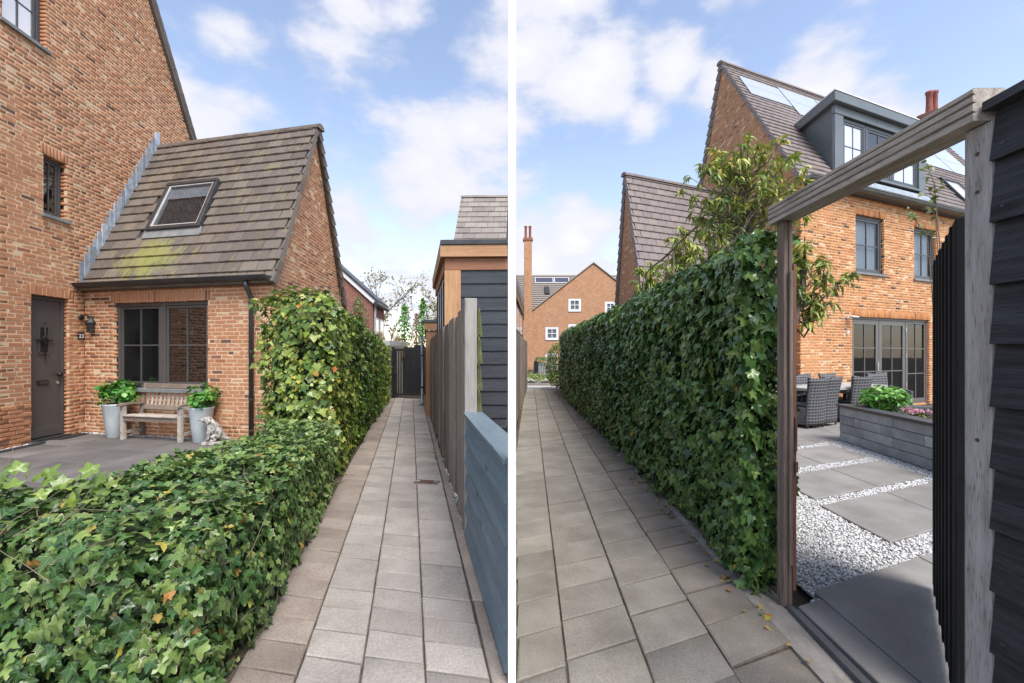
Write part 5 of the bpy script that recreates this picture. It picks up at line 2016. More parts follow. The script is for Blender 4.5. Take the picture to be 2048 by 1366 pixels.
# sitting stone dog
def stone_dog():
    M = frame((-4.88, 6.98), (-.94, -.35))
    root = thing('dog_statue', M, 'small weathered stone dog sitting in front of the right hand pot', 'statue')
    # vertices: x forward (the way it looks), z up
    V_ = [(-.06, 0, .10), (-.02, 0, .18), (.035, 0, .255), (.06, 0, .315), (.085, 0, .365), (.125, 0, .362), (.165, 0, .345), (.195, 0, .338),
          (-.10, 0, .07), (-.17, 0, .035), (-.24, .03, .02),
          (.055, .05, .235), (.075, .052, .13), (.085, .052, .03), (.12, .054, .02),
          (.055, -.05, .235), (.075, -.052, .13), (.085, -.052, .03), (.12, -.054, .02),
          (-.06, .07, .08), (.02, .085, .085), (-.03, .09, .02), (.05, .092, .018),
          (-.06, -.07, .08), (.02, -.085, .085), (-.03, -.09, .02), (.05, -.092, .018),
          (.075, .045, .375), (.055, .068, .335), (.06, .072, .29), (.075, -.045, .375), (.055, -.068, .335), (.06, -.072, .29)]
    E_ = [(0, 1), (1, 2), (2, 3), (3, 4), (4, 5), (5, 6), (6, 7), (0, 8), (8, 9), (9, 10), (2, 11), (11, 12), (12, 13), (13, 14), (2, 15), (15, 16), (16, 17), (17, 18),
          (0, 19), (19, 20), (20, 21), (21, 22), (0, 23), (23, 24), (24, 25), (25, 26), (4, 27), (27, 28), (28, 29), (4, 30), (30, 31), (31, 32)]
    rad = [.088, .088, .078, .060, .064, .052, .038, .030, .06, .022, .012, .038, .030, .026, .026, .038, .030, .026, .026,
           .055, .050, .030, .026, .055, .050, .030, .026, .024, .022, .014, .024, .022, .014]
    me = bpy.data.meshes.new('dog_body')
    me.from_pydata(V_, E_, [])
    me.materials.append(MAT['statue'])
    o = bpy.data.objects.new('dog_body', me)
    put(o, root, M @ T(0, 0, .045))
    md = o.modifiers.new('skin', 'SKIN')
    md.use_smooth_shade = True
    sv = me.skin_vertices[0].data
    for i, r in enumerate(rad):
        sv[i].radius = (r, r)
    sv[0].use_root = True
    o.modifiers.new('sub', 'SUBSURF').levels = 2
    o.modifiers['sub'].render_levels = 2
    tx = bpy.data.textures.new('stone_relief', 'CLOUDS')
    tx.noise_scale = .03
    dm = o.modifiers.new('relief', 'DISPLACE')
    dm.texture = tx
    dm.strength = .012
    dm.mid_level = .5
    for s in (1, -1):
        MB().lathe([(0, -.009), (.009, 0), (0, .009)], 10, T(.138, s * .036, .425)).build('eye', MAT['iron'], root, M, smooth=True)
    MB().lathe([(0, -.012), (.013, 0), (0, .012)], 10, T(.225, 0, .392)).build('nose', MAT['iron'], root, M, smooth=True)
    MB().box(-.22, .16, -.12, .12, 0, .05).build('plinth', MAT['statue'], root, M, bev=.01)


stone_dog()

t = thing('door_mat', frame((-8.345, 7.235), UH), 'flat black door mat in front of the grey front door', 'mat')
Mt = WM[t.name_full]
MB().box(.0, .62, -.62, -.10, .003, .013).build('mat_pad', MAT['mat'], t, Mt, bev=.003)
MB().box(.0, .62, -.63, -.621, .003, .016).box(.0, .62, -.099, -.09, .003, .016).build('mat_edge', MAT['mat'], t, Mt)

# coach lantern and house number on the tall wall
LA = frame(C0, UH)
t = thing('wall_lantern', LA @ T(-.10, -.02, 2.15), 'black coach lantern on the brick wall above the house number', 'lantern')
Mt = WM[t.name_full]
MB().lathe([(.055, 0), (.055, .012), (.03, .025), (0, .026)], 18, R(math.pi / 2, 'X')).build('back_plate', MAT['iron'], t, Mt, smooth=True)
MB().tube([(0, -.02, .0), (0, -.06, .035), (0, -.12, .04), (0, -.165, .015), (0, -.17, -.02)], .009, 8).build('arm', MAT['iron'], t, Mt, smooth=True)
LM = Mt @ T(0, -.17, 0)
MB().lathe([(.0, .0), (.018, -.012), (.030, -.030), (.075, -.085), (.088, -.098), (.088, -.108), (0, -.108)], 6).build('roof_cap', MAT['iron'], t, LM)
MB().lathe([(.064, -.109), (.056, -.255)], 6).build('lantern_glass', MAT['glass'], t, LM)
c = MB()
for k in range(6):
    a = math.pi / 3 * k
    c.tube([(.068 * math.cos(a), .068 * math.sin(a), -.108), (.058 * math.cos(a), .058 * math.sin(a), -.258)], .006, 6)
c.lathe([(.064, -.255), (.064, -.268), (.02, -.280), (0, -.285)], 6)
c.build('lantern_frame', MAT['iron'], t, LM)
MB().tube([(0, 0, -.26), (0, 0, -.20)], .012, 8).build('candle_bulb', MAT['curtain'], t, LM)

t = thing('house_number', LA @ T(-.145, -.008, 1.74), 'small black house number plate reading 23 beside the front door', 'sign')
Mt = WM[t.name_full]
MB().box(0, .115, -.010, .004, 0, .135).build('plate', MAT['black'], t, Mt, bev=.002)
fc = bpy.data.curves.new('digits', 'FONT')
fc.body = '23'
fc.size = .105
fc.extrude = .001
fc.align_x = 'CENTER'
fc.offset = .0016
fc.materials.append(MAT['white'])
fo = bpy.data.objects.new('digits_curve', fc)
COL.objects.link(fo)
bpy.context.view_layer.update()
dme = bpy.data.meshes.new_from_object(fo.evaluated_get(bpy.context.evaluated_depsgraph_get()))
bpy.data.objects.remove(fo)
fo = bpy.data.objects.new('digits', dme)
put(fo, t, Mt @ T(.0575, -.0125, .030) @ R(math.pi / 2, 'X'))


# ================================================================ RIGHT ALLEY
def right_path():
    root = thing('garden_path', I4, 'wide alley of grey beige concrete pavers along the tall dark ivy hedge', None, None, 'structure')
    # coordinate c = x - .04235 y runs across, s along
    aw, rl = .429, .302
    def P(c, s):
        # point on row direction s (metres along UR) at cross coordinate c
        k = c / (VR[0] - .04235 * VR[1])
        return (VR[0] * k + UR[0] * s, VR[1] * k + UR[1] * s)
    bed = MB()
    q = [P(-.02, 1.1), P(1.60, .6), P(1.42, 2.0), P(1.40, 18.4), P(-.30, 19.2), P(-.24, 6.0)]
    bed.add([(*p, -.017) for p in q], [tuple(range(len(q)))])
    bed.build('joint_sand', MAT['joint'], root, I4)
    edges = [-.214, .1758, .566, .962, 1.352]
    widths = [(edges[i + 1] - edges[i]) / (VR[0] - .04235 * VR[1]) for i in range(4)]
    for stained in (False, True):
        items, protos = [], []
        for ci in range(4):
            if (ci == 3) != stained:
                continue
            base = len(protos)
            protos += [para_proto((VR[0] * widths[ci], VR[1] * widths[ci]), (UR[0] * rl, UR[1] * rl), .05, gap=.010) for _ in range(4)]
            off = (.06, .10, -.02, .03)[ci]
            for k in range(-1, 63):
                s = 1.0 + k * rl + off
                if ci == 0:
                    cl = max(-.214, .012 - .0385 * s)
                    if s > 17.9:
                        continue
                    x, y = P(cl, s)
                    f = (edges[1] - cl) / (edges[1] - edges[0])
                    Mx = np_mat(T(x, y, random.uniform(-.002, .002)))
                    sh = np.eye(4)
                    # a narrower cut paver: its own mesh proto
                    protos.append(para_proto((VR[0] * widths[0] * f, VR[1] * widths[0] * f), (UR[0] * rl, UR[1] * rl), .05, gap=.010))
                    items.append((Mx, len(protos) - 1, random.random(), None))
                    continue
                x, y = P(edges[ci], s)
                if s > 18.0:
                    continue
                sag = -.012 * random.random() if stained and random.random() < .3 else 0
                items.append((tilt_matrix(x, y, random.uniform(-.003, .003) + sag, .008 if stained else .005), base + random.randrange(4), random.random(), None))
        emit(root, 'paver', 'paving', protos, items, MAT['paver_right_stained'] if stained else MAT['paver_right'], 230 if not stained else 66)
    # rough cement against the hedge
    m = MB()
    n = 60
    vs = []
    for k in range(n + 1):
        s = 1.15 + 17 * k / n
        for c, z in ((1.335, -.012), (1.40 + random.uniform(-.02, .025), .004), (1.47 + random.uniform(-.03, .03), -.004), (1.56, -.03)):
            vs.append((*P(c, s), z))
    fs = []
    for k in range(n):
        for j in range(3):
            a = 4 * k + j
            fs.append((a, a + 1, a + 5, a + 4))
    m.add(vs, fs)
    m.build('cement_edge', MAT['cement'], root, I4)
    return root


right_path()

# earth strip with litter by the gate post
t = bpy.data.objects.new('soil_strip', MB().add([(1.40, 1.2, -.004), (1.59, 1.0, -.004), (1.60, 2.52, .0), (1.44, 2.60, .0)], [(0, 1, 2, 3)]).mesh('soil_strip', MAT['cement']))
put(t, None, I4)
tag(t, 'strip of trodden earth between the pavers and the gate rail', None, None, 'structure')


def gate_frame():
    M = frame((1.572, 2.50), UR)
    root = thing('gate_frame', I4, 'grey timber gate frame with two posts and grooved beam over the garden entrance', 'gate frame')
    # far post, grooved hardwood, slightly splayed strips
    F = frame((1.600, 2.50), (.995, .10))
    po = MB().box(0, .026, 0, .06, 0, 2.275).box(.029, .050, -.005, .06, 0, 2.275).box(.003, .072, .02, .062, 0, 2.276)
    p1 = po.build('post', MAT['post_brown'], root, F, bev=.005)
    MB().box(.052, .071, -.012, .02, .10, 2.02).build('door_stop', MAT['strip_red'], p1, F, bev=.004)
    MB().box(.024, .046, -.020, -.006, .25, 1.98).build('cover_strip', MAT['post_brown'], p1, F, bev=.004)
    MB().box(.055, .067, -.022, -.011, .92, 1.12).box(.053, .069, -.026, -.011, .80, .86).build('lock_plate', MAT['rust'], p1, F)
    # near post, sawn oak
    Nn = frame((1.597, 1.413), (1, .02))
    MB().box(0, .09, 0, .088, -.05, 2.275).build('post', MAT['post_grey'], root, Nn, bev=.007)
    for z_ in (2.18, 2.05, 1.2, .35):
        MB().lathe([(0, .003), (.006, .002), (.007, 0)], 10, T(-.001, .044, z_) @ R(-math.pi / 2, 'Y')).build('screw', MAT['rust'], root, Nn)
    # beam with grooves, laid on both posts
    d = Vector((1.60 - 1.622, 1.36 - 2.60, 0)).normalized()
    Bm = frame((1.622, 2.60), (d.x, d.y), 2.278)
    L = 1.175
    # cross-section across y (y to the right-hand side of travel is negative)
    prof = [(-.055, 0), (.055, 0), (.055, .024), (.044, .029), (.055, .034), (.055, .056), (.044, .061), (.055, .066), (.055, .084), (.044, .089), (.055, .093), (.055, .106), (-.055, .106)]
    bm_ = MB().prism([(0, y * -1, z) for y, z in prof], (L, 0, 0))
    beam = bm_.build('beam', MAT['beam'], root, Bm)
    MB().box(0, L, -.050, .050, .106, .110).build('beam_top', MAT['post_pale'], beam, Bm)
    # threshold rail
    Th = frame((1.600, 2.47), (-.0423 * 1.0 - .03, -1))
    MB().box(0, 1.3, -.0, .035, -.02, .030).box(0, 1.3, .035, .065, -.02, .010).build('threshold_rail', MAT['slate_cap'], root, Th, bev=.003)
    return root


gate_frame()


def black_wall():
    M = frame((1.612, 1.408), (-UR[0], -UR[1]))        # x towards and past the camera, y to the right
    root = thing('board_wall', M, 'black stained rough sawn overlapping board wall at the right edge of the photo', 'wall')
    h = .203
    zs = [-.10 + k * h for k in range(12)]
    for k, z in enumerate(zs):
        if z > 2.25:
            continue
        m = MB()
        n = 14
        L = 1.5
        vs, fs = [], []
        zt = min(z + h + .02, 2.30)
        for i in range(n + 1):
            x = L * i / n
            wob = mnoise.noise(Vector((x * 3.1, k * 7.7, 0))) * .007
            vs += [(x, -.030, z + wob), (x, -.007, zt), (x, .012, zt), (x, .0, z + wob)]
        for i in range(n):
            a, b = 4 * i, 4 * (i + 1)
            for j in range(4):
                fs.append((a + j, a + (j + 1) % 4, b + (j + 1) % 4, b + j))
        fs += [(3, 2, 1, 0), (4 * n, 4 * n + 1, 4 * n + 2, 4 * n + 3)]
        m.add(vs, fs)
        o_ = m.build('board', MAT['charred'], root, M)
        for x_ in (.035, .62, 1.2):
            MB().lathe([(0, .003), (.005, .002), (.006, 0)], 8, T(x_, -.024, z + .045) @ R(math.pi / 2, 'X')).build('nail', MAT['gutter'], o_, M)
    MB().box(-.01, 1.5, -.045, .05, 2.302, 2.335).build('cap_board', MAT['charred'], root, M, bev=.004)
    MB().box(.03, 1.5, .013, .05, -.05, 2.30).build('backing', MAT['charred_v'], root, M)


black_wall()


def open_door():
    o, d = (1.83, 1.715), Vector((.83, .935, 0)).normalized()
    M = frame(o, (d.x, d.y))
    root = thing('garden_door', M, 'black upright board door standing open into the gravel garden', 'door')
    w_ = .178
    for k in range(7):
        MB().box(k * w_, k * w_ + w_ - .003, -.0, .028, .055, 2.05).build('board', MAT['charred_v'], root, M, bev=.004)
        if k:
            MB().box(k * w_ - .030, k * w_ + .018, .0285, .0335, .0555, 2.049).build('cover_strip', MAT['charred_v'], root, M, bev=.003)
    for z in (.22, 1.0, 1.75):
        MB().box(.02, 7 * w_ - .02, -.045, -.001, z, z + .10).build('ledge', MAT['charred_v'], root, M, bev=.004)
    return root


open_door()

# ---------------------------------------------------------------- gravel garden
garden_poly = [(1.72, 2.50), (4.6, 3.55), (6.6, 4.3), (6.0, 8.0), (5.0, 7.0), (3.3, 6.2), (2.0, 6.4), (1.86, 2.6)]
t = bpy.data.objects.new('gravel_bed', MB().add([(x, y, -.018) for x, y in garden_poly], [tuple(range(len(garden_poly)))]).mesh('gravel_bed', MAT['gravel']))
put(t, None, I4)
tag(t, 'bed of white gravel between the big garden slabs', None, None, 'structure')


def slab_quad(o, wv, lv, gap=.006, h=.05):
    return para_proto((VR[0] * wv, VR[1] * wv), (UR[0] * lv, UR[1] * lv), h, gap=gap, jit=.0015)


def big_slab(name_label, o, wv, lv, z=.014, group='large garden slabs'):
    m = slab_quad(o, wv, lv, h=.045)
    ob = m.build('garden_slab', MAT['slab'], None, T(o[0], o[1], z))
    tag(ob, name_label, 'slab', group)


sl_far = lambda o, a, b: (o[0] + VR[0] * a + UR[0] * b, o[1] + VR[1] * a + UR[1] * b)
s1 = (1.878, 2.656)
e1 = sl_far(s1, 0, -1.35)
big_slab('large grey slab right behind the gate rail', e1, 1.17, 1.35)
big_slab('grey slab half hidden by the open black door beside the first slab', sl_far(e1, 1.175, 0), 1.0, 1.35)
big_slab('narrow grey slab strip between the gate rail and the large slab', sl_far(e1, -.215, 0), .21, 1.27)
s2 = (2.969, 3.338)
big_slab('grey slab with a free corner in the gravel, nearest past the first slabs', s2, 1.06, .80)
big_slab('grey slab partly behind the open door in the second row', sl_far(s2, 1.065, 0), 1.0, .80)
s3 = sl_far((5.023, 5.12), -1.05, 0)
big_slab('grey slab in the third row at the foot of the block planter', s3, 1.05, .74)
big_slab('grey slab in the third row nearest the ivy post', sl_far(s3, -1.055, 0), 1.05, .74)
s4 = sl_far((5.12, 6.11), -1.05, 0)
big_slab('grey slab in the fourth row in front of the patio', s4, 1.05, .74)
big_slab('grey slab in the fourth row behind the ivy post', sl_far(s4, -1.055, 0), 1.05, .74)

SLABS = [(e1, 1.17, 1.35), (sl_far(e1, 1.175, 0), 1, 1.35), (sl_far(e1, -.215, 0), .21, 1.27), (s2, 1.06, .8), (sl_far(s2, 1.065, 0), 1, .8),
         (s3, 1.05, .74), (sl_far(s3, -1.055, 0), 1.05, .74), (s4, 1.05, .74), (sl_far(s4, -1.055, 0), 1.05, .74)]
slab_polys = [[sl_far(o, 0, 0), sl_far(o, a, 0), sl_far(o, a, b), sl_far(o, 0, b)] for o, a, b in SLABS]
planter_poly = [(5.614, 7.286), (5.12, 4.25), (7.2, 5.1), (7.7, 8.1)]
pts = []
while len(pts) < 34000:
    x, y = random.uniform(1.7, 6.0), random.uniform(2.4, 7.3)
    if y > 5.2 and random.random() < .35:
        continue
    if in_poly(x, y, garden_poly) and not any(in_poly(x, y, p) for p in slab_polys) and not in_poly(x, y, planter_poly):
        pts.append((x, y))
chips('gravel', 'loose white gravel chips filling the bed between the garden slabs', pts, .0155, MAT['chip'], -.006)

# patio under the dining table
pat = thing('patio', I4, 'grey slab patio under the wicker dining chairs', None, None, 'structure')
pr = [slab_quad((0, 0), 1.0, 1.0) for _ in range(3)]
items = []
p0 = sl_far((5.05, 7.03), -2.0, 0)
for i in range(9):
    for j in range(5):
        x, y = sl_far(p0, i * 1.0, j * 1.0)
        lim = (x - R0[0]) * (-VR[1]) + (y - R0[1]) * VR[0]
        if lim > -.1 or in_poly(x + .5, y + .6, planter_poly):
            continue
        items.append((np_mat(T(x, y, .004)), random.randrange(3), random.random(), None))
emit(pat, 'slab', 'slabs', pr, items, MAT['slab'], 60)


def block_planter():
    c = (5.614, 7.286)
    d = Vector((5.297 - 5.614, 5.335 - 7.286, 0)).normalized()
    M = frame(c, (d.x, d.y))                     # x towards the camera along the long face, y to the right
    root = thing('block_planter', M, 'raised planter of long grey stone blocks with dark slate coping', 'planter')
    L, Wd, H = 3.1, 2.0, .575
    n = 4
    h = H / n
    random.seed(5)
    for r in range(n):
        x = 0
        first = (.95, .62, .40, 1.25)[r]
        ln = first
        while x < L - .05:
            e = min(x + ln, L)
            MB().box(x + .004, e - .004, 0, .15, r * h + .005, (r + 1) * h - .005).build('block', MAT['bluestone'], root, M, bev=.006)
            x = e
            ln = random.choice((.62, .80, 1.15, 1.3))
        x = .152
        ln = (.6, .9, .4, .75)[r]
        while x < Wd - .05:
            e = min(x + ln, Wd)
            MB().box(0, .15, x + .003, e - .003, r * h + .003, (r + 1) * h - .003).build('block', MAT['bluestone'], root, M, bev=.006)
            x = e
            ln = random.choice((.62, .80, 1.15))
    MB().box(.012, L, .012, .14, .01, H - .01).box(.012, .14, .14, Wd, .01, H - .01).box(.1, L, Wd - .12, Wd, .0, H).build('mortar_core', MAT['slate_cap'], root, M)
    cp = MB()
    MB().box(-.035, L, -.035, .20, H + .001, H + .042).build('coping', MAT['slate_cap'], root, M, bev=.006)
    MB().box(-.035, .22, .203, Wd, H + .001, H + .042).build('coping', MAT['slate_cap'], root, M, bev=.006)
    MB().box(.222, L, Wd - .20, Wd + .03, H + .001, H + .042).build('coping', MAT['slate_cap'], root, M, bev=.006)
    MB().box(.14, L, .14, Wd - .1, .1, .50).build('planting_soil', MAT['soil'], root, M)
    return root, M


pl, PM = block_planter()
Mb = PM @ T(.42, .42, .50)
q = thing('garden_shrub', Mb, 'bright green leafy shrub in the near corner of the block planter', 'shrub')
leafy_bush(q, Mb, (0, 0, .27), (.30, .30, .22), 620, [oval_leaf(.2, .9, curl=-.3, fold=.3), oval_leaf(.26, .8, curl=-.1, fold=.2)], .11, MAT['leaf_fresh'], quota=140, stems=12, flat=.9)
Mb = PM @ T(.98, .50, .50)
q = thing('pink_flowers', Mb, 'low clump of pink flowers in the block planter beside the green shrub', 'flowers')
leafy_bush(q, Mb, (0, 0, .07), (.28, .22, .06), 260, OVAL, .06, MAT['leaf_olive'], quota=30, stems=6)
leafy_bush(q, Mb, (0, 0, .15), (.27, .20, .035), 360, [oval_leaf(.42, .8)], .034, MAT['petal_pink'], name='petal', quota=60, stems=0, rest='blossom')
Mb = PM @ T(1.75, .62, .50)
q = thing('seedling', Mb, 'small pale green sprig in the planter at the edge of the black door', 'plant')
leafy_bush(q, Mb, (0, 0, .12), (.10, .10, .10), 60, OVAL, .07, MAT['leaf_fresh'], quota=60, stems=5)


# ---------------------------------------------------------------- wicker dining set
def wicker_chair():
    M = I4
    root = thing('wicker_chair', M, 'dark grey high backed wicker chair', 'chair', 'wicker chairs around the garden table')
    # x to its right, y the way it faces; back at y = 0
    mt = MAT['wicker']

    def shell(y0, y1, z0, z1, nx=10, nz=12, thick=.045):
        m = MB()
        vs = []
        for side in (0, 1):
            for j in range(nz + 1):
                t = j / nz
                z = z0 + (z1 - z0) * t
                half = .245 + .02 * (1 - t) + .085 * max(0, t - .45) ** 1.4 * 2.0
                y = y0 + (y1 - y0) * t - .10 * max(0, t - .35) ** 1.6
                for i in range(nx + 1):
                    s = -1 + 2 * i / nx
                    bow = .035 * (1 - s * s)
                    top = .028 * (s * s) * (1 if j == nz else 0) + (-.02 if j == nz else 0)
                    vs.append((s * half, y - bow + side * thick, z + top))
        k = (nx + 1) * (nz + 1)
        fs = []
        for j in range(nz):
            for i in range(nx):
                a = j * (nx + 1) + i
                fs.append((a, a + 1, a + nx + 2, a + nx + 1))
                fs.append((k + a, k + a + nx + 1, k + a + nx + 2, k + a + 1))
        for i in range(nx):
            a = nz * (nx + 1) + i
            fs += [(a, a + 1, k + a + 1, k + a), (i + 1, i, k + i, k + i + 1)]
        for j in range(nz):
            a, b = j * (nx + 1), (j + 1) * (nx + 1)
            fs += [(a, b, k + b, k + a), (b + nx, a + nx, k + a + nx, k + b + nx)]
        return m.add(vs, fs)
    shell(.04, .0, .06, 1.0).build('backrest', mt, root, M, smooth=True)
    seat = MB().hexa([(-.25, .07, .05), (.25, .07, .05), (.26, .52, .05), (-.26, .52, .05), (-.265, .07, .40), (.265, .07, .40), (.27, .54, .42), (-.27, .54, .42)])
    seat.build('skirt', mt, root, M, bev=.02)
    MB().box(-.24, .24, .08, .52, .421, .465).build('seat_cushion', MAT['slate_cap'], root, M, bev=.015)
    for s in (-1, 1):
        m = MB()
        ys, zs = [.06, .20, .36, .52], [.70, .665, .645, .60]
        for i in range(3):
            m.hexa([(s * .30 - .03, ys[i], zs[i] - .04), (s * .30 + .03, ys[i], zs[i] - .04), (s * .30 + .03, ys[i + 1], zs[i + 1] - .04), (s * .30 - .03, ys[i + 1], zs[i + 1] - .04),
                    (s * .30 - .03, ys[i], zs[i]), (s * .30 + .03, ys[i], zs[i]), (s * .30 + .03, ys[i + 1], zs[i + 1]), (s * .30 - .03, ys[i + 1], zs[i + 1])])
        m.hexa([(s * .29 - .03, .47, .40), (s * .29 + .03, .47, .40), (s * .29 + .03, .53, .40), (s * .29 - .03, .53, .40), (s * .30 - .03, .47, .59), (s * .30 + .03, .47, .59), (s * .30 + .03, .53, .58), (s * .30 - .03, .53, .58)])
        m.build('armrest', mt, root, M)
        for y in (.05, .49):
            MB().tube([(s * .23, y, .0), (s * .235, y, .08)], .016, 8).build('leg', MAT['gutter'], root, M)
    return root


ang = math.atan2(VR[1], VR[0])
c0 = wicker_chair()
chairs = [((6.02, 8.36), 0, 'high backed grey wicker chair at the ivy post, leftmost of the near row'),
          ((6.50, 8.64), .05, 'high backed grey wicker chair in the middle of the near row at the table'),
          ((7.36, 8.95), -.05, 'high backed grey wicker chair behind the green shrub in the near row'),
          ((6.62, 9.72), math.pi, 'far side grey wicker chair behind the leftmost near chair'),
          ((7.42, 9.98), math.pi + .06, 'far side grey wicker chair behind the middle near chair'),
          ((8.78, 10.20), math.pi - .12, 'far side grey wicker chair in front of the french door handle')]
for i, (p, a, lab) in enumerate(chairs):
    Mc = T(p[0], p[1], .012) @ R(ang + a)
    if i == 0:
        c0.matrix_basis = Mc
        WM[c0.name_full] = Mc
        c0['label'] = lab
    else:
        dup(c0, Mc, lab)

tb = frame((7.0, 9.36), VR)
t = thing('dining_table', tb, 'pale topped garden table between the rows of wicker chairs', 'table')
MB().box(-1.25, 1.35, -.40, .40, .715, .775).build('tabletop', MAT['table'], t, tb, bev=.006)
MB().box(-1.1, 1.2, -.32, .32, .63, .712).build('apron', MAT['frame'], t, tb)
for x in (-1.1, 1.12):
    for y in (-.30, .22):
        MB().box(x, x + .08, y, y + .08, .012, .63).build('leg', MAT['frame'], t, tb)

RFM = frame(R0, VR)
t = thing('wall_light', RFM @ T(1.88, -.0, 2.42), 'white security light on the brick wall beside the french doors', 'light')
MB().box(-.03, .03, -.03, .004, -.03, .03).build('mount', MAT['white'], t, WM[t.name_full], bev=.004)
MB().tube([(0, -.03, 0), (.05, -.10, .02)], .014, 8).build('arm', MAT['steel'], t, WM[t.name_full])
MB().hexa([(-.10, -.20, .0), (.14, -.20, .0), (.14, -.08, .03), (-.10, -.08, .03), (-.10, -.20, .025), (.14, -.20, .025), (.14, -.08, .055), (-.10, -.08, .055)]).build('lamp_head', MAT['white'], t, WM[t.name_full], bev=.004)
t = thing('motion_sensor', RFM @ T(1.86, 0, 2.03), 'small white sensor box on the bricks below the security light', 'sensor')
MB().box(-.035, .035, -.04, .004, -.045, .045).build('sensor_box', MAT['white'], t, WM[t.name_full], bev=.006)
MB().lathe([(.026, 0), (.018, .016), (0, .022)], 14, T(0, -.04, -.01) @ R(math.pi / 2, 'X')).build('lens', MAT['curtain'], t, WM[t.name_full], smooth=True)


# ================================================================ far end of the right alley
def alley_fence_right():
    M = frame((.105, 8.70), (.06, .998))              # x away, y to the left
    root = thing('plank_fence', M, 'grey upright plank fence at the far left of the paved hedge alley', 'fence')
    random.seed(9)
    x = -2.4
    k = 0
    while x < 9.2:
        w_ = random.uniform(.35, .5)
        y = .006 if k % 2 else .03
        MB().box(x - .02, x + w_ + .02, y, y + .022, .04, 1.93 + random.uniform(-.02, .02)).build('plank', MAT['plank_grey'], root, M @ T(0, 0, 0), bev=.003) if x > -.6 else None
        x += w_
        k += 1
    MB().box(-.5, 9.2, .055, .10, .4, .48).box(-.5, 9.2, .055, .10, 1.4, 1.48).build('rail', MAT['plank_grey'], root, M)
    # shed right behind it
    r2 = thing('garden_shed', M, 'dark shed with brown fascia behind the planks at the far left of the hedge alley', 'shed')
    MB().box(-.4, 5.5, .11, .30, 0, 2.75).build('wall_panel', MAT['cladding'], r2, M)
    MB().box(-.4, 5.62, .06, .105, 2.76, 2.98).build('fascia', MAT['plank_warm'], r2, M)
    MB().box(-.4, 5.70, .05, .32, 2.985, 3.22).build('roof_edge', MAT['gutter'], r2, M)
    for a, b in ((.3, 1.6), (1.75, 3.0), (3.2, 5.2)):
        f = MB().box(a, b, .085, .108, 2.0, 2.65).build('window', MAT['black'], r2, M)
        MB().box(a + .06, b - .06, .078, .084, 2.06, 2.59).build('pane', MAT['glass_painted_sky'], f, M)


alley_fence_right()

t = thing('street_post', frame((.60, 19.0), (1, 0)), 'thin pale post at the far end of the plank fence', 'post')
MB().tube([(0, 0, 0), (0, 0, .72)], .035, 10).build('shaft', MAT['grey_plastic'], t, WM[t.name_full])
MB().lathe([(.045, .72), (.045, .76), (0, .775)], 10).build('cap', MAT['white'], t, WM[t.name_full])

rd = MB().add([(-.4, 18.3, -.006), (4.2, 18.3, -.006), (4.4, 19.35, -.006), (-.4, 19.35, -.006)], [(0, 1, 2, 3)])
o = rd.build('pavement', MAT['concrete_pale'], None, I4)
tag(o, 'pale pavement crossing the far end of the hedge alley', None, None, 'structure')
kb = MB().box(-.4, 4.4, 19.36, 19.50, -.05, .09).build('kerb', MAT['cement'], None, I4, bev=.01)
tag(kb, 'grey kerb at the far end of the hedge alley', None, None, 'structure')
# ================================================================ PLANTS
random.seed(31)


def ivy_hedge(name_label, quads, core, protos, mat, density, size, quota, bumpy, thick, seed, stem_n=90, stem_mat=None, seen=None, base=(0, 0), dark_span=None, yellow_from=None):
    M = T(base[0], base[1], 0)
    root = thing('ivy_hedge', M, name_label, 'hedge')
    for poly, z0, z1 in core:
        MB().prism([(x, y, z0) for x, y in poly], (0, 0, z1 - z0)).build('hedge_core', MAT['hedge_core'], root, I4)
    items = hedge_leaves(quads, density, size, protos, thick=thick, bumpy=bumpy, seed=seed)
    if yellow_from:
        items = [(m_, k_, (.50 + .27 * r_) if (m_[1, 3] + random.gauss(0, .3) > yellow_from and random.random() < .55) else r_, n_) for m_, k_, r_, n_ in items]  # many leaves beyond this depth move to lighter, yellower tones
    if dark_span:
        items = [(m_, k_, r_ * .32 if (dark_span[0] < m_[1, 3] + random.gauss(0, .5) < dark_span[1] and random.random() < .85) else r_, n_) for m_, k_, r_, n_ in items]  # most leaves within this stretch move to the darker greens
    emit(root, 'leaf', 'foliage', protos, items, mat, quota, smooth=True, seen=seen)
    if stem_n:
        twigs(root, quads, stem_n, .0022, stem_mat or MAT['bark_pale'], .34)
    return root


def lerp2(a, b, t):
    return (a[0] + (b[0] - a[0]) * t, a[1] + (b[1] - a[1]) * t)


def wall_quads(pts, zt, dens, z0=.0, lean=0.0):
    """patches up a run of plan points (seen from the right of the direction of travel)"""
    q = []
    for i in range(len(pts) - 1):
        a, b = pts[i], pts[i + 1]
        za, zb = zt[i], zt[i + 1]
        q.append(((a[0], a[1], z0), (b[0], b[1], z0), (b[0], b[1], zb), (a[0], a[1], za), dens[i] if isinstance(dens, list) else dens))
    return q


def top_quads(lo, hi, zt, dens):
    q = []
    for i in range(len(lo) - 1):
        q.append(((*lo[i], zt[i]), (*lo[i + 1], zt[i + 1]), (*hi[i + 1], zt[i + 1]), (*hi[i], zt[i]), dens))
    return q


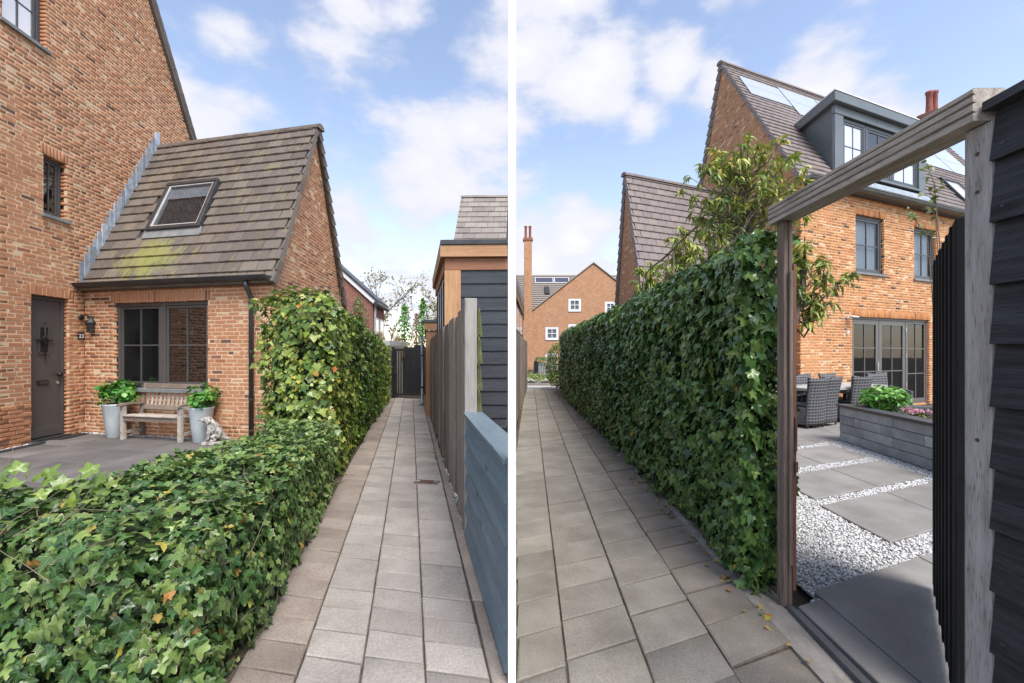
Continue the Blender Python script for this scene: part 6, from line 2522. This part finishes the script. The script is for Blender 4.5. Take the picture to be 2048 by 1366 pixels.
# ---- low hedge, nearest on the left.  run along the alley side from its near corner to the tall hedge
near = [(-2.95, 1.72), (-2.35, 1.70), (-1.66, 1.66), (-1.25, 1.74), (-1.29, 2.1), (-1.48, 2.9), (-1.71, 3.8), (-1.94, 4.72)]
zt = [.83, .83, .82, .80, .81, .80, .76, .72]
back_ = [(-2.95, 2.02), (-2.52, 2.06), (-2.36, 2.22), (-2.30, 2.34), (-2.33, 2.5), (-2.36, 2.95), (-2.36, 3.7), (-2.72, 4.72)]
mid = [lerp2(a, b, .14) for a, b in zip(near, back_)]
quads = wall_quads(near, [z - .09 for z in zt], [1.1, 1.15, 1.2, 1.2, 1.2, 1.1, 1.0], z0=.02)
quads += [((*near[i], zt[i] - .10), (*near[i + 1], zt[i + 1] - .10), (*mid[i + 1], zt[i + 1]), (*mid[i], zt[i]), 1.1) for i in range(7)]
quads += top_quads(mid, back_, zt, 1.15)
quads += wall_quads(list(reversed(back_)), [z - .02 for z in reversed(zt)], .5, z0=.05)
inset = [(-2.9, 1.82), (-1.73, 1.78), (-1.46, 1.84), (-1.48, 2.2), (-1.66, 2.95), (-1.87, 3.8), (-2.08, 4.75), (-2.62, 4.75), (-2.26, 3.7), (-2.26, 2.95), (-2.3, 2.2), (-2.9, 1.98)]
H1 = ivy_hedge('low mid green ivy hedge with browned leaf tips in the near left corner', quads, [(inset, 0, .72)], IVY_FINE + IVY, MAT['ivy_low'], 1850, .058, 300, .07, .15, 3,
               stem_n=60, base=(-2.0, 3.0), yellow_from=2.7)
# some big upright leaves along the crest at the left edge
cr = []
for _ in range(46):
    x = random.uniform(-2.75, -1.9)
    p = (x, 1.98 + random.uniform(-.10, .12), .84 + random.uniform(-.03, .09))
    cr.append((leaf_matrix(p, Vector((0.1, -.5, .6)) + rvec(.35), Vector((random.uniform(-.6, .6), .2, .8)), random.uniform(.06, .09)), random.randrange(len(IVY)), (.20 + random.random() * .38) % 1, None))
emit(H1, 'leaf', 'crest_foliage', IVY_FINE, cr, MAT['ivy_left'], 0)

# ---- tall hedge along the left of the alley
A_, B_ = (-2.02, 4.78), (-3.92, 13.75)
side = [lerp2(A_, B_, t_) for t_ in (0, .08, .2, .35, .5, .65, .8, 1.0)]
szt = [2.20, 2.20, 2.14, 2.07, 1.99, 1.90, 1.83, 1.72]
front = [(-2.98, 4.92), (-2.62, 4.74), (-2.24, 4.68), (-2.02, 4.78)]
fzt = [2.16, 2.24, 2.25, 2.20]
offs = (-.80, .0)
sback = [(p[0] - .70, p[1]) for p in side]
smid = [(p[0] - .14, p[1]) for p in side]
quads = wall_quads(front, [z - .12 for z in fzt], 1.15, z0=.05)
quads += [((*front[i], fzt[i] - .13), (*front[i + 1], fzt[i + 1] - .13), (front[i + 1][0] - .03, front[i + 1][1] + .16, fzt[i + 1]), (front[i][0] + .05, front[i][1] + .16, fzt[i]), 1.1) for i in range(3)]
quads += wall_quads(side, [z - .14 for z in szt], [1.15, 1.1, 1.0, .9, .8, .7, .6], z0=.02)
quads += [((*side[i], szt[i] - .15), (*side[i + 1], szt[i + 1] - .15), (*smid[i + 1], szt[i + 1]), (*smid[i], szt[i]), 1.0) for i in range(7)]
quads += top_quads(smid, sback, szt, .7)
quads += wall_quads([(-3.0, 6.6), (-2.92, 4.95)], [1.95, 2.0], .8, z0=.2)
core = [([(-2.14, 4.95), (-4.02, 13.7), (-4.5, 13.7), (-2.80, 4.98)], 0, 1.62), ([(-2.18, 5.0), (-3.1, 9.3), (-3.6, 9.3), (-2.76, 5.02)], 1.62, 1.93)]
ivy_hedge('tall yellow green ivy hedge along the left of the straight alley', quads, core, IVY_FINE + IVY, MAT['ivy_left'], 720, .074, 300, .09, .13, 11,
          stem_n=60, base=(-2.9, 9.0), dark_span=(6.6, 11.2))

# ---- tall dark hedge of the right alley
cfar = [(1.45, 2.62), (1.47, 2.9), (1.53, 3.6), (1.555, 4.4), (1.585, 6.0), (1.60, 7.5), (1.635, 9.5), (1.66, 12.0), (1.72, 14.8), (1.84, 16.2), (2.05, 16.7)]
rz = [2.27, 2.31, 2.29, 2.27, 2.25, 2.25, 2.25, 2.25, 2.24, 2.18, 2.1]
rev = list(reversed(cfar))
rrz = list(reversed(rz))
bk = [(p[0] + .42, p[1] + .05) for p in rev]
bm = [(p[0] + .09, p[1]) for p in rev]
quads = wall_quads(rev, [z - .12 for z in rrz], [.7, .7, .7, .75, .9, 1.0, 1.1, 1.15, 1.2, 1.2], z0=.03)
quads += [((*rev[i], rrz[i] - .13), (*rev[i + 1], rrz[i + 1] - .13), (*bm[i + 1], rrz[i + 1]), (*bm[i], rrz[i]), 1.0) for i in range(10)]
quads += top_quads(bm, bk, rrz, .75)
# the end behind the gate post
quads += wall_quads([(1.45, 2.60), (1.70, 2.66)], [2.26, 2.26], 1.1, z0=.02)
quads += wall_quads([(1.735, 2.62), (1.80, 3.3), (1.84, 5.0)], [2.1, 2.05, 1.9], .9, z0=.02)
core = [([(1.545, 2.72), (1.70, 2.72), (1.95, 14.8), (2.1, 16.4), (1.84, 14.9), (1.62, 4.4)], 0, 2.0)]
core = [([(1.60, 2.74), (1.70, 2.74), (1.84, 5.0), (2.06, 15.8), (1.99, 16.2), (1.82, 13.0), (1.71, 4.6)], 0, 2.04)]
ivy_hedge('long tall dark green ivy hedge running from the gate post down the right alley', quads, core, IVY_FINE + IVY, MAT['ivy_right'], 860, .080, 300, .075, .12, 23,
          stem_n=70, base=(1.8, 8.0), stem_mat=MAT['bark'])

# yellow green end of the hedge: a rounded privet
Mb = T(1.95, 17.0, 0)
q = thing('privet_bush', Mb, 'yellow green bush at the far rounded end of the dark ivy hedge', 'bush')
items = []
for _ in range(2600):
    d = rvec(1).normalized()
    r = .8 + .25 * random.random()
    p = Vector((d.x * .62 * r, d.y * .55 * r, .95 + d.z * (.98 if d.z > 0 else .9) * r))
    bmp = 1 + .14 * mnoise.noise(p * 2.5)
    items.append((np_mat(Mb) @ leaf_matrix((p.x * bmp, p.y * bmp, max(.03, p.z)), d + rvec(.4), Vector((0, 0, -1)) + rvec(.5), .085 * random.uniform(.6, 1.2)), random.randrange(4), random.random(), None))
emit(q, 'leaf', 'foliage', OVAL, items, MAT['ivy_left'], 0)
MB().tube([(0, 0, 0), (.02, 0, .9), (0, .02, 1.4)], [.05, .035, .01], 8).build('stem', MAT['bark'], q, Mb)


# ---- slender evergreen trees on the espalier behind the right hedge
def lance_tree(x, y, z_lo, z_hi, rx, ry, n_tip, size, label, lean=(0, 0), quota=100, per=12, extra=(), foot=(0, 0)):
    M = T(x, y, 0)
    root = thing('evergreen_tree', M, label, 'tree')
    tr = MB()
    zc = (z_lo + z_hi) / 2
    tr.tube([(foot[0], foot[1], 0), (foot[0] * .9 + .01, foot[1] * .9 + .01, z_lo * .7), (lean[0] * .5, lean[1] * .5, zc), (lean[0], lean[1], z_hi - .05)], [.028, .024, .016, .005], 8)
    tr.build('trunk', MAT['bark'], root, M)
    br = MB()
    items = []
    Mn = np_mat(M)

    def rosette(p, out, k):
        for i in range(k):
            a = i * 2.4 + random.random()
            rad = Vector((math.cos(a), math.sin(a), 0)) * .7 + out * .5
            tip = rad + Vector((0, 0, random.uniform(-.75, .25)))
            nn = Vector((0, 0, 1)) + rad * .4 + rvec(.3)
            items.append((Mn @ leaf_matrix(Vector(p) + rvec(.012), nn, tip, size * random.uniform(.6, 1.15)), random.randrange(len(LONG)), min(.999, max(0, random.gauss(.74, .18))), None))
    for _ in range(n_tip):
        d = rvec(1).normalized() * (random.random() ** .33)
        p = Vector((lean[0] * .6 + d.x * rx, lean[1] * .6 + d.y * ry, zc + d.z * (z_hi - z_lo) / 2))
        b0 = Vector((lean[0] * .4, lean[1] * .4, max(z_lo * .8, p.z - random.uniform(.10, .28))))
        m1 = (b0 + p) / 2 + Vector((d.x * .06, d.y * .06, -.03))
        br.tube([b0, m1, p], [.0055, .004, .002], 5, False)
        rosette(p, Vector((d.x, d.y, .2)), per)
        rosette((m1 + p) / 2, Vector((d.x, d.y, .2)), 3)
    for pts in extra:                                   # long arching shoots
        br.tube([Vector(p_) for p_ in pts], [.008] * (len(pts) - 1) + [.003], 5, False)
        for k in range(len(pts) - 1):
            for t_ in (.15, .5, .85):
                p = Vector(pts[k]).lerp(Vector(pts[k + 1]), t_)
                rosette(p + rvec(.03), (Vector(pts[k + 1]) - Vector(pts[k])).normalized(), per - 2)
        rosette(pts[-1], Vector((0, 0, .2)), per)
    br.build('branch', MAT['bark'], root, M)
    emit(root, 'leaf', 'foliage', LONG, items, MAT['leaf_loquat'], quota)
    return root


lance_tree(1.94, 3.50, 2.36, 3.30, .54, .32, 150, .072, 'largest evergreen tree with long drooping leaves above the gate post', lean=(-.06, .0), quota=160)
lance_tree(2.10, 3.05, 1.78, 2.38, .15, .14, 36, .074, 'evergreen shoots with long leaves hanging beside the gate post in front of the brick wall', quota=80, foot=(-.33, -.22),
           extra=[[(.02, 0, 1.7), (.12, 0, 1.88), (.28, .02, 2.02), (.38, .04, 2.08)], [(0, 0, 1.7), (.10, 0, 1.78), (.20, .02, 1.86)]])
lance_tree(1.98, 5.05, 2.20, 3.00, .20, .22, 50, .092, 'slim evergreen tree rising from the middle of the dark ivy hedge', quota=60, lean=(.05, 0))
lance_tree(2.02, 6.20, 2.15, 2.86, .24, .26, 44, .10, 'small evergreen tree farthest along the dark ivy hedge', quota=50)
lance_tree(1.93, 4.15, 2.20, 2.80, .16, .16, 34, .085, 'short evergreen shoots between the slim tree and the large tree', quota=50, per=8)

# bamboo espalier poles
t = thing('bamboo_cane', I4, 'long slanting bamboo cane tied across the evergreen trees', 'cane')
c = MB()
p0, p1 = Vector((1.95, 6.3, 2.64)), Vector((1.80, 3.95, 2.74))
pts = [p0.lerp(p1, k / 10) + Vector((0, 0, .012 * math.sin(k))) for k in range(11)]
c.tube(pts, [.014, .012, .015, .012, .015, .012, .014, .012, .014, .012, .012], 8)
c.build('cane', MAT['bamboo'], t, I4)
for k in (2, 5, 8):
    MB().tube([pts[k] - (p1 - p0).normalized() * .012, pts[k] + (p1 - p0).normalized() * .012], .019, 8).build('tie', MAT['iron'], t, I4)
bp_ = [(1.83, 5.0), (1.84, 5.12), (1.86, 6.05), (1.87, 6.2), (1.88, 6.4), (1.87, 6.55), (1.82, 4.85)]
base_cane = None
for i, (x, y) in enumerate(bp_):
    M = T(x, y, 0)
    lab = 'upright bamboo stake sticking out of the top of the ivy hedge'
    if base_cane is None:
        base_cane = thing('bamboo_stake', M, lab, 'stake', 'upright stakes in the ivy hedge')
        MB().tube([(0, 0, 0), (.0, .0, 1.3), (.01, 0, 2.62)], [.011, .012, .009], 7).build('stake', MAT['bamboo'], base_cane, M)
        for z in (2.2, 2.4):
            MB().tube([(.003, 0, z), (.003, 0, z + .012)], .014, 7).build('node', MAT['bamboo'], base_cane, M)
    else:
        dup(base_cane, M @ Matrix.Rotation(random.uniform(-.03, .03), 4, 'X'))

# yellow green shoots over the right house roof
M = T(2.98, 3.15, 0)
q = thing('climbing_shoots', M, 'thin shoots with small yellow green leaves above the open black door', 'plant')
st = MB()
items = []
for pts in ([(.18, 0, 0), (.16, .0, 1.6), (.10, 0, 2.35), (.0, 0, 2.50), (-.06, 0, 2.56)], [(.2, 0, 1.9), (.16, 0, 2.5), (.10, 0, 2.62)], [(.2, 0, 2.2), (.15, 0, 2.75), (.09, 0, 2.92)], [(.2, 0, 1.9), (.12, 0, 2.38), (.03, 0, 2.44)], [(.2, 0, 2.2), (.15, 0, 2.66), (.08, 0, 2.72)]):
    st.tube(pts, [.003] * (len(pts) - 1) + [.0012], 5, False)
    for k in range(14):
        p = Vector(pts[-2]).lerp(Vector(pts[-1]), random.uniform(-.2, 1)) + rvec(.02)
        items.append((np_mat(M) @ leaf_matrix(p, Vector((0, -.3, 1)) + rvec(.5), rvec(1), random.uniform(.03, .06)), random.randrange(4), random.random(), None))
st.build('stem', MAT['bark_pale'], q, M)
emit(q, 'leaf', 'foliage', OVAL, items, MAT['leaf_olive'], 70)


# ---- trees and plants beyond the black gate
def branchy_tree(x, y, h, spread, label, seed, leaf_n, leaf_size, lm, name='birch_tree'):
    rs = random.Random(seed)
    M = T(x, y, 0)
    root = thing(name, M, label, 'tree')
    tr, br = MB(), MB()
    tips = []

    def grow(p, d, ln, r, lev):
        pts = [p]
        q = p
        for k in range(4):
            d = (d + Vector((rs.gauss(0, .13), rs.gauss(0, .13), rs.gauss(.05, .08)))).normalized()
            q = q + d * ln / 4
            pts.append(q)
        (tr if lev == 0 else br).tube(pts, [r * (1 - .16 * k) for k in range(5)], 7 if lev == 0 else 4, False)
        if lev >= 2:
            tips.extend(pts[1:])
        if lev < 4:
            for i in range(5 if lev == 0 else 3):
                t_ = rs.uniform(.35, 1)
                b = pts[min(4, int(t_ * 4))]
                nd = (d + Vector((rs.gauss(0, .55), rs.gauss(0, .55), rs.gauss(.1, .3))) * spread).normalized()
                grow(b, nd, ln * rs.uniform(.45, .66), r * .5, lev + 1)
    grow(Vector((0, 0, 0)), Vector((0, 0, 1)), h * .55, h * .011, 0)
    tr.build('trunk', MAT['bark_pale'], root, M)
    br.build('branch', MAT['bark_pale'], root, M)
    Mn = np_mat(M)
    items = []
    for _ in range(leaf_n):
        p = rs.choice(tips) + rvec(.16)
        items.append((Mn @ leaf_matrix(p, rvec(1), rvec(1), leaf_size * rs.uniform(.5, 1.3)), rs.randrange(4), rs.random(), None))
    emit(root, 'leaf', 'crown', OVAL, items, lm, 0)
    return root


branchy_tree(-7.75, 25.0, 8.6, .72, 'thin bare tree with pale yellow buds behind the dark red house', 14, 1000, .15, MAT['leaf_yellow'])
branchy_tree(-5.2, 27.5, 8.6, .80, 'thin bare tree with pale yellow buds left of the flat roofed shed', 8, 1000, .16, MAT['leaf_yellow'])


def column_tree(x, y, z0, z1, r, label, mat, n, size, name='column_tree', cat='tree', protos=OVAL):
    M = T(x, y, 0)
    root = thing(name, M, label, cat)
    MB().tube([(0, 0, 0), (0, 0, z0 + .4), (.02, 0, z1 - .1)], [.035, .03, .008], 7).build('trunk', MAT['bark'], root, M)
    items = []
    Mn = np_mat(M)
    for _ in range(n):
        t_ = random.random()
        z = z0 + (z1 - z0) * t_
        prof = r * (math.sin(math.pi * min(1, (t_ * .85 + .12))) ** .8) * (1.05 - .5 * t_)
        a = random.uniform(0, 6.283)
        rr = prof * random.uniform(.3, 1.1) * (1 + .35 * mnoise.noise(Vector((math.cos(a) * 1.5, math.sin(a) * 1.5, z * 2.2))))
        p = (rr * math.cos(a), rr * math.sin(a), z)
        items.append((Mn @ leaf_matrix(p, Vector((math.cos(a), math.sin(a), .6)) + rvec(.5), Vector((0, 0, -.4)) + rvec(.8), size * random.uniform(.6, 1.3)), random.randrange(len(protos)), random.random(), None))
    emit(root, 'leaf', 'crown', protos, items, mat, 40)
    return root


column_tree(-4.20, 16.6, 1.35, 3.35, .40, 'narrow bright green tree left of the pink blossom behind the gate', MAT['leaf_fresh'], 620, .11)
column_tree(-3.42, 16.3, 1.35, 3.58, .42, 'narrow bright green tree right of the pink blossom behind the gate', MAT['leaf_fresh'], 640, .11)
column_tree(-3.92, 17.4, 1.35, 3.10, .34, 'small pink blossom tree between the two narrow green trees', MAT['petal_pink'], 520, .085, name='blossom_tree')
column_tree(-5.62, 15.6, 1.2, 3.55, .62, 'olive green bushy tree above the end of the tall ivy hedge', MAT['leaf_olive'], 1500, .10, name='olive_bush', cat='tree', protos=LONG)


def grass_clump(x, y, z0, h, r, label, n=260):
    M = T(x, y, z0)
    root = thing('grass_clump', M, label, 'grass')
    items = []
    bl = [oval_leaf(.018, 1.0, curl=c, fold=.1) for c in (-.1, -.25, -.4)]
    for _ in range(n):
        a = random.uniform(0, 6.283)
        rr = r * random.random() ** .6
        d = Vector((math.cos(a) * .35, math.sin(a) * .35, 1)) + rvec(.08)
        items.append((np_mat(M) @ leaf_matrix((rr * math.cos(a), rr * math.sin(a), 0), Vector((math.cos(a), math.sin(a), .1)), d, h * random.uniform(.6, 1.15)), random.randrange(3), random.random(), None))
    emit(root, 'blade', 'blades', bl, items, MAT['straw'], 0)


grass_clump(-4.75, 15.2, 1.3, .95, .34, 'straw coloured grass left of the narrow green trees')
grass_clump(-4.15, 15.4, 1.3, .80, .30, 'straw coloured grass in front of the left narrow green tree')
grass_clump(-5.45, 14.9, 1.5, .70, .34, 'straw coloured grass above the pale coping')

# ---- planting at the far end of the right alley
items = []
strip = thing('verge_planting_bed', I4, None, None)
for _ in range(2600):
    x, y = random.uniform(.5, 3.9), random.uniform(19.7, 22.3)
    h = .16 + .52 * random.random() * (.55 + .45 * mnoise.noise(Vector((x * 2, y * 2, 0)))) * min(1, (y - 19.3) * .6)
    items.append((leaf_matrix((x, y, h), Vector((0, -.4, 1)) + rvec(.6), rvec(1), random.uniform(.05, .10)), random.randrange(4), random.random(), None))
o = emit(strip, 'ground_cover', 'ground_cover', OVAL, items, MAT['ivy_left'], 0)
o.parent = None
o.matrix_basis = I4
bpy.data.objects.remove(strip)
tag(o, 'strip of green and yellow ground cover beyond the kerb at the alley end', None, None, 'stuff')

items = []
strip = thing('white_flower_bed', I4, None, None)
for _ in range(420):
    x, y = random.uniform(.55, 3.4), random.uniform(19.6, 20.0)
    items.append((leaf_matrix((x, y, .14 + random.uniform(0, .10) + .06 * math.sin(x * 9)), Vector((0, -.5, 1)) + rvec(.5), rvec(1), .045), 2, random.random(), None))
o = emit(strip, 'white_flowers', 'white_flowers', OVAL, items, MAT['white'], 0)
o.parent = None
o.matrix_basis = I4
bpy.data.objects.remove(strip)
tag(o, 'row of small white flowers behind the kerb at the alley end', None, None, 'stuff')

t = thing('rail_fence', frame((.9, 22.6), (1, 0)), 'thin dark wire rail fence across the planting at the alley end', 'fence')
for x in np.arange(0, 3.2, .5):
    MB().tube([(x, 0, -.1), (x, 0, .72)], .014, 6).build('post', MAT['iron'], t, WM[t.name_full])
for z in (.68, .45, .2):
    MB().tube([(0, 0, z), (3.1, 0, z)], .008, 6).build('rail', MAT['iron'], t, WM[t.name_full])

t = thing('picket_fence', frame((2.05, 33.0), (1, 0), -.18), 'dark blue slatted fence panel below the clipped box hedge', 'fence')
for k in range(8):
    MB().box(k * .15, k * .15 + .09, 0, .03, .0, .78).build('slat', MAT['grey_plastic'], t, WM[t.name_full])
MB().box(-.35, -.02, -.05, .15, 0, 1.0).build('post', MAT['black'], t, WM[t.name_full])
MB().box(0, 1.2, -.02, .05, .62, .80).build('rail', MAT['blue_board'], t, WM[t.name_full])
M = T(2.75, 35.0, -.2)
q = thing('box_hedge', M, 'small clipped dark green box hedge in front of the distant grey door', 'hedge')
items = []
for _ in range(900):
    d = rvec(1).normalized()
    p = Vector((max(-.8, min(.8, d.x * 1.0)), d.y * .5, .85 + max(-.5, min(.42, d.z * .7))))
    items.append((np_mat(M) @ leaf_matrix(p, d + rvec(.3), rvec(1), .12), random.randrange(4), random.random(), None))
emit(q, 'leaf', 'foliage', OVAL, items, MAT['ivy_right'], 0)
MB().tube([(0, 0, 0), (0, 0, .6)], .05, 7).build('stem', MAT['bark'], q, M)
t = thing('garden_gate', frame((3.45, 33.2), (1, 0), -.18), 'low black railing right of the dark blue slatted fence', 'railing')
for k in range(7):
    MB().tube([(k * .16, 0, 0), (k * .16, 0, .85)], .016, 6).build('bar', MAT['iron'], t, WM[t.name_full])
MB().box(-.05, 1.05, -.015, .015, .72, .76).build('rail', MAT['iron'], t, WM[t.name_full])

# ---- fallen leaves on the paving edges
lp = bpy.data.objects
items = []
strip = thing('fallen_leaf_bed', I4, None, None)
for _ in range(260):
    s_ = random.uniform(0, 9)
    x, y = along((-1.42, 2.0), UP, s_, ROWL, random.gauss(-.02, .07))
    items.append((leaf_matrix((x, y, .012), Vector((0, 0, 1)) + rvec(.25), rvec(1), random.uniform(.02, .055)), random.randrange(len(IVY)), .985 + .015 * random.random(), None))
for _ in range(90):
    s_ = random.uniform(0, 7)
    x, y = 1.42 + .02 * s_ + random.gauss(0, .05), 2.0 + s_
    items.append((leaf_matrix((x, y, .014), Vector((0, 0, 1)) + rvec(.25), rvec(1), random.uniform(.02, .045)), random.randrange(len(IVY)), .985 + .015 * random.random(), None))
o = emit(strip, 'fallen_leaves', 'fallen_leaves', IVY, items, MAT['ivy_low'], 0)
o.parent = None
o.matrix_basis = I4
bpy.data.objects.remove(strip)
tag(o, 'scattered dry ivy leaves along the edges of both paved alleys', None, None, 'stuff')


# ---- small weeds and moss in the joints along the edges
items = []
strip = thing('weed_bed', I4, None, None)
for _ in range(110):
    if random.random() < .55:
        x0, y0 = along((-1.36, 2.0), UP, random.uniform(-.2, 10) * random.random() ** .5, ROWL, random.gauss(.0, .035))
    elif random.random() < .5:
        x0, y0 = along((-.10, 1.95), UP, random.uniform(0, 9), ROWL, random.choice((-.006, .083)))
    else:
        s_ = random.uniform(.6, 10)
        x0, y0 = 1.40 + .042 * s_ + random.gauss(0, .04) - .02 * s_, 1.8 + s_
    for _ in range(9):
        a = random.uniform(0, 6.3)
        items.append((leaf_matrix((x0 + random.gauss(0, .012), y0 + random.gauss(0, .012), .006), Vector((0, 0, 1)) + rvec(.4), Vector((math.cos(a), math.sin(a), .5)), random.uniform(.012, .034)), random.randrange(4), random.random(), None))
o = emit(strip, 'joint_weeds', 'joint_weeds', OVAL, items, MAT['leaf_olive'], 0)
o.parent = None
o.matrix_basis = I4
bpy.data.objects.remove(strip)
tag(o, 'tiny weeds and moss tufts along the edges of the paved alleys', None, None, 'stuff')
